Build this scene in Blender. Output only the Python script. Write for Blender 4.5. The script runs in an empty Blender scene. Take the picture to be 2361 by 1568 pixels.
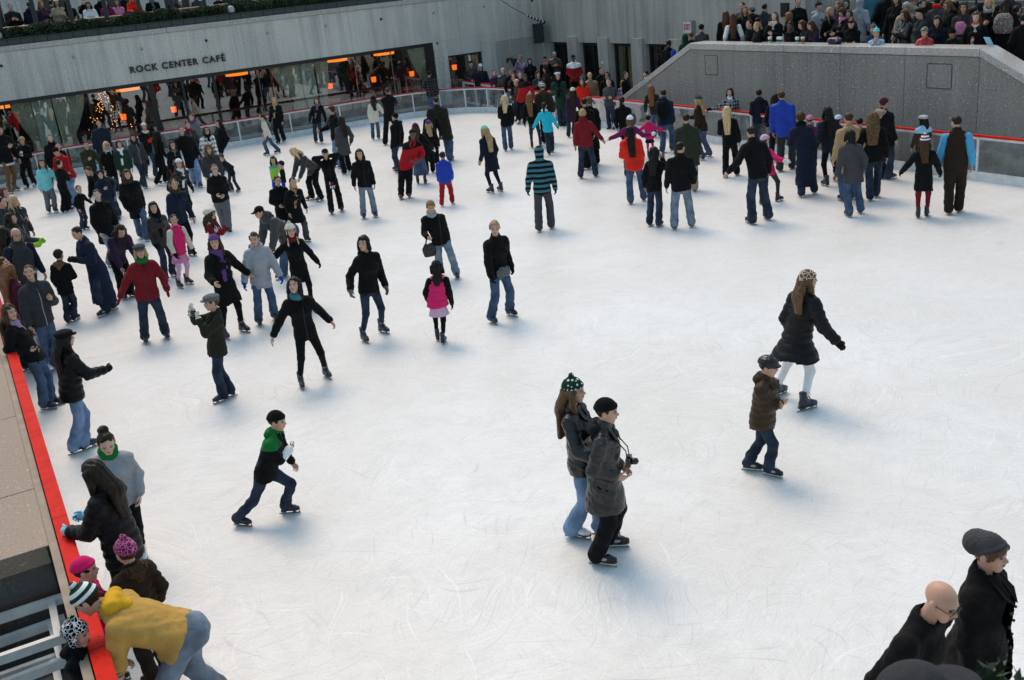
import bpy, math, random
import numpy as np
from mathutils import Vector, Matrix
S_ = bpy.context.scene
COL = S_.collection
RAD = math.radians
rng = np.random.default_rng(7)
random.seed(7)

# ------------------------------------------------------------------ camera, sky, sun, exposure
W_, H_ = 2361.0, 1568.0                      # pixel frame in which the photograph was measured
F_ = 2354.56
CAM = np.array([0.0, 0.0, 5.5028])
FW = np.array([0.4296, 0.8358, -0.3418]); FW /= np.linalg.norm(FW)
IX = np.array([0.8681, -0.4865, -0.0987]); IX -= FW * (IX @ FW); IX /= np.linalg.norm(IX)
IY = np.cross(FW, IX)
cam_d = bpy.data.cameras.new('camera')
cam_d.sensor_width = 36.0
cam_d.lens = 36.0 * F_ / W_
cam_d.clip_end = 400.0
cam_d.dof.use_dof = True
cam_d.dof.focus_distance = 17.0
cam_d.dof.aperture_fstop = 7.0
cam = bpy.data.objects.new('camera', cam_d)
COL.objects.link(cam)
M_ = Matrix(((IX[0], -IY[0], -FW[0], CAM[0]), (IX[1], -IY[1], -FW[1], CAM[1]), (IX[2], -IY[2], -FW[2], CAM[2]), (0, 0, 0, 1)))
cam.matrix_world = M_
S_.camera = cam

world = bpy.data.worlds.new("World")
S_.world = world
world.use_nodes = True
SUN_EL, SUN_AZ = RAD(58), RAD(8)             # sun stands behind the cafe wall
nt = world.node_tree
bg = nt.nodes['Background']
sky = nt.nodes.new('ShaderNodeTexSky')
sky.sky_type = 'NISHITA'
sky.sun_disc = False
sky.sun_elevation = SUN_EL
sky.sun_rotation = SUN_AZ
sky.air_density = 1.0
sky.dust_density = 2.0
sky.ozone_density = 0.0
hsv = nt.nodes.new('ShaderNodeHueSaturation')
hsv.inputs['Saturation'].default_value = 0.92
hsv.inputs['Hue'].default_value = 0.468
nt.links.new(sky.outputs[0], hsv.inputs['Color'])
nt.links.new(hsv.outputs[0], bg.inputs['Color'])
bg.inputs['Strength'].default_value = 0.15
sun_d = bpy.data.lights.new('sun', 'SUN')
sun_d.energy = 1.1
sun_d.angle = RAD(25)
sun_d.color = (1.0, 0.80, 0.55)
sun = bpy.data.objects.new('sun', sun_d)
COL.objects.link(sun)
sd = Vector((math.sin(SUN_AZ) * math.cos(SUN_EL), math.cos(SUN_AZ) * math.cos(SUN_EL), math.sin(SUN_EL)))
sun.rotation_euler = (-sd).to_track_quat('-Z', 'Y').to_euler()
S_.view_settings.view_transform = 'Standard'
S_.view_settings.look = 'None'
S_.view_settings.exposure = 0.40
S_.view_settings.gamma = 1.0
S_.render.engine = 'CYCLES'
S_.cycles.max_bounces = 8
S_.cycles.transparent_max_bounces = 16
S_.cycles.diffuse_bounces = 3
S_.cycles.glossy_bounces = 3

def ray(x, y):
    d = FW * F_ + IX * (x - W_ / 2) + IY * (y - H_ / 2)
    return d / np.linalg.norm(d)
def at_z(x, y, z=0.0):
    d = ray(x, y); return CAM + d * ((z - CAM[2]) / d[2])
def at_Y(x, y, Y):
    d = ray(x, y); return CAM + d * (Y / d[1])
def at_X(x, y, X):
    d = ray(x, y); return CAM + d * (X / d[0])

# ------------------------------------------------------------------ colours and materials
CL = dict(black=(.0055, .0055, .006), offblack=(.011, .011, .012), char=(.035, .036, .04), dgrey=(.06, .06, .063), grey=(.13, .13, .14), lgrey=(.33, .34, .37),
    silver=(.45, .46, .48), white=(.78, .78, .79), cream=(.66, .62, .52), navy=(.012, .017, .036), dnavy=(.009, .012, .024), blue=(.02, .05, .42), royal=(.018, .05, .38),
    denim=(.036, .060, .110), djeans=(.014, .021, .038), ljeans=(.115, .18, .29), fjeans=(.12, .15, .19), red=(.38, .012, .016), dred=(.19, .012, .018), scarlet=(.68, .022, .01),
    pink=(.62, .22, .38), hotpink=(.66, .015, .13), lpink=(.66, .42, .58), magenta=(.18, .012, .085), purple=(.12, .05, .19), lilac=(.34, .22, .36), dpurple=(.035, .018, .04),
    maroon=(.075, .012, .03), brown=(.055, .032, .018), dbrown=(.026, .016, .010), lbrown=(.17, .085, .04), khaki=(.26, .165, .075), tan=(.42, .28, .14), beige=(.36, .29, .21), olive=(.03, .036, .022),
    dolive=(.022, .022, .015), green=(.01, .16, .035), dgreen=(.012, .04, .026), lime=(.32, .6, .04), teal=(.05, .17, .21), aqua=(.20, .60, .62), mint=(.26, .62, .46), cyan=(.02, .50, .66),
    sky=(.09, .36, .62), lsky=(.30, .60, .80), yellow=(.50, .295, .075), gold=(.66, .36, .02), orange=(.75, .12, .02), lav=(.48, .47, .66),
    stubble=(.26, .16, .115), skin=(.56, .33, .235), pale=(.66, .42, .33), dskin=(.15, .075, .045), tanskin=(.40, .215, .135),
    hblack=(.010, .008, .007), hdark=(.022, .014, .010), hbrown=(.055, .028, .014), hauburn=(.085, .034, .016), hred=(.19, .08, .035), hblond=(.58, .41, .22), hdblond=(.36, .235, .12), hgrey=(.34, .33, .32), hlbrown=(.12, .066, .032))
_mc = {}
def mnew(name):
    m = bpy.data.materials.new(name); m.use_nodes = True
    n = m.node_tree
    return m, n, n.nodes['Principled BSDF']
def nd(n, t, **k):
    x = n.nodes.new(t)
    for a, b in k.items():
        if a in x.inputs: x.inputs[a].default_value = b
        else: setattr(x, a, b)
    return x
def lk(n, a, b): n.links.new(a, b)
def c4(c): return (c[0], c[1], c[2], 1.0)
def mixc(n, fac, a, b, mode='MIX'):
    m = n.nodes.new('ShaderNodeMix'); m.data_type = 'RGBA'; m.blend_type = mode
    for idx, v in ((0, fac), (6, a), (7, b)):
        if hasattr(v, 'is_linked') or isinstance(v, bpy.types.NodeSocket): n.links.new(v, m.inputs[idx])
        elif isinstance(v, (int, float)): m.inputs[idx].default_value = v
        else: m.inputs[idx].default_value = c4(v) if len(v) == 3 else v
    return m.outputs[2]
def ramp(n, src, p0, p1, c0=(0, 0, 0, 1), c1=(1, 1, 1, 1)):
    r = n.nodes.new('ShaderNodeValToRGB')
    r.color_ramp.elements[0].position = p0; r.color_ramp.elements[1].position = p1
    r.color_ramp.elements[0].color = c0; r.color_ramp.elements[1].color = c1
    n.links.new(src, r.inputs[0]); return r.outputs[0]
def mth(n, op, a, b=0.0, c=None):
    m = n.nodes.new('ShaderNodeMath'); m.operation = op
    for i, v in enumerate((a, b, c)):
        if v is None: continue
        if isinstance(v, bpy.types.NodeSocket): n.links.new(v, m.inputs[i])
        else: m.inputs[i].default_value = v
    return m.outputs[0]
def bump(n, bs, h, strength=.3, dist=.01):
    b = nd(n, 'ShaderNodeBump'); b.inputs['Strength'].default_value = strength; b.inputs['Distance'].default_value = dist
    lk(n, h, b.inputs['Height']); lk(n, b.outputs[0], bs.inputs['Normal'])
def objco(n): return nd(n, 'ShaderNodeTexCoord').outputs['Object']

def fab(kind, c1, c2=None):
    """clothing, hair and skin materials; attribute lc = coordinates that ride on the torso / head"""
    key = (kind, c1, c2)
    if key in _mc: return _mc[key]
    a = CL[c1]; b = CL[c2] if c2 else a
    m, n, bs = mnew('%s %s%s' % (kind, c1, ' ' + c2 if c2 else ''))
    co = objco(n)
    at = nd(n, 'ShaderNodeAttribute', attribute_name='lc').outputs['Vector']
    sep = nd(n, 'ShaderNodeSeparateXYZ'); lk(n, at, sep.inputs[0])
    X, Y, Z = sep.outputs[0], sep.outputs[1], sep.outputs[2]
    rough = .88
    col = None
    if kind in ('plaid', 'check'):
        def bars(s, f, w):
            return mth(n, 'LESS_THAN', mth(n, 'FRACT', mth(n, 'MULTIPLY_ADD', s, f, 10.13)), w)
        fx, fz = (16, 16) if kind == 'plaid' else (13, 13)
        s = mth(n, 'ADD', X, mth(n, 'MULTIPLY', Y, .8))
        f = mth(n, 'MULTIPLY', mth(n, 'ADD', bars(s, fx, .42), bars(Z, fz, .42)), .5)
        col = mixc(n, f, a, b)
    elif kind == 'stripes':
        col = mixc(n, mth(n, 'LESS_THAN', mth(n, 'FRACT', mth(n, 'MULTIPLY_ADD', Z, 15.5, .3)), .5), a, b)
    elif kind == 'hstripes':
        col = mixc(n, mth(n, 'LESS_THAN', mth(n, 'FRACT', mth(n, 'MULTIPLY_ADD', Z, 4.2, 10.25)), .5), a, b)
    elif kind == 'yoke':
        col = mixc(n, mth(n, 'GREATER_THAN', mth(n, 'ADD', Z, mth(n, 'MULTIPLY', mth(n, 'ABSOLUTE', X), -.12)), .735), a, b)
    elif kind == 'dots':
        v = nd(n, 'ShaderNodeTexVoronoi'); v.inputs['Scale'].default_value = 5.5; v.inputs['Randomness'].default_value = .25; lk(n, at, v.inputs['Vector'])
        col = mixc(n, mth(n, 'LESS_THAN', v.outputs['Distance'], .3), a, b)
    elif kind == 'pattern':
        v = nd(n, 'ShaderNodeTexVoronoi', feature='DISTANCE_TO_EDGE'); v.inputs['Scale'].default_value = 4.2 if c1 in ('lbrown',) else 7.5 if c1 in ('magenta', 'black') else 14; lk(n, at, v.inputs['Vector'])
        col = mixc(n, ramp(n, v.outputs['Distance'], .045, .07, (1, 1, 1, 1), (0, 0, 0, 1)), a, b)
    ns = nd(n, 'ShaderNodeTexNoise', Scale=9.0, Detail=4.0); lk(n, co, ns.inputs['Vector'])
    base = col if col is not None else a
    if kind == 'denim':
        rough = .85
        ns.inputs['Scale'].default_value = 5.0
        base = mixc(n, ramp(n, ns.outputs['Fac'], .38, .72), a, tuple(min(1, v * 2.0 + .015) for v in a))
    else:
        k = 1.08
        dark = mixc(n, 1.0, base, (.91, .91, .91), 'MULTIPLY') if kind != 'skin' else mixc(n, 1.0, base, (.93, .88, .86), 'MULTIPLY')
        lite = mixc(n, 1.0, base, (k, k, k), 'MULTIPLY')
        base = mixc(n, ramp(n, ns.outputs['Fac'], .3, .7), dark, lite)
    if kind == 'skin':
        rough = .5
        bs.inputs['Subsurface Weight'].default_value = 0.0
    elif kind in ('hair', 'chair'):
        rough = .42 if kind == 'hair' else .6
        st = nd(n, 'ShaderNodeMapping'); st.inputs['Scale'].default_value = (60, 60, 6) if kind == 'hair' else (30, 30, 26)
        lk(n, co, st.inputs['Vector'])
        n2 = nd(n, 'ShaderNodeTexNoise', Scale=1.0, Detail=3.0, Distortion=1.0); lk(n, st.outputs[0], n2.inputs['Vector'])
        base = mixc(n, ramp(n, n2.outputs['Fac'], .35, .65), tuple(v * .6 for v in a), tuple(min(1, v * 1.5) for v in a))
        bump(n, bs, n2.outputs['Fac'], .5, .01)
    elif kind == 'leather':
        rough = .34
        n2 = nd(n, 'ShaderNodeTexNoise', Scale=14.0, Detail=5.0, Distortion=.8); lk(n, co, n2.inputs['Vector'])
        bump(n, bs, n2.outputs['Fac'], .55, .03)
        bs.inputs['Specular IOR Level'].default_value = .55
    elif kind in ('puffer', 'shiny'):
        rough = .48 if kind == 'puffer' else .25
        n2 = nd(n, 'ShaderNodeTexNoise', Scale=22.0, Detail=4.0, Distortion=.6); lk(n, co, n2.inputs['Vector'])
        bump(n, bs, n2.outputs['Fac'], .5, .02)
    elif kind in ('knit', 'hstripes', 'dots'):
        n2 = nd(n, 'ShaderNodeTexNoise', Scale=90.0, Detail=2.0); lk(n, co, n2.inputs['Vector'])
        bump(n, bs, n2.outputs['Fac'], .7, .01)
        rough = .95
    elif kind == 'fur':
        n2 = nd(n, 'ShaderNodeTexNoise', Scale=70.0, Detail=4.0); lk(n, co, n2.inputs['Vector'])
        base = mixc(n, ramp(n, n2.outputs['Fac'], .38, .62), tuple(v * .45 for v in a), tuple(min(1, v * 1.7) for v in a))
        bump(n, bs, n2.outputs['Fac'], 1.0, .03); rough = 1.0
    elif kind == 'plain':
        pass
    else:
        n2 = nd(n, 'ShaderNodeTexNoise', Scale=16.0, Detail=5.0, Distortion=.5); lk(n, co, n2.inputs['Vector'])
        n3 = nd(n, 'ShaderNodeTexNoise', Scale=220.0, Detail=1.0); lk(n, co, n3.inputs['Vector'])
        bump(n, bs, mth(n, 'MULTIPLY_ADD', n3.outputs['Fac'], .15, n2.outputs['Fac']), .45, .03)
        if kind == 'zip':
            z = mth(n, 'MULTIPLY', mth(n, 'LESS_THAN', mth(n, 'ABSOLUTE', X), .004), mth(n, 'GREATER_THAN', Y, 0.0))
            base = mixc(n, z, base, b)
    if isinstance(base, bpy.types.NodeSocket): lk(n, base, bs.inputs['Base Color'])
    else: bs.inputs['Base Color'].default_value = c4(base)
    bs.inputs['Roughness'].default_value = rough
    if kind not in ('skin', 'hair', 'leather', 'puffer', 'shiny', 'plain'): bs.inputs['Sheen Weight'].default_value = .02
    if kind not in ('leather', 'shiny', 'skin'): bs.inputs['Specular IOR Level'].default_value = .16
    _mc[key] = m
    return m
def flat(name, c, rough=.5, metal=0.0, spec=.5, emit=None):
    key = (name,)
    if key in _mc: return _mc[key]
    m, n, bs = mnew(name)
    bs.inputs['Base Color'].default_value = c4(c); bs.inputs['Roughness'].default_value = rough
    bs.inputs['Metallic'].default_value = metal; bs.inputs['Specular IOR Level'].default_value = spec
    if emit:
        bs.inputs['Emission Color'].default_value = c4(emit[0]); bs.inputs['Emission Strength'].default_value = emit[1]
    else:
        ns = nd(n, 'ShaderNodeTexNoise', Scale=6.0, Detail=6.0); lk(n, objco(n), ns.inputs['Vector'])
        lk(n, mixc(n, ramp(n, ns.outputs['Fac'], .3, .7), tuple(v * .82 for v in c), tuple(min(1, v * 1.12) for v in c)), bs.inputs['Base Color'])
    _mc[key] = m
    return m

# ------------------------------------------------------------------ mesh helpers
class MB:
    """collects pieces that become one mesh"""
    def __init__(s): s.v = []; s.f = []; s.n = 0; s.mi = []; s.lc = []; s.haslc = False
    def add(s, v, f, mi=0, lc=None):
        v = np.asarray(v, float).reshape(-1, 3); f = np.asarray(f, int)
        if len(v) == 0 or len(f) == 0: return
        if f.shape[1] == 3: f = np.concatenate([f, f[:, 2:3]], 1)
        s.v.append(v); s.f.append(f + s.n); s.mi.append(np.full(len(f), mi)); s.n += len(v)
        if lc is not None: s.haslc = True; s.lc.append(lc)
        else: s.lc.append(np.zeros((len(v), 3)))
    def mesh(s, name, mats, smooth=True):
        v = np.concatenate(s.v); f = np.concatenate(s.f); mi = np.concatenate(s.mi)
        tri = f[:, 2] == f[:, 3]
        tot = np.where(tri, 3, 4); st = np.concatenate([[0], np.cumsum(tot)[:-1]])
        mask = np.ones(f.shape, bool); mask[tri, 3] = False
        loops = f[mask]
        me = bpy.data.meshes.new(name)
        me.vertices.add(len(v)); me.vertices.foreach_set('co', v.astype(np.float32).ravel())
        me.loops.add(len(loops)); me.loops.foreach_set('vertex_index', loops.astype(np.int32))
        me.polygons.add(len(f)); me.polygons.foreach_set('loop_start', st.astype(np.int32)); me.polygons.foreach_set('loop_total', tot.astype(np.int32))
        me.polygons.foreach_set('use_smooth', np.full(len(f), smooth)); me.polygons.foreach_set('material_index', mi.astype(np.int32))
        me.update(calc_edges=True)
        if s.haslc:
            a = me.attributes.new('lc', 'FLOAT_VECTOR', 'POINT'); a.data.foreach_set('vector', np.concatenate(s.lc).astype(np.float32).ravel())
        for m in (mats if isinstance(mats, (list, tuple)) else [mats]): me.materials.append(m)
        return me
    def obj(s, name, mats, parent=None, smooth=True):
        return link(name, s.mesh(name, mats, smooth), parent)
    def box(s, x0, x1, y0, y1, z0, z1, mi=0):
        v = [(x, y, z) for x in (x0, x1) for y in (y0, y1) for z in (z0, z1)]
        s.add(v, [(0, 1, 3, 2), (4, 6, 7, 5), (0, 4, 5, 1), (2, 3, 7, 6), (0, 2, 6, 4), (1, 5, 7, 3)], mi)
    def beam(s, a, b, w, h, mi=0, up=(0, 0, 1)):
        a = np.array(a, float); b = np.array(b, float); d = b - a; d /= np.linalg.norm(d)
        u = np.array(up, float); r = np.cross(d, u); r /= np.linalg.norm(r); u = np.cross(r, d)
        v = [p + r * sx * w / 2 + u * sz * h / 2 for p in (a, b) for sx in (-1, 1) for sz in (-1, 1)]
        s.add(v, [(0, 1, 3, 2), (4, 6, 7, 5), (0, 4, 5, 1), (2, 3, 7, 6), (0, 2, 6, 4), (1, 5, 7, 3)], mi)
    def tube(s, pts, rad, k=6, mi=0, cap=True, lc=None):
        pts = np.asarray(pts, float); m = len(pts); rad = np.broadcast_to(np.asarray(rad, float), (m,))
        t = np.gradient(pts, axis=0); t /= np.linalg.norm(t, axis=1)[:, None] + 1e-9
        ref = np.array([0, 0, 1.0]) if abs(t[0][2]) < .9 else np.array([1.0, 0, 0])
        vs = []
        for i in range(m):
            r = np.cross(t[i], ref); r /= np.linalg.norm(r) + 1e-9; u = np.cross(r, t[i]); ref = u
            an = np.arange(k) * 2 * np.pi / k
            vs.append(pts[i] + rad[i] * (np.cos(an)[:, None] * r + np.sin(an)[:, None] * u))
        vs = np.concatenate(vs); fs = []
        for i in range(m - 1):
            for j in range(k): fs.append((i * k + j, i * k + (j + 1) % k, (i + 1) * k + (j + 1) % k, (i + 1) * k + j))
        if cap:
            n0 = len(vs); vs = np.concatenate([vs, [pts[0] - t[0] * rad[0] * .4, pts[-1] + t[-1] * rad[-1] * .6]])
            for j in range(k):
                fs.append((n0, (j + 1) % k, j, j)); fs.append((n0 + 1, (m - 1) * k + j, (m - 1) * k + (j + 1) % k, (m - 1) * k + (j + 1) % k))
        s.add(vs, fs, mi)
    def ball(s, c, r, mi=0, nu=8, nv=5, R=None):
        """ellipsoid; r = radii, R = 3x3 axes as rows"""
        r = np.broadcast_to(np.asarray(r, float), (3,)); vs = [(0, 0, -1)]
        for j in range(1, nv):
            ph = -np.pi / 2 + np.pi * j / nv
            for i in range(nu):
                th = 2 * np.pi * i / nu; vs.append((math.cos(ph) * math.cos(th), math.cos(ph) * math.sin(th), math.sin(ph)))
        vs.append((0, 0, 1)); v = np.array(vs) * r
        if R is not None: v = v @ np.asarray(R)
        fs = []
        for i in range(nu): fs.append((0, 1 + (i + 1) % nu, 1 + i, 1 + i))
        for j in range(nv - 2):
            for i in range(nu):
                a = 1 + j * nu + i; b = 1 + j * nu + (i + 1) % nu; fs.append((a, b, b + nu, a + nu))
        L = len(vs) - 1; o = 1 + (nv - 2) * nu
        for i in range(nu): fs.append((L, o + i, o + (i + 1) % nu, o + (i + 1) % nu))
        s.add(v + np.asarray(c, float), fs, mi)
    def lathe(s, prof, k=16, c=(0, 0, 0), mi=0):
        vs = []; fs = []
        for r, z in prof:
            for j in range(k): vs.append((c[0] + r * math.cos(2 * math.pi * j / k), c[1] + r * math.sin(2 * math.pi * j / k), c[2] + z))
        for i in range(len(prof) - 1):
            for j in range(k): fs.append((i * k + j, i * k + (j + 1) % k, (i + 1) * k + (j + 1) % k, (i + 1) * k + j))
        s.add(vs, fs, mi)
    def xf(s, R, t):
        s.v = [v @ np.asarray(R).T + np.asarray(t) for v in s.v]; return s
def link(name, data, parent=None):
    o = bpy.data.objects.new(name, data); COL.objects.link(o)
    if parent is not None: o.parent = parent
    return o
def tag(o, label, cat, group=None):
    o['label'] = label; o['category'] = cat
    if group: o['group'] = group
    return o
def empty(name, loc=(0, 0, 0), rz=0.0, label=None, cat=None, group=None):
    o = link(name, None); o.location = loc; o.rotation_euler = (0, 0, rz); o.empty_display_size = .2
    if label: tag(o, label, cat, group)
    return o
def boxo(name, x0, x1, y0, y1, z0, z1, m, parent=None, bev=0.0):
    b = MB(); b.box(x0, x1, y0, y1, z0, z1); o = b.obj(name, m, parent, False)
    if bev:
        q = o.modifiers.new('bevel', 'BEVEL'); q.width = bev; q.segments = 2
    return o

# ------------------------------------------------------------------ signed-distance modelling
def cap(P, a, b, ra, rb, ax=None, k=1.0):
    """tapered capsule, thinned by k along ax"""
    a = np.asarray(a, np.float32); b = np.asarray(b, np.float32); ab = b - a
    q = P - a; t = np.clip((q @ ab) / max(float(ab @ ab), 1e-9), 0, 1)
    q = q - t[..., None] * ab
    if ax is not None:
        ax = np.asarray(ax, np.float32); q = q + (k - 1.0) * (q @ ax)[..., None] * ax
    return np.sqrt((q * q).sum(-1)) - (ra + (rb - ra) * t)
def ell(P, c, r, R=None):
    q = P - np.asarray(c, np.float32)
    if R is not None: q = q @ np.asarray(R, np.float32).T
    q = q / np.asarray(r, np.float32); L = np.sqrt((q * q).sum(-1)); return (L - 1) * float(min(r))
def smin(a, b, k):
    h = np.clip(.5 + .5 * (b - a) / k, 0, 1); return b + (a - b) * h - k * h * (1 - h)
def smax(a, b, k): return -smin(-a, -b, k)
_E = [(0, 1), (2, 3), (4, 5), (6, 7), (0, 2), (1, 3), (4, 6), (5, 7), (0, 4), (1, 5), (2, 6), (3, 7)]
_C = np.array([(i >> 2 & 1, i >> 1 & 1, i & 1) for i in range(8)])
def snet(F, xs, ys, zs):
    ins = F < 0
    cs = sum(ins[c[0]:ins.shape[0] - 1 + c[0], c[1]:ins.shape[1] - 1 + c[1], c[2]:ins.shape[2] - 1 + c[2]].astype(np.int8) for c in _C)
    I = np.argwhere((cs > 0) & (cs < 8))
    if len(I) == 0: return np.zeros((0, 3)), np.zeros((0, 4), int)
    idx = np.full(cs.shape, -1, np.int64); idx[I[:, 0], I[:, 1], I[:, 2]] = np.arange(len(I))
    val = np.stack([F[I[:, 0] + c[0], I[:, 1] + c[1], I[:, 2] + c[2]] for c in _C], 1)
    acc = np.zeros((len(I), 3)); cnt = np.zeros(len(I))
    for e0, e1 in _E:
        v0, v1 = val[:, e0], val[:, e1]; m = (v0 < 0) != (v1 < 0)
        t = np.where(m, v0 / np.where(m, v0 - v1, 1), 0)
        acc += np.where(m[:, None], _C[e0] + t[:, None] * (_C[e1] - _C[e0]), 0); cnt += m
    acc /= cnt[:, None]
    V = np.stack([(lambda g, i, fr: g[i] + fr * (g[i + 1] - g[i]))(g, I[:, d], acc[:, d]) for d, g in enumerate((xs, ys, zs))], 1)
    Q = []
    for d in range(3):
        o1, o2 = (d + 1) % 3, (d + 2) % 3
        sl0 = [slice(1, -1)] * 3; sl1 = [slice(1, -1)] * 3; sl0[d] = slice(0, -1); sl1[d] = slice(1, None)
        A = ins[tuple(sl0)]; B = ins[tuple(sl1)]
        for fl in (0, 1):
            E = np.argwhere((A != B) & (A == bool(fl)))
            if len(E) == 0: continue
            for q in (o1, o2): E[:, q] += 1
            def g(da, db):
                G = E.copy(); G[:, o1] -= da; G[:, o2] -= db; return idx[G[:, 0], G[:, 1], G[:, 2]]
            q = np.stack([g(1, 1), g(0, 1), g(0, 0), g(1, 0)], 1)
            Q.append(q if fl else q[:, ::-1])
    return V, np.concatenate(Q)
def axis_(lo, hi, h, fine=None):
    g = list(np.arange(lo, hi + h, h))
    if fine:
        a, b, hf = fine
        g = [v for v in g if v < a - hf or v > b + hf] + list(np.arange(a, b + hf * .5, hf))
    return np.array(sorted(g), np.float32)
def grid(lo, hi, h, fine=None):
    ax = [axis_(lo[d] - h * 1.6, hi[d] + h * 1.6, h, (fine[0][d], fine[1][d], fine[2]) if fine else None) for d in range(3)]
    P = np.stack(np.meshgrid(*ax, indexing='ij'), -1).astype(np.float32)
    return P, ax
def unit(v):
    v = np.asarray(v, float); return v / (np.linalg.norm(v) + 1e-12)
def rotm(ax, an):
    ax = unit(ax); K = np.array([[0, -ax[2], ax[1]], [ax[2], 0, -ax[0]], [-ax[1], ax[0], 0]])
    return np.eye(3) + math.sin(an) * K + (1 - math.cos(an)) * K @ K
def ik(a, c, l1, l2, pole):
    """middle joint of a two-bone limb from a towards c; returns (mid, end)"""
    a = np.asarray(a, float); c = np.asarray(c, float); d = c - a; L = np.linalg.norm(d); m = (l1 + l2) * .995
    if L > m: c = a + d * m / L; d = c - a; L = m
    x = (l1 * l1 - l2 * l2 + L * L) / (2 * L); h = math.sqrt(max(l1 * l1 - x * x, 0)); u = d / L
    p = np.asarray(pole, float); p = p - u * (p @ u); p = unit(p)
    return a + u * x + p * h, c
# ------------------------------------------------------------------ materials of the place
def granite(name, c, streak=.5, speck=.5, rough=.55, sc=1.0):
    m, n, bs = mnew(name); co = objco(n)
    v = nd(n, 'ShaderNodeTexNoise', Scale=26.0 * sc, Detail=3.0, Roughness=.7); lk(n, co, v.inputs['Vector'])
    v2 = nd(n, 'ShaderNodeTexNoise', Scale=13.0 * sc, Detail=2.0, Roughness=.8); lk(n, co, v2.inputs['Vector'])
    mp = nd(n, 'ShaderNodeMapping'); mp.inputs['Scale'].default_value = (3.2, 3.2, .16); lk(n, co, mp.inputs['Vector'])
    st = nd(n, 'ShaderNodeTexNoise', Scale=1.0, Detail=6.0, Roughness=.65); lk(n, mp.outputs[0], st.inputs['Vector'])
    mp2 = nd(n, 'ShaderNodeMapping'); mp2.inputs['Scale'].default_value = (11, 11, .22); lk(n, co, mp2.inputs['Vector'])
    st2 = nd(n, 'ShaderNodeTexNoise', Scale=1.0, Detail=3.0); lk(n, mp2.outputs[0], st2.inputs['Vector'])
    big = nd(n, 'ShaderNodeTexNoise', Scale=.55, Detail=4.0); lk(n, co, big.inputs['Vector'])
    base = mixc(n, ramp(n, v.outputs['Fac'], .30, .70), tuple(x * (1 - .5 * speck) for x in c), tuple(x * (1 + .45 * speck) for x in c))
    base = mixc(n, ramp(n, v2.outputs['Fac'], .62, .74), base, tuple(min(1, x * (1 + 1.5 * speck)) for x in c))
    base = mixc(n, ramp(n, v2.outputs['Fac'], .24, .34, (1, 1, 1, 1), (0, 0, 0, 1)), base, tuple(x * (1 - .65 * speck) for x in c))
    sm = mth(n, 'MULTIPLY', ramp(n, st.outputs['Fac'], .42, .72), streak)
    base = mixc(n, sm, base, tuple(x * q for x, q in zip(c, (.42, .44, .50))))
    sm2 = mth(n, 'MULTIPLY', ramp(n, st2.outputs['Fac'], .52, .66), streak * .55)
    base = mixc(n, sm2, base, tuple(x * q for x, q in zip(c, (.52, .49, .44))))
    base = mixc(n, mth(n, 'MULTIPLY', ramp(n, big.outputs['Fac'], .35, .7), .35), base, tuple(x * 1.35 for x in c))
    lk(n, base, bs.inputs['Base Color']); bs.inputs['Roughness'].default_value = rough
    bump(n, bs, v.outputs['Fac'], .25, .004)
    return m
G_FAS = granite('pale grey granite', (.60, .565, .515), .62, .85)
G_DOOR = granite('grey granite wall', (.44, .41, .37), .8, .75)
G_STAIR = granite('dark speckled granite', (.26, .243, .222), .4, 1.0, .38, .75)
G_COP = granite('light coping granite', (.43, .405, .375), .15, .75, .3)
G_SHELF = granite('brown granite slab', (.25, .185, .135), .0, .75, .5, 1.6)
G_STEP = granite('worn step stone', (.13, .125, .12), .3, .5)
G_FLOOR = granite('walkway paving', (.075, .072, .07), .0, .4, .5)
DARKM = flat('dark bronze metal', (.022, .021, .020), .45, .3)
PARA = flat('weathered lead panel', (.045, .052, .052), .55, .1)
WHITEM = flat('white painted aluminium', (.70, .71, .72), .35)
REDC = flat('red plastic cap', (.62, .016, .008), .6, 0, .10)
CRIM = flat('crimson plastic cap', (.40, .012, .025), .5, 0, .25)
KICK = flat('white kick board', (.68, .70, .71), .4)
STEELM = flat('brushed aluminium', (.42, .42, .42), .4, .6)
WOODR = flat('pale wooden rail', (.52, .36, .19), .4)
BLACKM = flat('matt black', (.012, .012, .012), .6)

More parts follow.
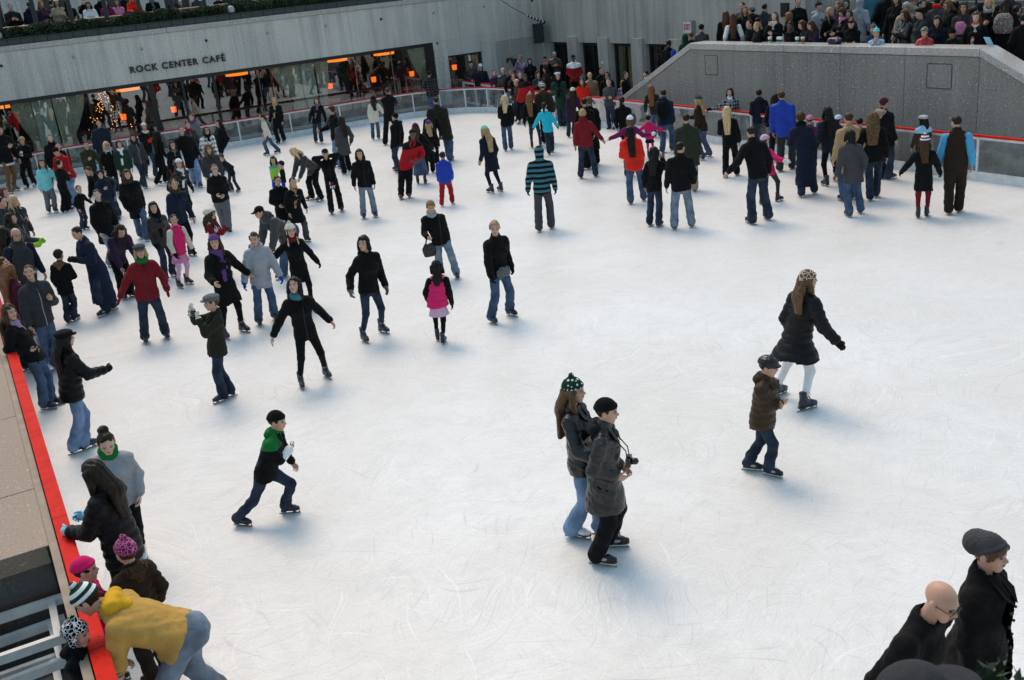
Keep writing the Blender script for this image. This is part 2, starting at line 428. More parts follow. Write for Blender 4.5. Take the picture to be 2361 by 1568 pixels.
def m_ice():
    m, n, bs = mnew('skated ice'); co = objco(n)
    big = nd(n, 'ShaderNodeTexNoise', Scale=.35, Detail=5.0, Roughness=.6); lk(n, co, big.inputs['Vector'])
    md = nd(n, 'ShaderNodeTexNoise', Scale=2.2, Detail=6.0, Roughness=.7, Distortion=.6); lk(n, co, md.inputs['Vector'])
    base = mixc(n, ramp(n, big.outputs['Fac'], .35, .68), (.70, .685, .655), (.80, .80, .795))
    base = mixc(n, mth(n, 'MULTIPLY', ramp(n, md.outputs['Fac'], .46, .70), .55), base, (.62, .625, .62))
    hs = None
    # blade scratches: long thin noise in several headings, bent by a slow warp
    wn = nd(n, 'ShaderNodeTexNoise', Scale=.22, Detail=2.0); lk(n, co, wn.inputs['Vector'])
    wv = nd(n, 'ShaderNodeVectorMath', operation='MULTIPLY_ADD'); lk(n, wn.outputs['Color'], wv.inputs[0]); wv.inputs[1].default_value = (5, 5, 0); lk(n, co, wv.inputs[2])
    for i, (ang, fx, fy, p0, p1, amt) in enumerate(((12, 1.1, 42, .60, .72, .30), (55, .9, 36, .62, .73, .28), (-38, 1.3, 48, .61, .72, .28), (95, .8, 34, .63, .74, .26), (-75, 2.4, 60, .60, .72, .20), (28, 3.0, 75, .58, .72, .18), (70, .9, 120, .57, .70, .22), (-15, 1.0, 140, .57, .70, .24))):
        mp = nd(n, 'ShaderNodeMapping'); mp.inputs['Rotation'].default_value = (0, 0, RAD(ang)); mp.inputs['Location'].default_value = (i * 7.3, i * 3.1, 0)
        lk(n, wv.outputs[0], mp.inputs['Vector'])
        m2 = nd(n, 'ShaderNodeMapping'); m2.inputs['Scale'].default_value = (fx, fy, 1); lk(n, mp.outputs[0], m2.inputs['Vector'])
        ns = nd(n, 'ShaderNodeTexNoise', Scale=1.0, Detail=2.0, Roughness=.5); lk(n, m2.outputs[0], ns.inputs['Vector'])
        f = mth(n, 'MULTIPLY', ramp(n, ns.outputs['Fac'], p0, p1), amt * 1.45)
        base = mixc(n, f, base, (.42, .43, .44) if i % 3 else (.97, .97, .97))
        hs = f if hs is None else mth(n, 'ADD', hs, f)
    fine = nd(n, 'ShaderNodeTexNoise', Scale=38.0, Detail=4.0, Roughness=.8); lk(n, co, fine.inputs['Vector'])
    base = mixc(n, mth(n, 'MULTIPLY', ramp(n, fine.outputs['Fac'], .46, .70), .42), base, (.56, .56, .555))
    lk(n, base, bs.inputs['Base Color'])
    lk(n, ramp(n, md.outputs['Fac'], .3, .7, (.30, .30, .30, 1), (.55, .55, .55, 1)), bs.inputs['Roughness'])
    bs.inputs['Specular IOR Level'].default_value = .35
    bump(n, bs, mth(n, 'MULTIPLY_ADD', fine.outputs['Fac'], .35, hs), .22, .006)
    return m
def m_glass(name, refl, tint, diff=0.0, dcol=(.6, .62, .63), rough=.0, ior=1.5):
    m = bpy.data.materials.new(name); m.use_nodes = True; n = m.node_tree; n.nodes.clear()
    out = nd(n, 'ShaderNodeOutputMaterial'); tr = nd(n, 'ShaderNodeBsdfTransparent'); tr.inputs[0].default_value = c4(tint)
    gl = nd(n, 'ShaderNodeBsdfGlossy'); gl.inputs['Roughness'].default_value = rough; gl.inputs[0].default_value = (1, 1, 1, 1)
    fr = nd(n, 'ShaderNodeFresnel'); fr.inputs[0].default_value = ior
    f = mth(n, 'MULTIPLY_ADD', fr.outputs[0], 1.0, refl)
    mx = nd(n, 'ShaderNodeMixShader'); lk(n, f, mx.inputs[0]); lk(n, tr.outputs[0], mx.inputs[1]); lk(n, gl.outputs[0], mx.inputs[2])
    last = mx
    if diff:
        df = nd(n, 'ShaderNodeBsdfDiffuse'); df.inputs[0].default_value = c4(dcol)
        m3 = nd(n, 'ShaderNodeMixShader'); ns = nd(n, 'ShaderNodeTexNoise', Scale=3.0, Detail=6.0); lk(n, objco(n), ns.inputs['Vector'])
        lk(n, mth(n, 'MULTIPLY', ramp(n, ns.outputs['Fac'], .25, .75), diff * 1.6), m3.inputs[0]); lk(n, mx.outputs[0], m3.inputs[1]); lk(n, df.outputs[0], m3.inputs[2]); last = m3
    lk(n, last.outputs[0], out.inputs[0]); return m
GLASS_W = m_glass('cafe window glass', .09, (.85, .87, .86))
GLASS_B = m_glass('scuffed acrylic panel', .012, (.88, .9, .9), .10, ior=1.18)
GLASS_D = m_glass('door glass', .03, (.85, .86, .84), ior=1.2)
def emis(name, c, s): return flat(name, c, .6, emit=(c, s))
def struct(o): o['kind'] = 'structure'; return o

# ------------------------------------------------------------------ ground and ice
RX0, RX1, RY0, RY1, RR = .02, 19.72, -1.5, 40.42, 3.6
g = MB(); g.box(-60, 90, -40, 120, -.5, -.012); struct(g.obj('walkway_ground', G_FLOOR, None, False))
pts = []
for cx_, cy_, a0 in ((RX1 - RR, RY1 - RR, 0), (RX0 + RR, RY1 - RR, 90)):
    for i in range(13): a = RAD(a0 + 90 * i / 12); pts.append((cx_ + RR * math.cos(a), cy_ + RR * math.sin(a)))
pts += [(RX0, RY0), (RX1, RY0)]
me = bpy.data.meshes.new('ice'); me.from_pydata([(x, y, 0.0) for x, y in pts], [], [tuple(range(len(pts)))]); me.materials.append(m_ice()); struct(link('ice', me))

# ------------------------------------------------------------------ rink barrier
def arc(cx_, cy_, r, a0, a1, k): return [(cx_ + r * math.cos(RAD(a0 + (a1 - a0) * i / k)), cy_ + r * math.sin(RAD(a0 + (a1 - a0) * i / k))) for i in range(k + 1)]
def resample(pl, ds):
    pl = np.array(pl); seg = np.linalg.norm(np.diff(pl, axis=0), axis=1); s = np.concatenate([[0], np.cumsum(seg)]); k = max(1, round(s[-1] / ds))
    t = np.linspace(0, s[-1], k + 1); return np.stack([np.interp(t, s, pl[:, i]) for i in (0, 1)], 1)
barrier = empty('rink_barrier', (0, 0, 0), 0, 'low clear panelled rink barrier with red cap rail curving around the ice', 'rink barrier')
def barrier_run(nodes, cap, capw=.10, side=1):
    """nodes: post positions; straight bays between them"""
    for i in range(len(nodes) - 1):
        a = nodes[i]; b = nodes[i + 1]; d = unit(np.array([*(b - a), 0])); L = np.linalg.norm(b - a)
        A3 = np.array([*a, 0]); B3 = np.array([*b, 0]); e = d * .028
        q = MB(); q.beam(A3 + e + (0, 0, .58), B3 - e + (0, 0, .58), .012, .72); q.obj('clear_panel', GLASS_B, barrier, False)
        q = MB(); q.beam(A3 + (0, 0, .105), B3 + (0, 0, .105), .05, .21); q.obj('kick_board', KICK, barrier, False)
        q = MB(); q.beam(A3 + (0, 0, .955), B3 + (0, 0, .955), .06, .055); q.obj('top_rail', WHITEM, barrier, False)
        q = MB(); q.beam(A3 - d * .004 + (0, 0, 1.003), B3 + d * .004 + (0, 0, 1.003), capw, .04); q.obj('cap_rail', cap, barrier, False)
        if capw > .12:
            q = MB()
            for t_ in (.06, .3, .55, .8, .95):
                for sg in (-1, 1): q.ball(A3 + (B3 - A3) * t_ + np.array([sg * .028, 0, 1.0235]), (.007, .007, .003), 0, 6, 3)
            bo = q.obj('cap_bolts', DARKM, barrier); bo['kind'] = 'stuff'
        q = MB(); nn = np.array([d[1], -d[0], 0]) * .034
        k = max(2, int(L / .42))
        for j in range(k):
            p = A3 + (B3 - A3) * (j + .5) / k
            for zz in (.905, .232):
                for sg in (-1, 1): q.ball(p + nn * sg * .5 + (0, 0, zz), (.012, .012, .012), 0, 5, 3)
        bo = q.obj('panel_clips', STEELM, barrier); bo['kind'] = 'stuff'
    for p in nodes:
        q = MB(); q.box(-.024, .024, -.024, .024, .0, .93); o = q.obj('post', WHITEM, barrier, False); o.location = (p[0], p[1], .0)
pl = [(RX0, 8.0 - 14), (RX0, RY1 - RR)]
barrier_run(np.array([(RX0, y) for y in np.arange(2.4, RY1 - RR - 1, 2.47)] + [(RX0, RY1 - RR)]), REDC, .135)
barrier_run(resample(arc(RX0 + RR, RY1 - RR, RR, 180, 90, 24), 1.25), CRIM)
barrier_run(resample([(RX0 + RR, RY1), (RX1 - RR, RY1)], 2.1), CRIM)
barrier_run(resample(arc(RX1 - RR, RY1 - RR, RR, 90, 0, 24), 1.25), CRIM)
barrier_run(resample([(RX1, RY1 - RR), (RX1 + .12, 33.2)], 1.8), REDC)
barrier_run(np.array([(RX1, y) for y in (31.5, 29.6)] + [(RX1, y) for y in np.arange(27.2, -1, -2.45)]), REDC)
q = MB(); q.box(-.05, .05, -.05, .05, 0, 1.02); o = q.obj('gate_post', WHITEM, barrier, False); o.location = (RX1 + .12, 33.12, 0)
mat_ = boxo('black_mat', 19.9, 21.6, 31.0, 33.6, -.006, .012, BLACKM); tag(mat_, 'black rubber mat in the opening of the rink barrier', 'mat')
# open white gate frame outside the far corner
gate = empty('gate_frame', (0, 0, 0), 0, 'white framed gate with red top standing outside the far corner barrier', 'gate')
ga = at_z(1068, 187, 1.0)[:2]; gb = at_z(1185, 203, 1.0)[:2]
gd = (gb - ga); gn = np.array([gd[1], -gd[0]]) / np.linalg.norm(gd)
for nm, z_, w_, h_, mm in (('top_rail', .95, .07, .08, WHITEM), ('cap_rail', 1.012, .09, .04, REDC), ('bottom_rail', .10, .07, .08, WHITEM)):
    q = MB(); q.beam((*ga, z_), (*(ga + gd * .96), z_), w_, h_); q.obj(nm, mm, gate, False)
for t_ in (0, .25, .5, .75):
    q = MB(); p = ga + gd * t_; q.box(p[0] - .04, p[0] + .04, p[1] - .04, p[1] + .04, 0, .93); q.obj('post', WHITEM, gate, False)

# ------------------------------------------------------------------ cafe wall
YW = 42.3
cafe = empty('cafe_building', (0, YW, 0), 0, 'grey granite cafe front with long window band and raised dark lettering', 'building')
def cb(name, *a, m=G_FAS, par=cafe, bev=.006):
    x0, x1, y0, y1, z0, z1 = a
    return boxo(name, x0, x1, y0 - YW, y1 - YW, z0, z1, m, par, bev)
# fascia slabs, joints 4 mm
xs = [-9.0, -4.2, .0, 4.8, 9.72, 14.64, 19.55, 25.0]
for a, b in zip(xs[:-1], xs[1:]):
    cb('fascia_slab', a + .003, b - .003, YW, YW + .5, 2.74, 4.43)
for a in np.arange(-9, 25, 2.47): cb('coping_stone', a + .003, min(a + 2.467, 25) - .003, YW - .05, YW + .6, 4.436, 4.62, m=G_COP)
for a in np.arange(-9, 25, .45): cb('parapet_panel', a + .006, min(a + .444, 25), YW + .02, YW + .06, 4.623, 4.83, m=PARA, bev=.012)
cb('parapet_lip', -9, 25, YW + .0, YW + .12, 4.832, 4.86, m=PARA)
cb('planter_soil', -9, 25, YW + .065, YW + 1.1, 4.4, 4.70, m=flat('soil', (.03, .022, .016), .95))
# piers right of the window
cb('pier_slab', 19.40, 20.03, YW - .06, YW + .5, .0, 2.40, m=G_FAS)
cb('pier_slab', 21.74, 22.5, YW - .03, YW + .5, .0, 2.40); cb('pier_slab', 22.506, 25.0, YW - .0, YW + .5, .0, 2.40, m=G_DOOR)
cb('pier_slab', 19.40, 20.03, YW, YW + .5, 2.405, 2.737); cb('head_slab', 20.036, 21.735, YW, YW + .5, 2.08, 2.737); cb('pier_slab', 21.74, 25.0, YW, YW + .5, 2.405, 2.737)
cb('plinth', -9, 19.39, YW, YW + .4, .0, .14, m=G_DOOR)
# window frame
YG = YW + .16
cb('head_frame', -9, 19.39, YW + .02, YW + .26, 2.60, 2.735, m=DARKM); cb('sill_frame', -9, 19.39, YW + .04, YW + .26, .141, .20, m=DARKM)
cb('end_frame', 19.10, 19.388, YW + .0, YW + .3, .202, 2.598, m=DARKM)
mull = [(-3.4, .05), (-.6, .05), (2.05, .05), (4.95, .05), (7.30, .20), (8.50, .09), (9.74, .11), (11.55, .012), (12.05, .03), (15.73, .012), (17.42, .012)]
for x_, w_ in mull: cb('mullion', x_ - w_ / 2, x_ + w_ / 2, YG - .05, YG + .05, .202, 2.598, m=DARKM if w_ > .02 else flat('glass joint', (.25, .26, .25), .3))
ex = sorted([-9.0] + [q[0] for q in mull] + [19.1])
for a, b in zip(ex[:-1], ex[1:]): cb('window_pane', a + .02, b - .02, YG - .006, YG + .006, .203, 2.597, m=GLASS_W, bev=0)
cb('window_pane', 20.05, 21.72, YG - .006, YG + .006, .22, 2.06, m=GLASS_W, bev=0)
cb('window_frame', 20.036, 21.735, YW + .04, YW + .2, 2.0, 2.078, m=DARKM); cb('window_frame', 20.036, 20.11, YW + .04, YW + .2, .15, 1.998, m=DARKM); cb('window_frame', 21.66, 21.735, YW + .04, YW + .2, .15, 1.998, m=DARKM); cb('plinth', 20.036, 21.735, YW, YW + .3, 0, .148, m=G_DOOR)
# room behind
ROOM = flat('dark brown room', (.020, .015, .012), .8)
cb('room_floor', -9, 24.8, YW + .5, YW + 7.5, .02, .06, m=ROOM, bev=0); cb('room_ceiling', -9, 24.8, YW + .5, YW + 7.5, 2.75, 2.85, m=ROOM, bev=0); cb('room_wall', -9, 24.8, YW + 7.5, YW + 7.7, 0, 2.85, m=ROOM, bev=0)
# pale columns with slats and tied curtains
CURT = flat('pale green grey curtain', (.80, .80, .66), .9); COLM = flat('pale green glazed column', (.66, .80, .72), .35)
for x0, x1 in ((2.98, 3.66), (13.42, 13.98)):
    q = MB(); k = 6
    for i in range(k):
        a = x0 + (x1 - x0) * i / k; q.box(a + .006, a + (x1 - x0) / k - .006, .34, .5, .2, 2.6)
    q.box(x0, x1, .36, .55, .2, 2.6); q.obj('column', COLM, cafe, False)
def curtain(xa, xb, xta, xtb, fold):
    """gathered hanging cloth: xa..xb at the head, xta..xtb at the tie"""
    q = MB(); nu, nz = 60, 22; V = []
    for j in range(nz + 1):
        t = j / nz; z_ = 2.58 - 2.3 * t; g_ = min(1, t / .62) ** 1.5; g2 = g_ - max(0, (t - .62) / .38) * .25
        l = xa + (xta - xa) * g2; r_ = xb + (xtb - xb) * g2
        for i in range(nu + 1):
            u = i / nu; V.append((l + (r_ - l) * u, .32 + .035 * math.sin(u * fold * 6.28 + t * 1.2) * (1 - .3 * t) + .01 * math.sin(u * 51), z_))
    n1 = nu + 1; Fq = [(j * n1 + i, j * n1 + i + 1, (j + 1) * n1 + i + 1, (j + 1) * n1 + i) for j in range(nz) for i in range(nu)]
    V2 = [(x, y + .012, z_) for x, y, z_ in V]
    q.add(V, Fq); q.add(V2, [f[::-1] for f in Fq]); q.obj('curtain', CURT, cafe)
curtain(2.25, 2.95, 2.72, 2.97, 9); curtain(3.70, 4.86, 3.72, 4.25, 11); curtain(12.12, 13.38, 12.95, 13.36, 11); curtain(14.04, 14.62, 14.06, 14.4, 7); curtain(18.3, 19.08, 18.85, 19.06, 8); curtain(21.25, 21.64, 21.45, 21.62, 5)
# anchors on the fascia
for i in range(-1, 10):
    q = MB(); x_ = 2.29 + 2.475 * i; q.ball((x_, -.02, 3.97), (.055, .05, .055), 0, 10, 6); q.tube([(x_, 0, 3.97), (x_, -.07, 3.95)], .03, 8); q.obj('anchor_bolt', STEELM if i % 3 else DARKM, cafe)
q = MB(); q.ball((19.6, -.02, 2.68), (.05, .05, .05), 0, 8, 5); q.obj('anchor_bolt', DARKM, cafe)
# lettering
def textobj(name, cu, par):
    t = bpy.data.objects.new(name, cu); COL.objects.link(t); bpy.context.view_layer.update()
    me = bpy.data.meshes.new_from_object(t.evaluated_get(bpy.context.evaluated_depsgraph_get()))
    bpy.data.objects.remove(t); return link(name, me, par)
BRZ = flat('bronze letters', (.035, .030, .026), .4, .4)
lx = 6.63
adv = dict(R=.235, O=.315, C=.275, K=.235, E=.205, N=.285, T=.22, A=.265, F=.20)
adv['\u00c9'] = .205
for ch in 'ROCK CENTER CAF\u00c9':
    if ch == ' ': lx += .155; continue
    c_ = bpy.data.curves.new('letter', 'FONT'); c_.body = ch; c_.size = .335; c_.extrude = .022; c_.offset = .006; c_.bevel_depth = .003; c_.align_x = 'LEFT'; c_.materials.append(BRZ)
    o = textobj('letter', c_, cafe); o.rotation_euler = (RAD(90), 0, 0); o.location = (lx, -.045, 3.135); lx += adv[ch] * .995
# floodlights on the planter edge
for x_ in (10.96, 2.45):
    f_ = empty('floodlight', (x_, YW + .2, 4.86), 0, 'small grey floodlight beside the %s of the hedge' % ('right half' if x_ > 5 else 'left end'), 'floodlight')
    q = MB(); q.lathe([(.0, .02), (.10, .02), (.16, .05), (.15, .2), (.10, .28), (0, .29)], 14); q.obj('lamp_body', STEELM, f_); q = MB(); q.box(-.03, .03, -.03, .03, 0, .05); q.box(-.17, .17, -.012, .012, .15, .17); q.obj('bracket', DARKM, f_, False)
# lamps inside
LAMP = emis('orange lamp shade', (1.0, .22, .012), 1.5)
for i, (x_, z_) in enumerate(((2.17, 2.5), (6.68, 2.5), (11.09, 2.5), (15.51, 2.5), (17.74, 2.5), (-2.3, 2.5))):
    l_ = empty('ceiling_lamp', (x_, 44.0, z_), 0, 'wide orange drum lamp under the cafe ceiling, %s' % ('leftmost one at the frame edge', 'just left of the fairy lights' if 0 else 'second from the left, above the fairy lights', 'below the last letters of the cafe name', 'right of the right hand column', 'farthest right near the end curtain', 'outside the frame')[i], 'ceiling lamp', 'orange drum lamps in the cafe')
    q = MB(); q.lathe([(.43, -.10), (.46, -.10), (.46, .10), (.43, .10), (.43, -.10)], 28); q.lathe([(0, -.085), (.43, -.085)], 28); q.obj('lamp_shade', LAMP, l_); q = MB(); q.tube([(0, 0, .0), (0, 0, .25)], .012, 6); q.obj('stem', DARKM, l_)
    if i == 5: bpy.data.objects.remove(l_.children[0]); bpy.data.objects.remove(l_.children[0]); bpy.data.objects.remove(l_)
tl = [(6.3, 'beneath the fairy lights'), (8.3, 'between the two thick mullions'), (17.15, 'in the right part of the window'), (15.09, 'right of the right hand column'), (19.02, 'by the end curtain'), (21.2, 'in the small window at the corner')]
for x_, w_ in tl:
    t_ = empty('cafe_table', (x_, 44.4, .06), 0, 'dark cafe table with white cloth behind glass %s' % w_, 'table', 'tables in the cafe')
    q = MB(); q.lathe([(0, .74), (.42, .74), (.43, .70), (.40, .55), (.41, .54), (.42, .69)], 18); q.obj('tablecloth', flat('white tablecloth', (.5, .5, .48), .8), t_); q = MB(); q.lathe([(.25, 0), (.25, .03), (.04, .05), (.04, .72)], 12); q.obj('pedestal', DARKM, t_)
    l_ = empty('table_lamp', (x_, 44.0 + .15, .80), 0, 'little glowing orange lamp on the cafe table %s' % w_, 'table lamp', 'orange table lamps in the cafe')
    q = MB(); q.lathe([(.085, .48), (.10, .48), (.12, .70), (.0, .70)], 14); q.obj('lamp_shade', emis('table lamp shade', (1.0, .16, .01), 1.3), l_); q = MB(); q.lathe([(.07, 0), (.07, .02), (.012, .04), (.012, .5)], 10); q.obj('stem', DARKM, l_)
# fairy lights on a dark tree behind the glass
tree = empty('lit_tree', (5.75, 44.6, .05), 0, 'dark indoor tree strung with tiny amber fairy lights behind cafe glass', 'lit tree')
q = MB(); q.tube([(0, 0, 0), (0, 0, 2.3)], [.06, .02], 8); q.obj('trunk', ROOM, tree)
q = MB(); q2 = MB(); rr = random.Random(3)
for i in range(190):
    z_ = rr.uniform(.7, 2.5); r_ = (2.7 - z_) * .42 * rr.uniform(.5, 1) + .05; a = rr.uniform(0, 6.28)
    c_ = np.array([r_ * math.cos(a) * (1.3 if z_ < 1.6 else .8), r_ * math.sin(a), z_])
    t_ = np.array([rr.uniform(-.1, .1), rr.uniform(-.1, .1), rr.uniform(-.05, .1)]); q.add([c_, c_ + t_, c_ + t_[[1, 2, 0]]], [(0, 1, 2)])
    if i % 2 == 0: q2.ball(c_, .014, 0, 5, 3)
o = q.obj('needles', flat('dark needles', (.012, .02, .012), .8), tree); o['kind'] = 'stuff'
o = q2.obj('fairy_lights', emis('amber light', (1.0, .42, .10), 4.5), tree); o['kind'] = 'stuff'

# ------------------------------------------------------------------ terrace above the cafe: hedge, poles, wooden rail, street
ter = boxo('street_terrace', -30, 24.9, YW + 1.1, 90, 3.9, 4.15, G_FLOOR); struct(ter)
# street wall behind
twr = empty('street_facade', (5, 62, 4.15), 0, 'grey stone street building far behind the hedge onlookers', 'building')
for i in range(-6, 8):
    boxo('stone_pier', i * 3.2 - .9, i * 3.2 + .9, -.3, .3, 0, 14, G_FAS, twr); boxo('shop_window', i * 3.2 + .92, i * 3.2 + 2.28, -.05, .05, .4, 3.2, flat('dark shop glass', (.03, .035, .04), .1), twr); boxo('wall_panel', i * 3.2 + .905, i * 3.2 + 2.295, -.15, .2, 3.2, 14, G_DOOR, twr); boxo('stall_riser', i * 3.2 + .905, i * 3.2 + 2.295, -.15, .2, 0, .4, G_DOOR, twr)
hedge = empty('hedge', (7, YW + .62, 4.7), 0, 'long clipped dark green yew hedge along the cafe parapet', 'hedge')
rs = np.random.default_rng(5)
def leafcloud(n_, fx, size, seed):
    r_ = np.random.default_rng(seed); c_ = fx(r_, n_)
    d1 = r_.normal(size=(n_, 3)); d1 /= np.linalg.norm(d1, axis=1)[:, None]; d2 = np.cross(d1, r_.normal(size=(n_, 3))); d2 /= np.linalg.norm(d2, axis=1)[:, None]
    s_ = size * r_.uniform(.6, 1.4, (n_, 1)); V = np.stack([c_ - d1 * s_, c_ + d2 * s_ * .38, c_ + d1 * s_, c_ - d2 * s_ * .38], 1).reshape(-1, 3)
    return V, np.arange(n_ * 4).reshape(-1, 4)
def hfx(r_, n_):
    x = r_.uniform(-16, 17.6, n_); face = r_.random(n_)
    top = .53 + .06 * np.sin(x * 1.7) + .05 * np.sin(x * 4.3 + 1) + .03 * np.sin(x * 11)
    front = -.46 - .05 * np.sin(x * 2.3 + 2) - .04 * np.sin(x * 7.1)
    y = np.where(face < .55, front + np.abs(r_.normal(0, .05, n_)), r_.uniform(-.42, .42, n_)); z = np.where(face < .55, r_.uniform(.0, 1, n_) * top, top - np.abs(r_.normal(0, .05, n_)))
    return np.stack([x, y, z], 1)
def m_leaf(name, c):
    m, n, bs = mnew(name); ns = nd(n, 'ShaderNodeTexNoise', Scale=2.5, Detail=5.0); lk(n, objco(n), ns.inputs['Vector'])
    n2 = nd(n, 'ShaderNodeTexNoise', Scale=30.0, Detail=2.0); lk(n, objco(n), n2.inputs['Vector'])
    b_ = mixc(n, ramp(n, ns.outputs['Fac'], .35, .68), tuple(v * .55 for v in c), tuple(v * 1.5 for v in c)); b_ = mixc(n, ramp(n, n2.outputs['Fac'], .6, .75), b_, (c[0] * 3.2, c[1] * 2.0, c[2] * 1.2))
    lk(n, b_, bs.inputs['Base Color']); bs.inputs['Roughness'].default_value = .55; return m
LEAF = m_leaf('yew leaf', (.022, .040, .016))
V, Fq = leafcloud(52000, hfx, .052, 11); q = MB(); q.add(V, Fq); o = q.obj('foliage', LEAF, hedge, False); o['kind'] = 'stuff'
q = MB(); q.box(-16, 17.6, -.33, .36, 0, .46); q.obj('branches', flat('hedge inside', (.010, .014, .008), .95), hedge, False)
POLE_AT = ('at the far left frame edge', 'between the navy hood and the fair haired woman', 'right of the smiling dark haired woman', 'crossing the dark pink coat', 'just right of the bright scarlet coat', 'beside the small child peeping over the rail', 'beside the heavy black leather jacket', 'farthest right, beside the child in pink')
for i in range(8):
    x_ = 2.62 + 1.245 * i
    p_ = empty('flagpole', (x_, YW + .72, 4.15), 0, 'dark bronze flagpole in the hedge ' + POLE_AT[i], 'flagpole', 'dark flagpoles in the hedge')
    q = MB(); q.lathe([(0, 0), (.12, 0), (.12, .5), (.085, .55), (.075, 3.2), (.06, 7), (0, 7)], 14); q.obj('pole', DARKM, p_); q = MB(); q.lathe([(.09, .58), (.10, .6), (.10, .66), (.09, .68)], 14); q.obj('collar', DARKM, p_)
rail = empty('handrail', (0, YW + 1.35, 4.15), 0, 'long pale wooden handrail on dark posts behind the hedge', 'handrail')
q = MB(); q.tube([(-16, 0, 1.07), (17.5, 0, 1.07)], .032, 8); q.obj('rail', WOODR, rail)
for i in range(18):
    q = MB(); q.box(-15.5 + i * 1.9 - .02, -15.5 + i * 1.9 + .02, -.02, .02, 0, 1.04); q.obj('post', DARKM, rail, False)

# ------------------------------------------------------------------ wall with the doors (runs away from the cafe corner)
XD = 25.0
dw = empty('door_wall', (XD, 34, 0), 0, 'tall streaked grey granite wall with dark doors and stepped pilasters', 'wall')
def db(name, y0, y1, z0, z1, x0=XD, x1=XD + .5, m=G_DOOR, bev=.006, par=None): return boxo(name, x0 - XD, x1 - XD, y0 - 34, y1 - 34, z0, z1, m, par or dw, bev)
doors = [(41.7, 40.15), (39.25, 37.72), (36.85, 35.3), (34.4, 32.9)]
jy = [25.62, 28.05, 30.48, 32.82, 35.25, 37.66, 40.09, 42.3]
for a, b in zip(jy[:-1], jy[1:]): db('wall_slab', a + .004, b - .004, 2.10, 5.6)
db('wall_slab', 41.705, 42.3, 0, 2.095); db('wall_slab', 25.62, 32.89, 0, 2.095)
pil = [(40.14, 39.26, 2.36), (37.71, 36.86, 2.34), (35.29, 34.41, 2.32), (32.89, 31.9, 2.30)]
for a, b, zt in pil: db('pilaster', b + .06, a - .06, 0, zt, XD - .12, XD + .4); db('pilaster_back', b + .005, a - .005, 0, 2.095, XD + .0, XD + .45, m=G_DOOR)
YEL = flat('olive yellow door lining', (.50, .42, .18), .6)
for i, (a, b) in enumerate(doors):
    d_ = empty('dark_door', (XD + .25, (a + b) / 2, 0), 0, 'dark framed glass door in the granite wall, %s' % ('nearest the cafe corner', 'second from the cafe corner with red sign', 'third from the cafe corner, lined in yellow', 'last one beside the stairs')[i], 'door', 'dark doors in the granite wall')
    w_ = (a - b) / 2
    for nm, y0, y1, z0, z1, mm, x0, x1 in (('frame', -w_, -w_ + .10, 0, 2.09, DARKM, -.06, .06), ('frame', w_ - .10, w_, 0, 2.09, DARKM, -.06, .06), ('frame', -w_ + .1, w_ - .1, 1.97, 2.09, DARKM, -.06, .06), ('frame', -.04, .04, 0, 1.97, DARKM, -.05, .05), ('glass', -w_ + .1, -.04, .02, 1.97, GLASS_D, -.01, .01), ('glass', .04, w_ - .1, .02, 1.97, GLASS_D, -.01, .01)):
        if i == 2 and nm == 'glass' and y0 < 0: continue
        boxo(nm, x0, x1, y0, y1, z0, z1, mm, d_)
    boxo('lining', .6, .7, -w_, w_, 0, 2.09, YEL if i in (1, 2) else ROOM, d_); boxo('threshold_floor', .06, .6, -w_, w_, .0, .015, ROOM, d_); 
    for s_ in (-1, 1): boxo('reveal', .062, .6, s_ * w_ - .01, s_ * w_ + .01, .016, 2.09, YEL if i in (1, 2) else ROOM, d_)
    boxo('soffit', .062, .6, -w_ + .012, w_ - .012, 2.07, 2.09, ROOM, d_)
sg = boxo('red_sign', XD + .225, XD + .235, 37.86, 38.12, 1.25, 1.52, flat('red sign', (.45, .03, .02), .4)); tag(sg, 'small red notice on the glass of the second dark door', 'sign')
sg = boxo('white_plaque', XD - .135, XD - .12, 37.26, 37.42, 1.27, 1.36, flat('white plaque', (.7, .7, .68), .4)); tag(sg, 'tiny white plaque on the granite pilaster between two doors', 'plaque')
# square vent in the wall
v_ = empty('wall_vent', (XD, 26.54, 3.28), 0, 'square black recessed opening high in the granite wall', 'vent')
boxo('frame', -.03, .0, -.19, .19, -.22, .22, DARKM, v_); boxo('flap', -.05, -.032, -.15, .15, -.17, .17, BLACKM, v_)
# exit sign
e_ = empty('exit_sign', (XD - .02, 31.47, 2.75), 0, 'white EXIT box sign with red letters fixed high on the granite wall', 'sign')
boxo('sign_box', -.16, 0, -.25, .25, -.23, .23, flat('grey sign case', (.30, .29, .27), .5), e_); boxo('sign_face', -.170, -.161, -.22, .22, -.20, .20, flat('white sign face', (.72, .68, .66), .4), e_)
fw_ = Vector((0.76, 0.65, 0))
c_ = bpy.data.curves.new('exit_text', 'FONT'); c_.body = 'EXIT'; c_.size = .23; c_.extrude = .003; c_.offset = .006; c_.align_x = 'CENTER'; c_.align_y = 'CENTER'; c_.materials.append(flat('exit red', (.50, .03, .03), .4))
o = textobj('exit_text', c_, e_); o.rotation_euler = (RAD(90), 0, RAD(-90)); o.location = (-.175, 0, 0); o.scale = (.78, 1.25, 1)
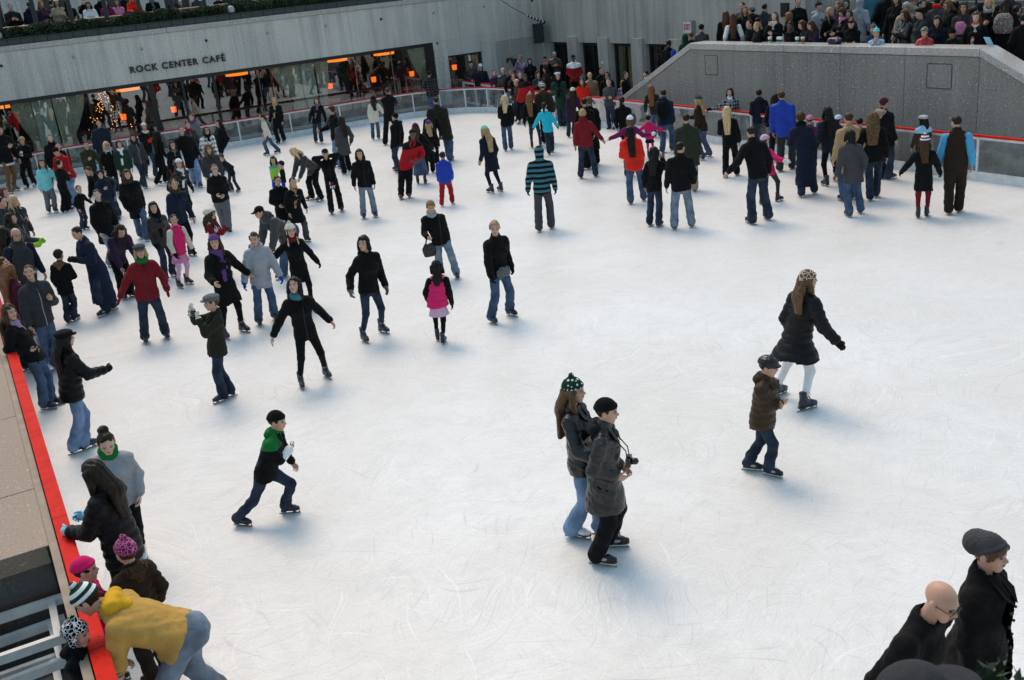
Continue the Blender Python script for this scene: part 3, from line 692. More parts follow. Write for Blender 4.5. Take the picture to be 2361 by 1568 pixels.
# loudspeaker with cable in the corner
sp = empty('loudspeaker', (24.45, 41.75, 2.55), RAD(-28), 'black box loudspeaker hung at the corner of the granite walls', 'loudspeaker')
boxo('cabinet', -.24, .24, -.2, .2, -.42, .42, BLACKM, sp, .02); boxo('grille', -.21, .21, -.215, -.203, -.39, .39, flat('speaker grille', (.02, .02, .02), .8), sp); q = MB(); q.tube([(.0, .2, .1), (.3, .5, .2)], .03, 6); q.obj('bracket', DARKM, sp)
cbl = empty('garland_cable', (23, 40, 3), 0, 'black and white wrapped cable bundle slanting down to the loudspeaker', 'cable')
pA = at_Y(1145, -6, 41.2); pB = at_Y(1213, 35, 41.6); pC = at_Y(1255, 52, 41.75)
q = MB(); off = np.array([23, 40, 3.]); q.tube([pA - off, (pA + pB) / 2 - off - (0, 0, .03), pB - off], .014, 6); q.obj('cable', BLACKM, cbl)
k = 12
for i in range(k):
    t0, t1 = i / k, (i + .92) / k; q = MB(); q.tube([pB + (pC - pB) * t0 - off, pB + (pC - pB) * (t0 + t1) / 2 - off, pB + (pC - pB) * t1 - off], [.03 + .05 * t0, .05 + .05 * t0, .035 + .05 * t1], 8); q.obj('wrap_segment', BLACKM if i % 2 else flat('white wrap', (.6, .6, .6), .5), cbl)

# ------------------------------------------------------------------ stair block with granite parapet on the right
XS = 20.4
sw = empty('stair_wall', (XS, 20.6, 0), 0, 'dark speckled granite stair wall with level coping and sloping ends', 'wall')
def prism(name, poly, x0, x1, m, par, oy=20.6, ox=XS, bev=.008):
    """polygon in (Y, z) extruded along X"""
    n_ = len(poly); V = [(x0 - ox, y - oy, z) for y, z in poly] + [(x1 - ox, y - oy, z) for y, z in poly]
    me = bpy.data.meshes.new(name); me.from_pydata(V, [], [tuple(range(n_)), tuple(range(2 * n_ - 1, n_ - 1, -1))] + [(i, n_ + i, n_ + (i + 1) % n_, (i + 1) % n_) for i in range(n_)]); me.materials.append(m)
    import bmesh
    bm = bmesh.new(); bm.from_mesh(me); bmesh.ops.recalc_face_normals(bm, faces=bm.faces); bm.to_mesh(me); bm.free()
    o = link(name, me, par)
    if bev: b_ = o.modifiers.new('bevel', 'BEVEL'); b_.width = bev; b_.segments = 2
    return o
ZC = 2.78; YL, YR = 25.75, 15.55; SL = .476
def zl(y): return ZC - max(0, (y - YL)) * SL - max(0, (YR - y)) * SL
seams = [31.4, 27.9, 23.8, 21.72, 19.68, 17.62, 15.55, 12.0, 10.0]
for a, b in zip(seams[:-1], seams[1:]):
    p = [(a - .004, 0), (a - .004, max(.02, zl(a) - .2)), ]
    for br in (YL, YR):
        if b < br < a: p.append((br, zl(br) - .2))
    p += [(b + .004, max(.02, zl(b) - .2)), (b + .004, 0)]
    prism('wall_slab', p, XS, XS + .5, G_STAIR, sw)
cseam = [31.5, 28.6, 25.75, 23.7, 21.7, 19.66, 17.6, 15.55, 12.5, 10.0]
for a, b in zip(cseam[:-1], cseam[1:]):
    za, zb = zl(a), zl(b)
    prism('coping_stone', [(a - .003, za - .19), (a - .003, za), (b + .003, zb), (b + .003, zb - .19)], XS - .03, XS + .56, G_COP, sw, bev=.02)
for (a, b, z0, z1) in ((25.06, 24.5, 1.88, 2.42), (16.95, 16.28, 1.86, 2.40)):
    fr = .03
    for nm, y0, y1, zz0, zz1 in (('niche_trim', b, a, z1, z1 + fr * .6), ('niche_trim', b, a, z0 - fr * .6, z0), ('niche_trim', a, a + fr * .5, z0, z1), ('niche_trim', b - fr * .5, b, z0, z1)):
        boxo(nm, -.012, .0, y0 - 20.6, y1 - 20.6, zz0, zz1, flat('dark joint', (.085, .08, .075), .7), sw)
    boxo('niche_panel', -.008, .0, b + .005 - 20.6, a - .005 - 20.6, z0 + .005, z1 - .005, G_STAIR, sw)
stairs = empty('stair_landing', (XS, 20.6, 0), 0, 'granite landing and flights of steps behind the parapet wall', 'stairs')
boxo('landing_slab', .505, 5.0, 15.55 - 20.6, 25.75 - 20.6, 0, 1.8, G_FLOOR, stairs)
for i in range(11):
    boxo('step', .505, 3.3, 25.752 - 20.6 + i * .335, 25.752 - 20.6 + (i + 1) * .335 - .002, 0, 1.8 - (i + 1) * .16, G_DOOR, stairs)
    boxo('step', .505, 3.3, 15.548 - 20.6 - (i + 1) * .335 + .002, 15.548 - 20.6 - i * .335, 0, 1.8 - (i + 1) * .16, G_DOOR, stairs)
for i in range(14): boxo('step', 5.002 + i * .33, 5.0 + (i + 1) * .33, 14.0 - 20.6, 25.5 - 20.6, 0, 1.8 + (i + 1) * .168, G_STEP, stairs)
boxo('side_wall', 5.3, 12, 25.62 - 20.6, 26.0 - 20.6, 0, 5.6, G_DOOR, stairs); boxo('back_wall', 9.7, 10.2, 8 - 20.6, 25.61 - 20.6, 0, 6.0, G_DOOR, stairs)
boxo('end_wall', 5.0, 5.3, 9 - 20.6, 13.98 - 20.6, 0, 5.5, G_DOOR, stairs)
for j, (yy, lab) in enumerate(((25.2, 'beside the lettered sweatshirt'), (21.2, 'beside the white hooded coat'))):
    r_ = empty('stair_handrail', (XS + 5, yy, 1.8), 0, 'pale wooden stair handrail slanting up %s' % lab, 'handrail', 'handrails on the upper stairs')
    q = MB(); q.tube([(-.5, 0, .85), (0, 0, .95), (4.4, 0, 3.15)], .035, 8); q.obj('rail', WOODR, r_)
    for t_ in (.1, 2.1, 4.1): q = MB(); q.box(t_ - .02, t_ + .02, -.02, .02, t_ * .5, .95 + t_ * .5); q.obj('post', DARKM, r_, False)

# ------------------------------------------------------------------ granite shelf and stacked ladder frames at left
sh = empty('granite_shelf', (-3, 9.4, 0), 0, 'low brown granite shelf of large slabs outside the left barrier', 'stone shelf')
ys = [9.37, 10.75, 13.1, 15.45, 17.8, 20.15, 22.5, 24.85, 27.2]
for a, b in zip(ys[:-1], ys[1:]):
    for x0, x1 in ((-2.9, -.13), (-6.0, -2.908)):
        boxo('stone_slab', x0 + 3, x1 + 3, a + .006 - 9.4, b - .006 - 9.4, .80, .985, G_SHELF, sh, .008)
boxo('shelf_body', -3.0, 2.84, .03, 17.8, 0, .795, granite('dark shelf face', (.085, .078, .072), .3, .7), sh)
q = MB(); q.box(-3, 2.84, .015, .028, .47, .49); q.box(2.3, 2.32, .015, .028, .0, .47); q.obj('rust_joint', flat('rust stain', (.16, .065, .03), .8), sh, False)
boxo('edge_board', 2.87, 2.94, -7, 18, .86, .975, flat('pale timber edge', (.30, .25, .19), .7), sh)
boxo('black_gap_strip', 2.845, 2.868, -.03, 18, .2, .97, BLACKM, sh)
ALU = flat('dull aluminium beam', (.62, .62, .60), .5, .1)
def frame(z0, y0, y1, x0, x1, nr, lab, tiltz=0.0):
    f_ = empty('aluminium_frame', ((x0 + x1) / 2, (y0 + y1) / 2, z0), RAD(tiltz), lab, 'metal frame', 'stacked aluminium frames')
    w_ = (x1 - x0) / 2; h_ = (y1 - y0) / 2
    for s_ in (-1, 1):
        q = MB(); q.box(-w_, w_, s_ * h_ - .026, s_ * h_ + .026, 0, .085); q.obj('long_beam', ALU, f_, False)
    for i in range(nr):
        t_ = -w_ + .12 + (2 * w_ - .24) * i / (nr - 1); q = MB(); q.box(t_ - .035, t_ + .026, -h_ + .028, h_ - .028, .015, .065); q.obj('rung', ALU, f_, False)
    for s_ in (-1, 1):
        q = MB(); q.box(w_ * .3, w_ * .3 + .16, s_ * h_ - .06, s_ * h_ + .06, .087, .097); q.obj('plate', STEELM, f_, False)
frame(.05, 8.35, 8.95, -2.6, -.22, 5, 'lowest grey aluminium ladder frame lying beside the walkway')
frame(.24, 8.5, 9.2, -2.7, -.16, 5, 'middle grey aluminium ladder frame in the stack', 1.5)
frame(.43, 8.62, 9.3, -2.8, -.12, 4, 'topmost grey aluminium ladder frame in the stack', -1)
st_ = empty('timber_bearer', (-1.4, 8.7, .17), RAD(4), 'pale timber batten wedged between the aluminium frames', 'timber')
boxo('batten', -.9, .6, -.05, .05, 0, .06, flat('raw timber', (.42, .26, .13), .7), st_)
# ------------------------------------------------------------------ lower terrace under the camera with a shrub
struct(boxo('near_terrace', .9, 4.2, .2, 2.2, -.01, 2.2, G_DOOR))
shr = empty('shrub', (2.80, 1.80, 2.02), 0, 'dark green out of focus shrub in the bottom right corner', 'shrub')
def sfx(r_, n_):
    d = r_.normal(size=(n_, 3)); d /= np.linalg.norm(d, axis=1)[:, None]; k_ = r_.random((n_, 1)) ** .4
    p = d * k_ * np.array([.24, .22, .36]) * (1 + .35 * np.sin(d[:, :1] * 7 + d[:, 2:] * 9)); return p + np.array([0, 0, .55])
V, Fq = leafcloud(2600, sfx, .045, 21); q = MB(); q.add(V, Fq); o = q.obj('foliage', LEAF, shr, False); o['kind'] = 'stuff'
q = MB(); q.tube([(0, 0, 0), (.02, 0, .3), (0, .02, .8)], [.03, .022, .008], 6); q.tube([(.01, 0, .3), (.15, .05, .6)], [.015, .006], 5); q.tube([(.01, 0, .35), (-.16, -.04, .65)], [.015, .006], 5); q.obj('stem', flat('bark', (.05, .035, .02), .9), shr)
# ------------------------------------------------------------------ skates and shoes (shared meshes)
def _boot_sdf(P, shaft):
    d = cap(P, (0, -.075, .098), (0, .075, .088), .044, .043, (0, 0, 1), 1.0)
    d = smin(d, cap(P, (0, .07, .086), (0, .125, .082), .040, .034, (0, 0, 1), 1.25), .02)
    d = smin(d, cap(P, (0, -.05, .115), (0, -.058, shaft), .043, .050), .035)
    d = smin(d, cap(P, (0, .0, .125), (0, -.045, .175), .036, .04), .03)
    return np.maximum(d, .062 - P[..., 2])
_boots = {}
def skate_mesh(kind, low=False):
    kk_ = (kind, low)
    if kk_ in _boots: return _boots[kk_]
    c = dict(navy='navy', white='white', hockey='black', red='dred', black='black', tan='lbrown', child='black', shoe='black', brownshoe='brown')[kind]
    shoe = kind in ('shoe', 'brownshoe')
    sh = .14 if shoe else .165 if low else .25
    P, ax = grid(np.array([-.07, -.14, .05]), np.array([.07, .175, sh + .05]), .0115)
    F = _boot_sdf(P, sh); F = np.maximum(F, P[..., 2] - sh - .01)
    V, Q = snet(F, *ax)
    b = MB()
    lacec = 'white' if kind in ('hockey', 'white', 'child') else ('grey' if kind == 'navy' else c)
    b.add(V, Q, 0)
    hock = kind in ('hockey', 'child')
    # sole and heel
    sole = [(-.036, -.112), (-.040, -.05), (-.036, .0), (-.043, .07), (-.036, .125), (-.012, .158), (.012, .158), (.036, .125), (.043, .07), (.036, 0), (.040, -.05), (.036, -.112)]
    n = len(sole)
    for z0, z1, sub in ((.052, .066, sole),):
        v = [(x, y, z0) for x, y in sub] + [(x, y, z1) for x, y in sub]
        f = [(i, (i + 1) % n, n + (i + 1) % n, n + i) for i in range(n)] + [(0, i + 1, i, i) for i in range(1, n - 1)] + [(n, n + i, n + i + 1, n + i + 1) for i in range(1, n - 1)]
        b.add(v, f, 1)
    if not hock: b.box(-.032, .032, -.112, -.035, .036, .053, 1)
    # laces up the front of the boot
    if not shoe:
        for i in range(6 if not low else 3):
            t = i / 5; y = .058 - .062 * t; z = .138 + .098 * t
            b.beam((-.026, y, z), (.026, y - .006, z + .006), .007, .006, 2)
        if not low: b.tube([(0, .0, .235), (.025, .02, .245), (.035, .03, .22), (.03, .035, .19)], .0025, 4, 2)
        if not low: b.tube([(0, .0, .235), (-.025, .02, .245), (-.034, .03, .225), (-.03, .036, .20)], .0025, 4, 2)
    if hock:   # hard side guards
        b.ball((.042, .03, .095), (.006, .05, .02), 3, 8, 4); b.ball((-.042, .03, .095), (.006, .05, .02), 3, 8, 4); b.ball((0, .132, .086), (.034, .03, .022), 0, 8, 5)
        if not low: b.ball((.05, -.05, .2), (.006, .018, .045), 3, 6, 4); b.ball((-.05, -.05, .2), (.006, .018, .045), 3, 6, 4)
    solec = flat('boot sole', (.05, .03, .02) if kind != 'white' else (.16, .09, .05), .6)
    me = b.mesh('skate_' + kind, [fab('leather', c) if not shoe else fab('leather', c), solec, fab('plain', lacec), flat('grey boot guard', (.36, .37, .4), .4)])
    k = MB()
    steel = flat('blade steel', (.32, .32, .33), .35, .85)
    if hock:
        k.box(-.013, .013, -.115, -.05, .026, .051, 1); k.box(-.013, .013, .05, .12, .026, .051, 1); k.box(-.009, .009, -.13, .145, .018, .034, 1); k.box(-.003, .003, -.14, .155, 0, .018, 0)
    else:
        k.box(-.0025, .0025, -.15, .155, 0, .016, 0); k.box(-.006, .006, -.1, -.06, .016, .036, 0); k.box(-.006, .006, .05, .10, .016, .053, 0); k.box(-.004, .004, .14, .158, .004, .034, 0); k.box(-.02, .02, .05, .12, .046, .053, 0)
    bl = k.mesh('blade_' + kind, [steel, flat('white blade holder', (.72, .72, .72), .4)], False)
    _boots[kk_] = (me, bl); return _boots[kk_]

# ------------------------------------------------------------------ people
ARM = dict(d=((.045, .03, -.30), (.3, -1, 0)), o=((.17, .04, -.245), (.3, -1, -.3)), w=((.265, .0, -.13), (.2, -.6, -1)), p=((-.035, .075, -.215), (.6, -1, 0)),
    f=((-.125, .125, -.15), (.6, -.2, -1)), c=((-.06, .165, .05), (.55, 0, -1)), q=((-.04, .20, .11), (.6, 0, -1)), h=((-.055, .17, -.10), (.5, -.4, -1)),
    r=((.0, .235, -.15), (.5, -.3, -1)), F=((.10, .20, -.19), (.4, -.5, -1)), H=((-.05, .03, .125), (1, .35, .2)), u=((.07, .10, .22), (1, -.3, 0)), b=((-.03, -.08, -.285), (.4, -1, 0)),
    e=((-.07, .14, .03), (.3, .6, -1)), x=((-.16, .10, -.12), (.5, .2, -1)), D=((.02, .22, -.22), (.3, -.6, -.3)), a=((.10, .12, -.27), (.4, -.8, 0)))
LEG = dict(st=((-.06, .0, 8, 0), (.06, .0, -8, 0)), sl=((-.085, -.17, 22, .03), (.045, .09, -4, 0)), sr=((-.045, .09, 4, 0), (.085, -.17, -22, .03)), wi=((-.125, .02, 12, 0), (.125, .0, -12, 0)), wk=((-.05, .12, 4, 0), (.05, -.12, -6, .015)), yl=((-.07, .08, 8, 0), (.10, -.17, -20, 0)), na=((-.042, .01, 4, 0), (.042, -.01, -4, 0)))
PPL = {}
NPEOPLE = [0]

def P(label, feet, head, yaw, top, bot, hair='short.hdark', arms='d d', legs='st', hat=None, scarf=None, gl=None, sk='navy', sex='f', s=None, z=0.0, X=None,
      lean=0, hy=0, hp=0, skin='skin', hood=False, group='skaters out on the ice', bare=False, fat=1.0, key=None, glasses=None, tilt=None, belt=False, fy=None, res=None, twist=0, beard=None, sleeve=None, cuff=None, furhem=None, hemz=None, loc=None, kneeb=0.0, detail=None, hipback=0.0):
    # ---- where it stands, how tall it is
    hx, hyy = head if head else (None, None)
    skl = 0.0 if sk in ('shoe', 'brownshoe', 'none') else .055
    f2 = None
    hatx = .035 if hat and not hat.startswith(('muff', 'band')) else .012
    if loc is not None: base = np.array(loc, float)
    elif feet is None:
        if X is not None:
            t = at_X(hx, hyy, X); base = np.array([t[0], t[1], z]); s = (t[2] - z) - hatx if s is None else s
        else:
            t = at_z(hx, hyy, z + s + hatx); base = np.array([t[0], t[1], z])
    elif isinstance(feet, list):
        f2 = [at_z(*q, z) for q in feet]; f2.sort(key=lambda q: q @ FW); sep_ = np.linalg.norm(f2[1] - f2[0]); mx_ = .78 if sep_ and f2[0][1] < 13 else .45
        if sep_ > mx_: f2[1] = f2[0] + (f2[1] - f2[0]) * mx_ / sep_
        base = (f2[0] + f2[1]) / 2
    else: base = at_z(*feet, z)
    vd = base - CAM; vd[2] = 0; vd = unit(vd); rt = np.array([vd[1], -vd[0], 0])
    off = 0.0
    if feet is not None and head is not None and loc is None:
        d = ray(hx, hyy); den = d @ vd; t = ((base - CAM) @ vd) / den; top3 = CAM + d * t
        off = float((top3 - base) @ rt)
        if s is None: s = (top3[2] - z) - skl - hatx
    if tilt is not None: off = tilt
    S = s
    if f2 is not None:
        sp_ = float(np.linalg.norm(f2[1] - f2[0])); S0_ = S
        for _ in range(4): S = S0_ + max(0, .46 * S - math.sqrt(max(.04, (.463 * S) ** 2 - max(0, sp_ / 2 - .05 * S) ** 2)))
    yr = RAD(yaw); fwd = -vd * math.cos(yr) + rt * math.sin(yr)
    rz = math.atan2(-fwd[0], fwd[1])
    cz, sz = math.cos(rz), math.sin(rz)
    R2 = np.array([[cz, sz, 0], [-sz, cz, 0], [0, 0, 1]])          # world -> local
    offl = R2 @ (rt * off)
    dist = float(np.linalg.norm(base - CAM))
    h = max(.0125, min(.030, dist * .00105)) if res is None else res
    near = dist < 20
    r = random.Random(hash(label) & 0xffff if False else sum(ord(c) * (i + 1) for i, c in enumerate(label)))
    if legs == 'st' and f2 is None and feet is not None: legs = r.choice(['st', 'wi', 'wk', 'na', 'st', 'sl'] if dist < 40 else ['st', 'wi', 'na'])
    kid = S < 1.42
    fm = sex == 'f' and not kid
    hh = .232 * (.88 + .12 * min(S, 1.85) / 1.75) if not kid else .205 + .02 * (S - .9)
    # ---- skeleton (local: x right, y forward, z up)
    L = LEG[legs]
    if f2 is not None:
        loc2 = [R2 @ (q - base) for q in f2]; loc2.sort(key=lambda q: q[0])
        ft = [(loc2[0][0], loc2[0][1], L[0][2], 0), (loc2[1][0], loc2[1][1], L[1][2], 0)]
    else: ft = [(a * S if i < 2 else a for i, a in enumerate(l)) for l in L]; ft = [tuple(l) for l in ft]
    if fy: ft = [(f[0], f[1], fy[i], f[3]) for i, f in enumerate(ft)]
    ank = [np.array([f[0] - (-.055 * S * 0), f[1] - .045 * S / 1.7, skl + .075 * S / 1.7 + f[3] * S]) for f in ft]
    hipz = .505 * S + skl
    spread = abs(ft[0][0] - ft[1][0]); spy = abs(ft[0][1] - ft[1][1])
    Lleg = hipz - ank[0][2]
    hipz -= (1 - math.sqrt(max(.55, 1 - ((max(spread - .11 * S, 0) / 2) ** 2 + (spy / 2) ** 2) / Lleg ** 2))) * Lleg + kneeb * S
    for _ in range(40):
        pl_ = np.array([offl[0] * .26, offl[1] * .26 - hipback * S - math.sin(RAD(lean)) * .10 * S, hipz])
        if max(np.linalg.norm(pl_ + np.array([sg * .05 * S, 0, 0]) - ank[i]) for i, sg in ((0, -1), (1, 1))) <= .463 * S: break
        hipz -= .012 * S
    pel = np.array([offl[0] * .26, offl[1] * .26 - hipback * S - math.sin(RAD(lean)) * .10 * S, hipz])
    la = RAD(lean); T = rotm((1, 0, 0), -la)                         # torso frame
    lat = np.array([offl[0] * .66, offl[1] * .66, 0]) * (1 if lean < 25 else .3)
    if twist: T = T @ rotm((0, 0, 1), RAD(twist))
    def tp(x, y, zz): return pel + T @ np.array([x * S, y * S, zz * S]) + lat * (zz / .40)
    wb = (.109 if not fm else .097) * (1.0 if not kid else .95)
    shz = .291
    sho = [tp(-wb, -.005, shz), tp(wb, -.005, shz)]
    nb = tp(0, -.012, .347); che = tp(0, .005, .215); wai = tp(0, .0, .10)
    hips = [pel + np.array([-.05 * S, 0, 0]), pel + np.array([.05 * S, 0, 0])]
    F = T @ np.array([0, 1, 0]); U = T @ np.array([0, 0, 1]); Rt = T @ np.array([1, 0, 0])
    # head frame: upright again for half of the torso lean, then its own turn and nod
    Hd = rotm((1, 0, 0), -la * .45) @ rotm((0, 0, 1), RAD(-hy)) @ rotm((1, 0, 0), RAD(hp))
    neckv = unit(U * .8 + Hd @ np.array([0, .25, .6]))
    hc = nb + neckv * .052 * S + Hd @ np.array([0, .10 * hh, .40 * hh])
    topz = hc[2] + .5 * hh
    if head is not None and feet is None and loc is None:
        tw = base + R2.T @ (hc + Hd @ np.array([0, -.05 * hh, .5 * hh]))
        tg_ = at_z(hx, hyy, tw[2] + hatx * .6); base = base + np.array([tg_[0] - tw[0], tg_[1] - tw[1], 0])
    # legs
    knees = []; ankr = []
    for i in (0, 1):
        k_, a_ = ik(hips[i], ank[i], .240 * S, .228 * S, (.12 * (1 if i else -1), 1, 0))
        knees.append(k_); ankr.append(a_)
    # arms
    aw = arms.split(); el = []; wr = []
    for i in (0, 1):
        tg, pole = (ARM[aw[i]] if isinstance(aw[i], str) else aw[i])
        sg = 1 if i else -1
        jit = [r.uniform(-.025, .03) if aw[i] in ('d', 'o', 'w', 'a') else r.uniform(-.01, .01) for _ in range(3)]
        t_ = sho[i] + (Rt * sg * (tg[0] + jit[0]) + F * (tg[1] + jit[1]) + (U if lean < 30 or aw[i] not in 'dDr' else np.array([0, 0, 1.])) * (tg[2] + jit[2])) * S
        e_, w_ = ik(sho[i], t_, .168 * S, .148 * S, Rt * sg * pole[0] + F * pole[1] + U * pole[2])
        el.append(e_); wr.append(w_)
    root = empty('person', base, rz, label, 'person', group)
    NPEOPLE[0] += 1
    kindT, _, ct = top.partition('.'); c1, _, c2 = ct.partition('/')
    puffy = kindT in ('puffer', 'pvest', 'parka', 'pcoat')
    th = (.034 if puffy else .024 if kindT not in ('shirt', 'tee') else .007) * S / 1.7
    ax2 = F
    def lcoord(V): return np.stack([(V - pel) @ Rt, (V - pel) @ F, (V - pel) @ U + .5 * S], 1) / S
    # ---- body: one continuous skin surface (coarse under the clothes, fine at the head)
    hr = .62 * hh
    lo = np.minimum.reduce([*ank, *wr, *el, hc - hr]) - .06; hi = np.maximum.reduce([*ank, *wr, *el, hc + hr]) + .06
    fh = max(.0085, min(.021, dist * .00072)) if detail is None else detail
    PP, ax = grid(lo, hi, max(.034, h * 1.5), (hc - hr, hc + hr, fh))
    rb = S
    D = cap(PP, pel, wai, .070 * rb, .060 * rb, F, 1.5); D = smin(D, cap(PP, wai, che, .06 * rb, .075 * rb, F, 1.5), .04)
    D = smin(D, cap(PP, che, nb, .07 * rb, .03 * rb, F, 1.4), .04)
    for i in (0, 1):
        D = smin(D, cap(PP, sho[i], el[i], .026 * rb, .023 * rb), .03); D = smin(D, cap(PP, el[i], wr[i], .023 * rb, .0165 * rb), .02)
        D = smin(D, cap(PP, hips[i], knees[i], .042 * rb, .031 * rb), .03); D = smin(D, cap(PP, knees[i], ankr[i], .030 * rb, .022 * rb), .02)
        D = smin(D, cap(PP, nb, sho[i], .03 * rb, .026 * rb), .02)
    D = smin(D, cap(PP, nb - U * .02 * S, hc + Hd @ np.array([0, -.10, -.22]) * hh, .215 * hh, .215 * hh), .02)
    Q = (PP - hc.astype(np.float32)) @ Hd.astype(np.float32) / hh         # head coords, unit = head height
    d = ell(Q, (0, -.065, .13), (.335, .415, .37))
    d = smin(d, ell(Q, (0, .10, -.13), (.265, .285, .36)), .10)
    d = smin(d, cap(Q, (-.07, .255, -.40), (.07, .255, -.40), .075, .075), .10)
    d = smin(d, cap(Q, (-.12, .30, .10), (.12, .30, .10), .075, .075), .05)
    d = smin(d, ell(Q, (.17, .22, -.10), (.10, .10, .12)), .06); d = smin(d, ell(Q, (-.17, .22, -.10), (.10, .10, .12)), .06)
    d = smax(d, -ell(Q, (.145, .405, .02), (.085, .075, .055)), .05); d = smax(d, -ell(Q, (-.145, .405, .02), (.085, .075, .055)), .05)
    d = smin(d, cap(Q, (0, .36, .05), (0, .455, -.085), .030, .05), .035); d = smin(d, ell(Q, (0, .405, -.10), (.085, .06, .045)), .03)
    d = smin(d, ell(Q, (0, .355, -.225), (.105, .055, .05)), .03)
    d = smax(d, -cap(Q, (-.08, .405, -.235), (.08, .405, -.235), .012, .012), .015)
    d = smin(d, ell(Q, (.362, -.05, -.02), (.045, .10, .15)), .02); d = smin(d, ell(Q, (-.362, -.05, -.02), (.045, .10, .15)), .02)
    D = smin(D, d * hh, .015)
    V, Fq = snet(D, *ax)
    body = MB(); body.add(V, Fq, 0)
    def hp3(x, y, zz): return hc + Hd @ (np.array([x, y, zz]) * hh)
    HdT = Hd.T
    nu, nv = (8, 5) if near else (6, 4)
    if dist < 48:
        for sg in (-1, 1):
            if dist < 22:
                body.ball(hp3(sg * .14, .335, .022), np.array([.058, .028, .026]) * hh, 3, nu, nv, HdT)             # eye white
                body.ball(hp3(sg * .14, .358, .023), np.array([.025, .012, .025]) * hh, 1, nu, nv, HdT)             # iris
                body.beam(hp3(sg * .085, .366, .050), hp3(sg * .205, .338, .042), .015 * hh, .012 * hh, 1)          # lash line
            else: body.ball(hp3(sg * .14, .343, .022), np.array([.045, .020, .020]) * hh, 1, nu, nv, HdT)
            body.beam(hp3(sg * .06, .375, .118), hp3(sg * .225, .335, .112), .022 * hh, .020 * hh * (1 if fm or kid else 1.5), 4)  # brow
        body.ball(hp3(0, .388, -.215), np.array([.095, .030, .026]) * hh, 2, nu, nv, HdT)
        body.ball(hp3(0, .382, -.252), np.array([.080, .030, .026]) * hh, 2, nu, nv, HdT)
    hcol = hair.split('.')[1] if '.' in hair else 'hdark'
    if beard:
        pass
    # ---- hands
    gm = None
    if gl: gkind, _, gcol = (gl if '.' in gl else 'glove.' + gl).partition('.')
    hands = [MB(), MB()] if gl else [body, body]
    gi = 1.28 if gl else 1.0
    for i in (0, 1):
        sg = 1 if i else -1
        dd = unit(wr[i] - el[i]); dd = unit(dd + F * .12 - Rt * sg * .08)
        w = unit(F * max(.05, -dd[2]) + np.array([0, 0, 1.]) * abs(dd @ F) + 1e-3); w = unit(w - dd * (w @ dd))
        n_ = np.cross(dd, w) * (-1 if i else 1)
        hand = hands[i]
        hs = .105 * S * (1.0 if not kid else 1.05)
        pc = wr[i] + dd * hs * .34
        Rr = np.stack([w, n_, dd])
        kk = (8, 6) if near else (6, 4)
        hand.ball(pc, np.array([.235 * hs, .115 * hs, .33 * hs]) * gi, 0, *kk, Rr)
        if gl: hand.tube([wr[i] - dd * .02, wr[i] + dd * .02 * S], .027 * S * 1.15, 6, 0)
        grip = aw[i] in ('c', 'q', 'h', 'r', 'e')
        if gl and gkind == 'mitten':
            hand.ball(wr[i] + dd * hs * .62, np.array([.25, .13, .36]) * hs * 1.15, 0, 8, 6, Rr)
            hand.tube([pc + w * .15 * hs, pc + w * .34 * hs + dd * .18 * hs, pc + w * .36 * hs + dd * .36 * hs], [.09 * hs, .085 * hs, .06 * hs], 5, 0)
            continue
        curl = (26 if not grip else 52) + r.uniform(-8, 8)
        kf = 5 if near else 4
        for j, (ln, ox) in enumerate(((.40, .155), (.45, .052), (.42, -.055), (.33, -.155))):
            b0 = pc + dd * hs * (.24 - .03 * abs(j - 1)) + w * ox * hs
            cc = RAD(curl * (.75 + .12 * j)); p = [b0 - dd * .1 * hs, b0]; a_ = 0; q = b0
            for fr in ((.45, .32, .23) if near else (.55, .45)):
                a_ += cc; q = q + (dd * math.cos(a_) + n_ * math.sin(a_) + w * ox * .25) * ln * hs * fr; p.append(q)
            hand.tube(p, np.linspace(.052, .036, len(p)) * hs * gi, kf, 0)
        t0 = pc - dd * .10 * hs + w * .17 * hs
        hand.tube([t0 - w * .1 * hs, t0 + w * .10 * hs + dd * .1 * hs + n_ * .05 * hs, t0 + w * .17 * hs + dd * .26 * hs + n_ * .11 * hs, t0 + w * .15 * hs + dd * .40 * hs + n_ * .16 * hs], np.array([.07, .062, .055, .042]) * hs * gi, kf, 0)
    lipm = fab('plain', 'dred') if fm else None
    lip_c = {'dskin': (.12, .045, .035)}.get(skin, (.40, .13, .11))
    body.obj('body', [fab('skin', skin), flat('eye dark', (.02, .012, .01), .3), flat('lip ' + skin, lip_c, .4), flat('eye white', (.50, .46, .43), .3), flat('brow ' + skin, (.10, .055, .035) if skin != 'dskin' else (.02, .012, .01), .8)], root)
    if gl:
        for q in hands: q.obj('mitten' if gkind == 'mitten' else 'glove', fab('knit' if gkind == 'mitten' else 'cloth', gcol), root)
    # ---- trousers / skirts
    kb, _, cb = bot.partition('.'); cb1, _, cb2 = cb.partition('/')
    if not cb and kb in ('jeans', 'djeans', 'ljeans', 'fjeans', 'flare'):
        mat_b = fab('denim', {'jeans': 'denim', 'djeans': 'djeans', 'ljeans': 'ljeans', 'fjeans': 'fjeans', 'flare': 'ljeans'}[kb])
    else: mat_b = fab('denim' if cb1.endswith(('jeans', 'denim')) else 'cloth', cb2 or cb1 or 'black')
    slim = kb in ('slim', 'skirt', 'skirt2', 'tights', 'rolled'); bag = kb in ('baggy', 'snow')
    lh = min(h * 1.0, .026)
    lo = np.minimum.reduce([*ankr, *knees, *hips]) - (.12 if lean < 30 else .24); hi = np.maximum.reduce([*ankr, *knees, *hips, wai]) + (.13 if lean < 30 else .24)
    PP, ax = grid(lo, hi, lh)
    tA, tB, tC, tD = (.056, .047, .048, .051) if not slim else (.053, .036, .035, .027)
    if bag: tA, tB, tC, tD = .062, .052, .05, .05
    if kb == 'flare': tC, tD = .039, .056
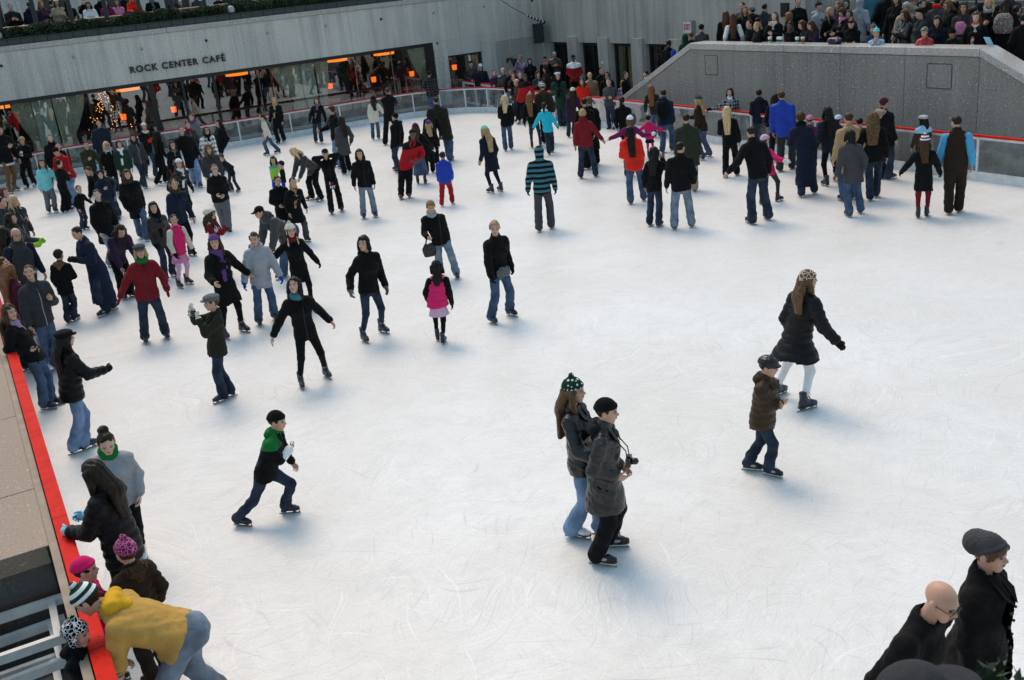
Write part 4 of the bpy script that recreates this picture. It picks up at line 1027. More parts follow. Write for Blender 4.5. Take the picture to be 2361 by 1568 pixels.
    if kb in ('jeans', 'djeans', 'fjeans', 'ljeans') and sex == 'f': tA, tB, tC, tD = .056, .042, .045, .049
    D = cap(PP, pel - U * .005 * S, pel + U * .07 * S, .083 * S * fat, .074 * S * fat, F, 1.25)
    for i in (0, 1):
        ae = ankr[i] + (unit(knees[i] - ankr[i]) * .055 * S if slim else unit(ankr[i] - knees[i]) * .012 * S)
        if kb == 'rolled': ae = knees[i] * .35 + ankr[i] * .65
        D = smin(D, cap(PP, hips[i], knees[i], tA * S * fat, tB * S), .022 * S); D = smin(D, cap(PP, knees[i], ae, tC * S, tD * S), .018 * S)
    if lean > 30: D = smin(D, ell(PP, pel - F * .03 * S - U * .02 * S, (.090 * S, .082 * S, .085 * S)), .03)
    fq = 38 if not slim else 55
    D += (.0075 if not slim else .0025) * (.6 + .9 * np.exp(-((PP[..., 2] - skl - .16) / .10) ** 2)) * (np.sin(PP[..., 2] * fq + 3 * np.sin(PP[..., 0] * 21 + r.random() * 6)) * np.sin(PP[..., 1] * 30 + PP[..., 0] * 17 + r.random() * 6))
    V, Fq = snet(D, *ax)
    b = MB(); b.add(V, Fq, 0, lcoord(V)); b.obj('trousers' if kb not in ('skirt', 'skirt2', 'tights') else 'leggings', mat_b, root)
    # ---- skates
    sm, bm = skate_mesh(sk if sk != 'none' else 'shoe', not slim)
    sc = S / 1.72 * (1.0 if not kid else 1.08) * (1.06 if not fm and not kid else 1.0)
    for i in (0, 1):
        o = link('skate' if skl else 'shoe', sm, root)
        o.location = (ft[i][0], ft[i][1], ft[i][3] * S - (0 if skl else .05) * sc); o.scale = (sc, sc, sc * (.055 / .055))
        o.rotation_euler = (RAD(-32) if ft[i][3] > .02 else 0, 0, RAD(ft[i][2]) + (0 if i else 0))
        if skl: q = link('blade', bm, o)
    # ---- top garment
    hem = dict(jacket=.46, coat=.345, long=.13, short=.53, fleece=.475, leather=.45, lcoat=.35, hoodie=.47, puffer=.45, pcoat=.34, parka=.42, plaid=.44, check=.40, stripes=.455, yoke=.45, vest=.47, pvest=.475, sweater=.48, zip=.46, shirt=.49, tee=.47, fcoat=.40, long2=.22, short2=.40).get(kindT, .46)
    sleeved = kindT not in ('vest', 'pvest')
    big = 1.0 + (fat - 1) * 1.0
    hdrop = max(0, .505 * S + skl - hipz) if lean < 30 else 0.0
    if hemz: hem = hemz
    hemw = max(.102, (spread / 2 / S + .048) if hem < .40 else .0) * S
    lo = np.minimum.reduce([pel - np.array([.2, .2, 0]) * S, *el, *wr, *sho]) - .09; hi = np.maximum.reduce([pel, *el, *wr, *sho, nb]) + .10
    lo[2] = min(lo[2], hem * S - .03 - hdrop)
    PP, ax = grid(lo, hi, h)
    K = 1.42
    D = cap(PP, pel, wai, .090 * S * big + th, (.078 if fm and not puffy else .085) * S * big + th, F, K - .12)
    D = smin(D, cap(PP, wai, che, (.078 if fm and not puffy else .085) * S * big + th, (.088 if fm else .097) * S * big + th, F, K), .03 * S)
    D = smin(D, cap(PP, che, tp(0, -.01, .285), (.088 if fm else .097) * S * big + th * .7, .065 * S, F, K), .03 * S)
    if fm: D = smin(D, cap(PP, tp(-.045, .055, .21), tp(.045, .055, .21), .042 * S, .042 * S), .03 * S)
    for i in (0, 1): D = smin(D, cap(PP, nb - U * .012 * S, sho[i] - U * .004 * S, .036 * S + th * .5, .036 * S + th * .6), .03 * S)
    mid = np.array([(ft[0][0] + ft[1][0]) / 2 * .4 + pel[0] * .6, (ft[0][1] + ft[1][1]) / 2 * .4 + pel[1] * .6, hem * S + skl - hdrop])
    if hem < .5:
        kx = 1.25 if hem > .40 else 1.12
        fl_ = 1.0 if hem > .4 else 1.14 if hem > .3 else 1.30
        pts = [pel, mid] if hem > .3 else [pel, (pel + mid) / 2, mid]
        D = smin(D, cap(PP, pel, mid - np.array([0, 0, .06 * S]), .092 * S * big + th, max(.094 * S * fl_ * big + th, hemw), F, kx), .02 * S)
        hz = hem * S + skl * .6 - hdrop + .012 * np.sin(PP[..., 0] * 14 + r.random() * 6)
        if lean > 30: D = np.maximum(D, (pel + U * .005 * S - PP) @ U)
        else: D = np.maximum(D, hz - PP[..., 2])
    else: D = np.maximum(D, ((pel + U * (hem - .5) * S) - PP) @ U)
    if belt: D = D + .014 * np.exp(-(((PP - wai) @ U) / .02) ** 2)
    if puffy:
        pit = .105 * S / 1.7
        D = D - .017 * np.abs(np.sin(((PP - pel) @ U.astype(np.float32)) * math.pi / pit)) ** .7 + .006
    Ds = None
    for i in (0, 1):
        w0 = wr[i] - unit(wr[i] - el[i]) * .012 * S
        a_ = cap(PP, sho[i], el[i], .039 * S + th * .6, .034 * S + th * .6)
        a_ = smin(a_, cap(PP, el[i], w0, .034 * S + th * .6, .027 * S + th * .5), .012 * S)
        if puffy and sleeved:
            t_ = (PP - sho[i]); q_ = np.where(((PP - el[i]) @ unit(wr[i] - el[i])) > 0, (PP - el[i]) @ unit(wr[i] - el[i]) + .168 * S, t_ @ unit(el[i] - sho[i]))
            a_ = a_ - .013 * np.abs(np.sin(q_ * math.pi / (.095 * S / 1.7))) ** .7 + .007
        Ds = a_ if Ds is None else np.minimum(Ds, a_)
    ph = [r.random() * 6 for _ in range(4)]
    wrk = (.0065 if not puffy else .002) * np.sin(PP[..., 2] * 31 + 2.4 * np.sin(PP[..., 0] * 17 + ph[0]) + ph[1]) * np.sin(PP[..., 0] * 23 + PP[..., 1] * 19 + ph[2])
    if near: wrk = wrk + .0038 * np.sin(PP[..., 2] * 63 + 3 * np.sin(PP[..., 0] * 29 + ph[3]) + PP[..., 1] * 40) * np.sin(PP[..., 0] * 37 - PP[..., 2] * 21 + ph[1])
    if sleeved: D = smin(D, Ds, .020 * S) + wrk
    else:
        D = np.maximum(D, -(Ds - .012)) + wrk
    # collar
    D = smin(D, cap(PP, nb + U * .004 * S, nb + neckv * (.030 if kindT not in ('sweater', 'tee', 'shirt') else .012) * S, .046 * S + th * .3, .042 * S + th * .3), .012 * S)
    if not hood: D = np.maximum(D, -cap(PP, nb + neckv * .022 * S + F * .004, nb + neckv * .09 * S + F * .02, .036 * S, .046 * S))
    V, Fq = snet(D, *ax)
    fk = {'jacket': 'zip', 'coat': 'cloth', 'long': 'cloth', 'fleece': 'cloth', 'hoodie': 'cloth', 'vest': 'cloth', 'pvest': 'puffer', 'sweater': 'knit', 'parka': 'cloth', 'pcoat': 'puffer', 'lcoat': 'leather', 'short': 'cloth', 'check': 'check', 'shirt': 'cloth', 'tee': 'cloth', 'fcoat': 'fur', 'long2': 'cloth', 'short2': 'cloth'}.get(kindT, kindT)
    two = fk in ('plaid', 'check', 'stripes', 'yoke', 'pattern')
    mt = fab(fk, c1, c2 or None) if two else fab(fk, c1, {'zip': 'lgrey' if c1 in ('char', 'dgrey', 'grey') else 'char'}.get(fk)) if fk == 'zip' else fab(fk, c1)
    b = MB(); b.add(V, Fq, 0, lcoord(V))
    nm = dict(coat='coat', long='coat', lcoat='coat', pcoat='coat', vest='vest', pvest='vest', hoodie='hoodie', stripes='hoodie', sweater='sweater', tee='t_shirt', parka='parka', long2='coat', short2='coat').get(kindT, 'jacket')
    b.obj(nm, mt, root)
    if not sleeved or sleeve:
        V, Fq = snet(Ds + .004 + wrk * .6, *ax)
        cs = sleeve or c2 or c1
        b = MB(); b.add(V, Fq, 0, lcoord(V)); b.obj('sleeve', fab('knit' if not puffy else 'cloth', cs), root)
    if furhem:
        zc_ = hem * S + skl * .6 - hdrop + .035
        Dt = cap(PP, pel, mid - np.array([0, 0, .06 * S]), .092 * S * big + th, max(.094 * S * fl_ * big + th, hemw), F, kx)
        V, Fq = snet(np.sqrt(np.maximum(Dt + .01, 0) ** 2 * (Dt > -.01) + np.minimum(Dt + .01, 0) ** 2 + (PP[..., 2] - zc_) ** 2) - .045 + .006 * np.sin(PP[..., 0] * 70) * np.sin(PP[..., 1] * 70), *ax)
        b = MB(); b.add(V, Fq, 0, lcoord(V)); b.obj('fur_hem', fab('fur', furhem), root)
    if cuff:
        ci, cc_ = cuff; PC, axc = grid(np.minimum(el[ci], wr[ci]) - .08, np.maximum(el[ci], wr[ci]) + .08, h * .8)
        V, Fq = snet(cap(PC, el[ci] * .8 + wr[ci] * .2, wr[ci], .036 * S + th * .7, .032 * S + th * .5), *axc)
        b = MB(); b.add(V, Fq, 0, lcoord(V)); b.obj('sleeve', fab('cloth', cc_), root)
    # lapels / buttons / collar pieces seen from the front
    if kindT in ('coat', 'leather', 'jacket', 'zip', 'lcoat', 'check', 'plaid', 'pcoat', 'puffer', 'yoke') and dist < 34:
        dep = (.097 * S * big + th) / K
        for sg in (-1, 1):   # collar wings
            b = MB()
            a0 = nb + neckv * .03 * S + Rt * sg * .040 * S + F * .012 * S; a1 = tp(sg * .05, 0, .30) + F * (dep * .80); a2 = tp(sg * .012, 0, .262) + F * (dep * 1.05); a3 = nb + F * .042 * S + Rt * sg * .012 * S + neckv * .01 * S
            nn = unit(np.cross(a1 - a0, a3 - a0)) * .006
            if nn @ F < 0: nn = -nn
            vv = [a0, a1, a2, a3]; b.add([*vv, *[q + nn * 1.6 for q in vv]], [(0, 1, 2, 3), (4, 7, 6, 5), (0, 4, 5, 1), (1, 5, 6, 2), (2, 6, 7, 3), (3, 7, 4, 0)], 0)
            b.obj('collar', mt, root, False)
        if kindT in ('coat', 'check', 'lcoat') and dist < 30:
            for q in range(4):
                for sg in ((-1, 1) if kindT == 'coat' else (1,)):
                    c_ = tp(sg * .026, 0, .235 - .062 * q) + F * ((.096 - .004 * q) * S * big + th) / (K - .02 * q)
                    b = MB(); b.ball(c_, .011, 0, 6, 4); b.obj('button', flat('button', (.03, .03, .03), .3), root)
    if sleeved and near and kindT not in ('tee',):
        for i in (0, 1):
            if aw[i] == 'p': continue
            dw_ = unit(wr[i] - el[i]); b = MB(); b.tube([wr[i] - dw_ * .034 * S, wr[i] - dw_ * .030 * S, wr[i] - dw_ * .002 * S, wr[i] + dw_ * .003 * S], np.array([.026, .0295, .0285, .024]) * S + th * .5, 10); b.obj('cuff', mt, root)
        if hem > .3 and kindT not in ('stripes', 'sweater'):
            for sg in (-1, 1):
                f_ = .078 * S * big + th; p0 = tp(sg * .062, 0, .02); p1 = tp(sg * .078, 0, -.055 if hem < .5 else -.03)
                b = MB(); dp_ = ((.088 * S * big + th) / (K - .1)) * .86; b.beam(p0 + F * (dp_ + .004), p1 + F * (dp_ - .006), .012, .016); b.obj('pocket_welt', mt, root, False)
    # hood lying on the back, or fur trim
    if kindT in ('hoodie', 'parka') or (kindT in ('puffer', 'yoke', 'pcoat', 'jacket') and hood == 'back') or hood == 'back':
        if not (hood is True):
            hcol2 = c2 or c1
            PP, ax = grid(nb - .17, nb + np.array([.17, .17, .15]), h * .8)
            D = cap(PP, nb - F * .05 * S + Rt * .045 * S + U * .01, nb - F * .05 * S - Rt * .045 * S + U * .01, .036 * S, .036 * S)
            D = smin(D, cap(PP, nb - F * .055 * S - U * .05 * S, nb - F * .05 * S - U * .01 * S, .036 * S, .05 * S, F, 1.4), .03)
            for sg in (-1, 1): D = smin(D, cap(PP, nb - F * .04 * S + Rt * sg * .05 * S + U * .015, nb + F * .035 * S + Rt * sg * .035 * S - U * .02 * S, .030 * S, .018 * S), .02)
            D = np.maximum(D, -cap(PP, nb, nb + neckv * .12 * S - F * .005, .042 * S, .058 * S)) + wrk.mean() + .003 * np.sin(PP[..., 0] * 60 + PP[..., 1] * 45)
            V, Fq = snet(D, *ax); b = MB(); b.add(V, Fq, 0, lcoord(V))
            b.obj('hood', fab('fur' if kindT == 'parka' and c2 else 'cloth', hcol2), root)
    # ---- hair
    hk, _, hcol = hair.partition('.')
    hm = fab('chair' if hk in ('curly', 'longcurly') else 'hair', hcol or 'hdark')
    hu = h * .62 if near else h * .75
    hu = max(hu, .0095)
    covered = hood is True or (hat or '').startswith(('helmet',))
    if hk != 'none' and not (hood is True):
        ext = dict(short=.05, bald=.04, crop=.04).get(hk, .05)
        ll = {'long': .265, 'longcurly': .27, 'bob': .11,  'pony': .20, 'mid': .18}.get(hk, 0.0) * (S if not kid else S * .75) * r.uniform(.82, 1.08)
        lo = hc - .68 * hh; hi = hc + .70 * hh
        if ll: lo = np.minimum(lo, hc - Hd @ np.array([0, .55 * hh, 0]) - U * ll - .10); hi = np.maximum(hi, hc + .7 * hh); lo[:2] -= .03; hi[:2] += .03
        PP, ax = grid(lo, hi, hu)
        Q = (PP - hc.astype(np.float32)) @ Hd.astype(np.float32) / hh
        g = .032 if hk == 'bald' else .035 if hk in ('short', 'crop', 'bun', 'pony') else .065
        d = ell(Q, (0, -.075, .135), (.335 + g, .415 + g, .37 + g))
        # keep the face free
        fz = .36 if hk in ('short', 'crop', 'bun', 'pony') else .31
        side = .06 if hk in ('short', 'crop', 'bun', 'pony', 'bald') else .03
        d = np.maximum(d, -(np.maximum(np.maximum(.13 - Q[..., 1], Q[..., 2] - fz + .25 * np.abs(Q[..., 0])), np.abs(Q[..., 0]) - .30)))
        if hk in ('short', 'crop', 'bun', 'pony'):
            d = np.maximum(d, -(np.maximum(-.06 - Q[..., 1], Q[..., 2] + .0)))
            d = np.maximum(d, -.26 - Q[..., 2])
        elif hk == 'bald':
            d = np.maximum(d, Q[..., 2] - .16); d = np.maximum(d, Q[..., 1] - .05); d = np.maximum(d, -.24 - Q[..., 2])
        else:
            d = np.maximum(d, np.where(Q[..., 1] > .12, -.02 - Q[..., 2] - 9 * (np.abs(Q[..., 0]) > .26), -9))
        D = d * hh
        gv = np.array([0, 0, -1.0])
        if ll:
            b0 = hc + Hd @ (np.array([0, -.30, .0]) * hh)
            back = nb - F * (.055 * S + th) - np.array([0, 0, .02])
            tip = back + (gv * .75 - U * .25) * (ll - .08) - F * .01 if ll > .12 * S else b0 + gv * ll
            tip = tip + Rt * r.uniform(-.03, .03)
            if hk == 'pony':
                p1 = hc + Hd @ (np.array([0, -.52, .12]) * hh); p2 = p1 - F * .03 + gv * .10; p3 = p2 + gv * max(.02, ll - .1) - F * .01
                D = smin(D, cap(PP, p1, p2, .030, .036), .015); D = smin(D, cap(PP, p2, p3, .036, .012), .02)
            else:
                w_ = (.34 if hk in ('bob', 'mid') else .40 if hk == 'long' else .50) * hh
                D = smin(D, cap(PP, b0, back if ll > .12 * S else tip, w_, w_ * 1.02, F, 1.6), .04)
                if ll > .12 * S: D = smin(D, cap(PP, back, tip, w_ * 1.12, w_ * .80, F, 2.3), .03)
                for sg in (-1, 1):
                    s0 = hc + Hd @ (np.array([sg * .36, -.02, .05]) * hh); s1 = hc + Hd @ (np.array([sg * .40, .0, -.42]) * hh)
                    D = smin(D, cap(PP, s0, s1, .07 * hh + .012, .085 * hh + .012), .03)
                    if ll > .16 * S:
                        s2 = sho[i if False else (1 if sg > 0 else 0)] * .42 + nb * .58 + F * (.05 * S + th) - U * max(.0, ll - .13)
                        D = smin(D, cap(PP, s1, s2, .085 * hh + .012, .035 * hh + .010), .03)
                D = np.maximum(D, -(np.maximum(np.maximum(.20 - Q[..., 1], np.abs(Q[..., 0]) - .255), Q[..., 2] - .2)))
        if hk == 'bun': D = smin(D, ell(PP, hc + Hd @ (np.array([0, -.38, .45]) * hh), (.055, .055, .05)), .01)
        if hk in ('bob', 'pixie') : D = smin(D, cap(PP, hc + Hd @ (np.array([-.2, .30, .22]) * hh), hc + Hd @ (np.array([.2, .30, .22]) * hh), .10 * hh, .10 * hh), .03)
        if ll: D = D + .0045 * np.sin((PP @ Rt.astype(np.float32)) * 130 + 2.2 * np.sin(PP[..., 2] * 14 + ph[2])) + .004 * np.sin((PP @ Rt.astype(np.float32)) * 57 + ph[3])
        am = .016 if hk in ('curly', 'longcurly') else .0045
        fr = 75 if hk in ('curly', 'longcurly') else 60
        D = D + am * np.sin(PP[..., 0] * fr + ph[0] + 2 * np.sin(PP[..., 2] * 25)) * np.sin(PP[..., 1] * fr + ph[1]) * (np.sin(PP[..., 2] * fr) if hk in ('curly', 'longcurly') else 1) - (.01 if 'curly' in hk else 0)
        if hk == 'curly': pass
        if hat and not hat.startswith(('muff', 'band')):
            cl_ = Q[..., 2] - (.13 + .50 * Q[..., 1] if hat.startswith('slouch') else .14 + .05 * Q[..., 1] if hat.startswith(('cap', 'news', 'helmet')) else .16 + .18 * Q[..., 1])
            D = np.maximum(D, np.where(cl_ > .03, ell(Q, (0, -.07, .14), (.365, .435, .40)) * hh, -9))
        V, Fq = snet(D, *ax)
        if len(V): b = MB(); b.add(V, Fq, 0); b.obj('hair', hm, root)
    # ---- hat
    ht, _, hcl = (hat or '').partition('.'); h1, _, h2 = hcl.partition('/')
    if hood is True:
        PP, ax = grid(hc - .8 * hh, hc + .75 * hh, hu)
        Q = (PP - hc.astype(np.float32)) @ Hd.astype(np.float32) / hh
        d = ell(Q, (0, -.10, .10), (.46, .50, .52)); d = smin(d, cap(Q, (0, -.1, -.2), (0, -.12, -.62), .40, .40), .12)
        d = smax(d, -cap(Q, (0, .25, .0), (0, .8, -.06), .30, .34), .05)
        d = np.maximum(d, -(ell(Q, (0, -.06, .08), (.36, .44, .42))))
        V, Fq = snet(d * hh, *ax); b = MB(); b.add(V, Fq, 0, lcoord(V))
        b.obj('hood', fab('cloth', c2) if (c2 and kindT == 'yoke') else mt, root)
    if hat:
        PP, ax = grid(hc - np.array([.62, .75, .45]) * hh, hc + np.array([.62, .75, .98]) * hh, hu)
        Q = (PP - hc.astype(np.float32)) @ Hd.astype(np.float32) / hh
        hmat = None
        dcut = .17 + .02 * Q[..., 1]
        cutp = Q[..., 2] - .16 - .18 * Q[..., 1]                       # brim line: higher in front
        if ht in ('beanie', 'pom', 'ear', 'slouch'):
            gz = .46 if ht != 'slouch' else .48
            d = ell(Q, (0, -.07, .14), (.405, .48, gz + (.05 if ht in ('pom', 'ear') else 0)))
            if ht == 'slouch':
                d = smin(d, ell(Q, (0, -.42, .20), (.42, .36, .36)), .12); cutp = Q[..., 2] - .13 - .50 * Q[..., 1]
            d = np.maximum(d, -cutp)
            d = smin(d, np.maximum(ell(Q, (0, -.07, .14), (.425, .50, .6)), np.maximum(-cutp, cutp - .14)), .02)
            if ht in ('pom', 'ear'): d = smin(d, ell(Q, (0, -.08, .70), (.13, .13, .12)) + .012 * np.sin(Q[..., 0] * 60) * np.sin(Q[..., 1] * 60) * np.sin(Q[..., 2] * 60) * 3, .02)
            if ht == 'ear':
                for sg in (-1, 1): d = smin(d, ell(Q, (sg * .37, .0, -.05), (.06, .20, .30)), .05)
        elif ht in ('cap', 'news'):
            d = ell(Q, (0, -.07, .16), (.385, .45, .40)) if ht == 'cap' else smin(ell(Q, (0, -.07, .16), (.39, .46, .36)), ell(Q, (0, -.06, .34), (.47, .53, .20)), .08)
            d = np.maximum(d, -(Q[..., 2] - .14 - .05 * Q[..., 1]))
            br = ell(Q, (0, .42, .185), (.32, .36 if ht == 'cap' else .24, .06)); br = np.maximum(br, -(Q[..., 1] - .26))
            d = smin(d, br, .02)
        elif ht == 'beret':
            d = smin(np.maximum(ell(Q, (0, -.07, .14), (.38, .455, .42)), -cutp), ell(Q, (.04, -.12, .42), (.50, .54, .19)), .06)
        elif ht == 'helmet':
            d = ell(Q, (0, -.06, .17), (.44, .54, .44)); d = np.maximum(d, -(Q[..., 2] - .10 + .10 * Q[..., 1]))
            for sg in (-1, 0, 1): d = np.maximum(d, -cap(Q, (sg * .20, .25, .58), (sg * .26, -.42, .52), .045, .045))
            d = smin(d, np.maximum(ell(Q, (0, .34, .14), (.34, .26, .05)), -(Q[..., 1] - .2)), .03)
        elif ht == 'band':
            d = np.maximum(ell(Q, (0, -.07, .12), (.40, .475, .50)), np.abs(cutp - .06) - .10)
        elif ht == 'muff':
            d = np.minimum(ell(Q, (.40, -.02, .0), (.10, .17, .19)), ell(Q, (-.40, -.02, .0), (.10, .17, .19)))
            d = np.minimum(d, np.maximum(np.abs(ell(Q, (0, -.06, .13), (.42, .5, .46))) - .02, np.abs(Q[..., 1] + .04) - .03) + 9 * (Q[..., 2] < 0))
        if ht in ('beanie', 'pom', 'ear', 'slouch', 'beret'): d = d + .008 * np.sin(np.arctan2(Q[..., 0], Q[..., 1] + .07) * 22)
        V, Fq = snet(d * hh, *ax)
        mk = dict(beanie='knit', pom='knit', ear='knit', slouch='knit', cap='cloth', news='cloth', beret='cloth', helmet='shiny', band='knit', muff='fur')[ht]
        if h2: mk = 'pattern' if h2.startswith('*') else 'dots' if h2.startswith('o') and h2[1:] in CL else 'hstripes'
        h2n = h2[1:] if h2 and (h2[0] == '*' or (h2[0] == 'o' and h2[1:] in CL)) else h2
        hmat = fab(mk, h1, h2n or None)
        b = MB(); b.add(V, Fq, 0, (V - hc) @ Hd / hh)
        nmh = dict(beanie='knit_hat', pom='knit_hat', ear='knit_hat', slouch='knit_hat', cap='cap', news='cap', beret='beret', helmet='helmet', band='headband', muff='earmuffs')[ht]
        b.obj(nmh, hmat, root)
        if ht == 'ear':
            for sg in (-1, 1):
                b = MB(); p0 = hp3(sg * .38, .05, -.3); p1 = p0 + gv0 * .12 + F * .03; b.tube([p0, (p0 + p1) / 2 + F * .01, p1], [.012, .010, .012], 5); b.ball(p1 - np.array([0, 0, .045]), (.022, .022, .05), 0, 6, 4)
                b.obj('hat_tassel', hmat, root)
    # ---- scarf
    if scarf:
        sk_, _, sc_ = scarf.rpartition('.')
        tails = sk_ != 'wrap'
        lo = nb - .16; hi = nb + .17
        if tails: lo = lo - np.array([.05, .05, .18 * S])
        PP, ax = grid(lo, hi, h * .8)
        D = None
        cen = nb + neckv * .025 * S + F * .008
        q = (PP - cen.astype(np.float32)); u_ = q @ neckv.astype(np.float32); rr = np.sqrt(np.maximum((q * q).sum(-1) - u_ ** 2, 1e-9))
        D = np.sqrt((rr - .046 * S) ** 2 + (u_ * .75 + .25 * (q @ F.astype(np.float32))) ** 2) - .023 * S
        if tails:
            dp = (.097 * S * big + th) / K
            k0 = nb + F * (.055 * S) - U * .01
            D = smin(D, cap(PP, k0, tp(-.02, 0, .20) + F * (dp + .012), .022 * S, .022 * S, F, 1.9), .02)
            D = smin(D, cap(PP, k0, tp(.022, 0, .15) + F * (dp + .014), .022 * S, .024 * S, F, 1.9), .02)
            D = smin(D, cap(PP, tp(.022, 0, .16) + F * (dp + .014), tp(.028, 0, .075) + F * (dp + .016), .023 * S, .024 * S, F, 2.1), .02)
        D = D + .004 * np.sin(PP[..., 2] * 70 + PP[..., 0] * 40)
        V, Fq = snet(D, *ax); b = MB(); b.add(V, Fq, 0, lcoord(V))
        s1_, _, s2_ = sc_.partition('/')
        b.obj('scarf', fab('check' if s2_ and sk_ != 'str' else 'stripes' if s2_ else 'knit', s1_, s2_ or None), root)
    # ---- skirt
    if kb in ('skirt', 'skirt2'):
        PP, ax = grid(pel - np.array([.26, .26, .42 if kb == 'skirt2' else .28]) * S, pel + np.array([.26, .26, .12]) * S, h)
        q = PP - pel.astype(np.float32); an = np.arctan2(q[..., 0], q[..., 1]); hl = float(.36 if kb == 'skirt2' else .19 if not kid else .17) * S
        rr = np.sqrt(q[..., 0] ** 2 + (q[..., 1] * 1.12) ** 2); tt = np.clip(-q[..., 2] / hl, -.4, 1)
        D = rr - (.085 * S + .05 * S * tt) * (1 + .05 * tt * np.sin(an * 13)); D = np.maximum(D, q[..., 2] - .07 * S); D = np.maximum(D, -hl - q[..., 2])
        V, Fq = snet(D, *ax); b = MB(); b.add(V, Fq, 0, lcoord(V)); b.obj('skirt', fab('denim' if cb1 == 'denim' else 'cloth', cb1), root)
    # ---- glasses
    if glasses:
        b = MB()
        dark = glasses == 'sun'
        for sg in (-1, 1):
            c_ = hp3(sg * .145, .415, .02)
            if dark: b.ball(c_, np.array([.105, .02, .07]) * hh, 0, 8, 5, HdT)
            else:
                an = np.arange(11) * 2 * np.pi / 10
                b.tube([c_ + Hd @ (np.array([.10 * math.cos(a), 0, .065 * math.sin(a)]) * hh) for a in an], .010 * hh, 4)
            b.tube([hp3(sg * .245, .39, .04), hp3(sg * .35, .0, .04)], .011 * hh, 4)
        b.tube([hp3(-.05, .43, .035), hp3(.05, .43, .035)], .011 * hh, 4)
        b.obj('glasses', flat('dark glasses frame', (.015, .015, .016), .15), root)
    def w3(p): return base + R2.T @ np.asarray(p)
    info = dict(root=root, base=base, R=R2.T, rz=rz, S=S, wr=[w3(q) for q in wr], el=[w3(q) for q in el], head=w3(hc), F=R2.T @ F, U=R2.T @ U, Rt=R2.T @ Rt, nb=w3(nb), che=w3(che), wai=w3(wai), pel=w3(pel), th=th, hh=hh, Hd=R2.T @ Hd, dist=dist)
    if key: PPL[key] = info
    return info
gv0 = np.array([0, 0, -1.0])
# ------------------------------------------------------------------ the crowd
ICE = 'skaters out on the ice'
# foreground
P('man in long black leather coat and black knit hat with camera at chest', [(1388, 1303), (1416, 1262)], (1393, 920), 78, 'lcoat.offblack', 'baggy.black', 'short.hdark', 'p p', hat='beanie.black', sk='hockey', sex='m', hood='back', key='couple', hp=-6, fat=1.1)
P('woman in black leather jacket, flared pale jeans and green dotted knit hat', [(1332, 1240), (1396, 1232)], (1314, 872), 72, 'leather.black', 'flare', 'long.hlbrown', 'd F', hat='pom.dgreen/owhite', sk='white', fat=1.08)
P('child in brown quilted jacket and shiny black helmet standing on the open ice', [(1733, 1085), (1780, 1098)], (1768, 823), 72, 'puffer.brown', 'djeans', 'short.hdark', 'f f', hat='helmet.black', sk='child', hood='back', hp=-8, fat=1.15)
P('woman in belted black quilted coat, white trousers and brown hat with pale seams', [(1797, 912), (1860, 945)], (1866, 622), 134, 'pcoat.offblack', 'slim.white', 'mid.hlbrown', 'd o', hat='beanie.lbrown/*cream', belt=True, hy=25, gl='black', fat=1.0, hemz=.385)
P('boy in black jacket with green hood and one white sleeve pushing off on the ice', [(560, 1212), (668, 1183)], (643, 962), 62, 'yoke.black/green', 'djeans', 'short.hdark', 'd x', hat='beanie.black', hood='back', hp=-10, s=1.22, cuff=(1, 'white'), key='greenboy', fat=1.12)
P('woman all in black with long dark hair and teal scarf gazing up, arms out', [(697, 893), (760, 868)], (675, 645), 12, 'jacket.black', 'slim.black', 'long.hblack', 'o o', scarf='wrap.teal', hy=30, hp=16)
P('woman in grey flat cap holding up a small camera with cream gloves', [(512, 926), (528, 915)], (490, 682), -78, 'jacket.dolive', 'djeans', 'short.hbrown', 'c q', hat='news.grey', gl='cream', hy=0, key='capcam', fat=1.1)
P('woman in black coat with purple knit hat and long purple scarf', [(521, 780), (564, 765)], (492, 543), 28, 'coat.black', 'slim.black', 'mid.hbrown', 'o F', hat='beanie.purple', scarf='purple', hy=30)
P('woman in pale grey quilted jacket with blue gloves and dark tied hair', [(600, 750), (636, 738)], (587, 537), 8, 'parka.lgrey/grey', 'jeans', 'pony.hdark', 'a a', gl='blue', scarf='wrap.lgrey', hy=22, hp=-6)
P('woman in black coat and white tasselled ear flap hat stretching one arm sideways', [(690, 705), (722, 710)], (665, 517), 12, 'coat.black', 'slim.black', 'long.hbrown', 'o w', hat='ear.cream', scarf='wrap.dred', gl='black', tilt=-.05)
P('man in black cap and grey padded jacket bent far over', [(652, 642), (690, 628)], None, -62, 'puffer.dgrey', 'jeans', 'short.hdark', 'D D', hat='cap.black', sex='m', s=1.78, lean=52, hp=8, hood='back')
P('woman in bright red wool jacket, red mittens and grey newsboy cap', [(338, 790), (385, 780)], (320, 562), 4, 'jacket.dred', 'djeans', 'mid.hdblond', 'a o', hat='news.dgrey', gl='mitten.dred', scarf='wrap.green', fat=1.16)
P('stooping man in ankle length navy overcoat with black gloves', [(243, 728), (256, 716)], (186, 518), -66, 'long.navy', 'djeans', 'short.hdark', 'h h', gl='black', sex='m', lean=8, hp=-16, sk='hockey', fat=1.1)
P('child in black parka with brown fur hood seen from behind near left barrier', [(160, 744), (176, 738)], (133, 578), 150, 'parka.black/lbrown', 'djeans', 'short.hdark', 'd h', hat='beanie.dbrown')
P('girl in red quilted vest with cream sleeves and pink skirt', [(416, 664), (436, 655)], (402, 497), 32, 'pvest.hotpink/cream', 'skirt.pink/lpink', 'pony.hblack', 'd d', gl='black', hy=35)
P('woman in purple and black jacket bending forward behind the red wool jacket', [(288, 690), (306, 684)], None, 22, 'jacket.dpurple', 'black.black', 'long.hdark', 'D D', s=1.66, lean=42, hp=-12)
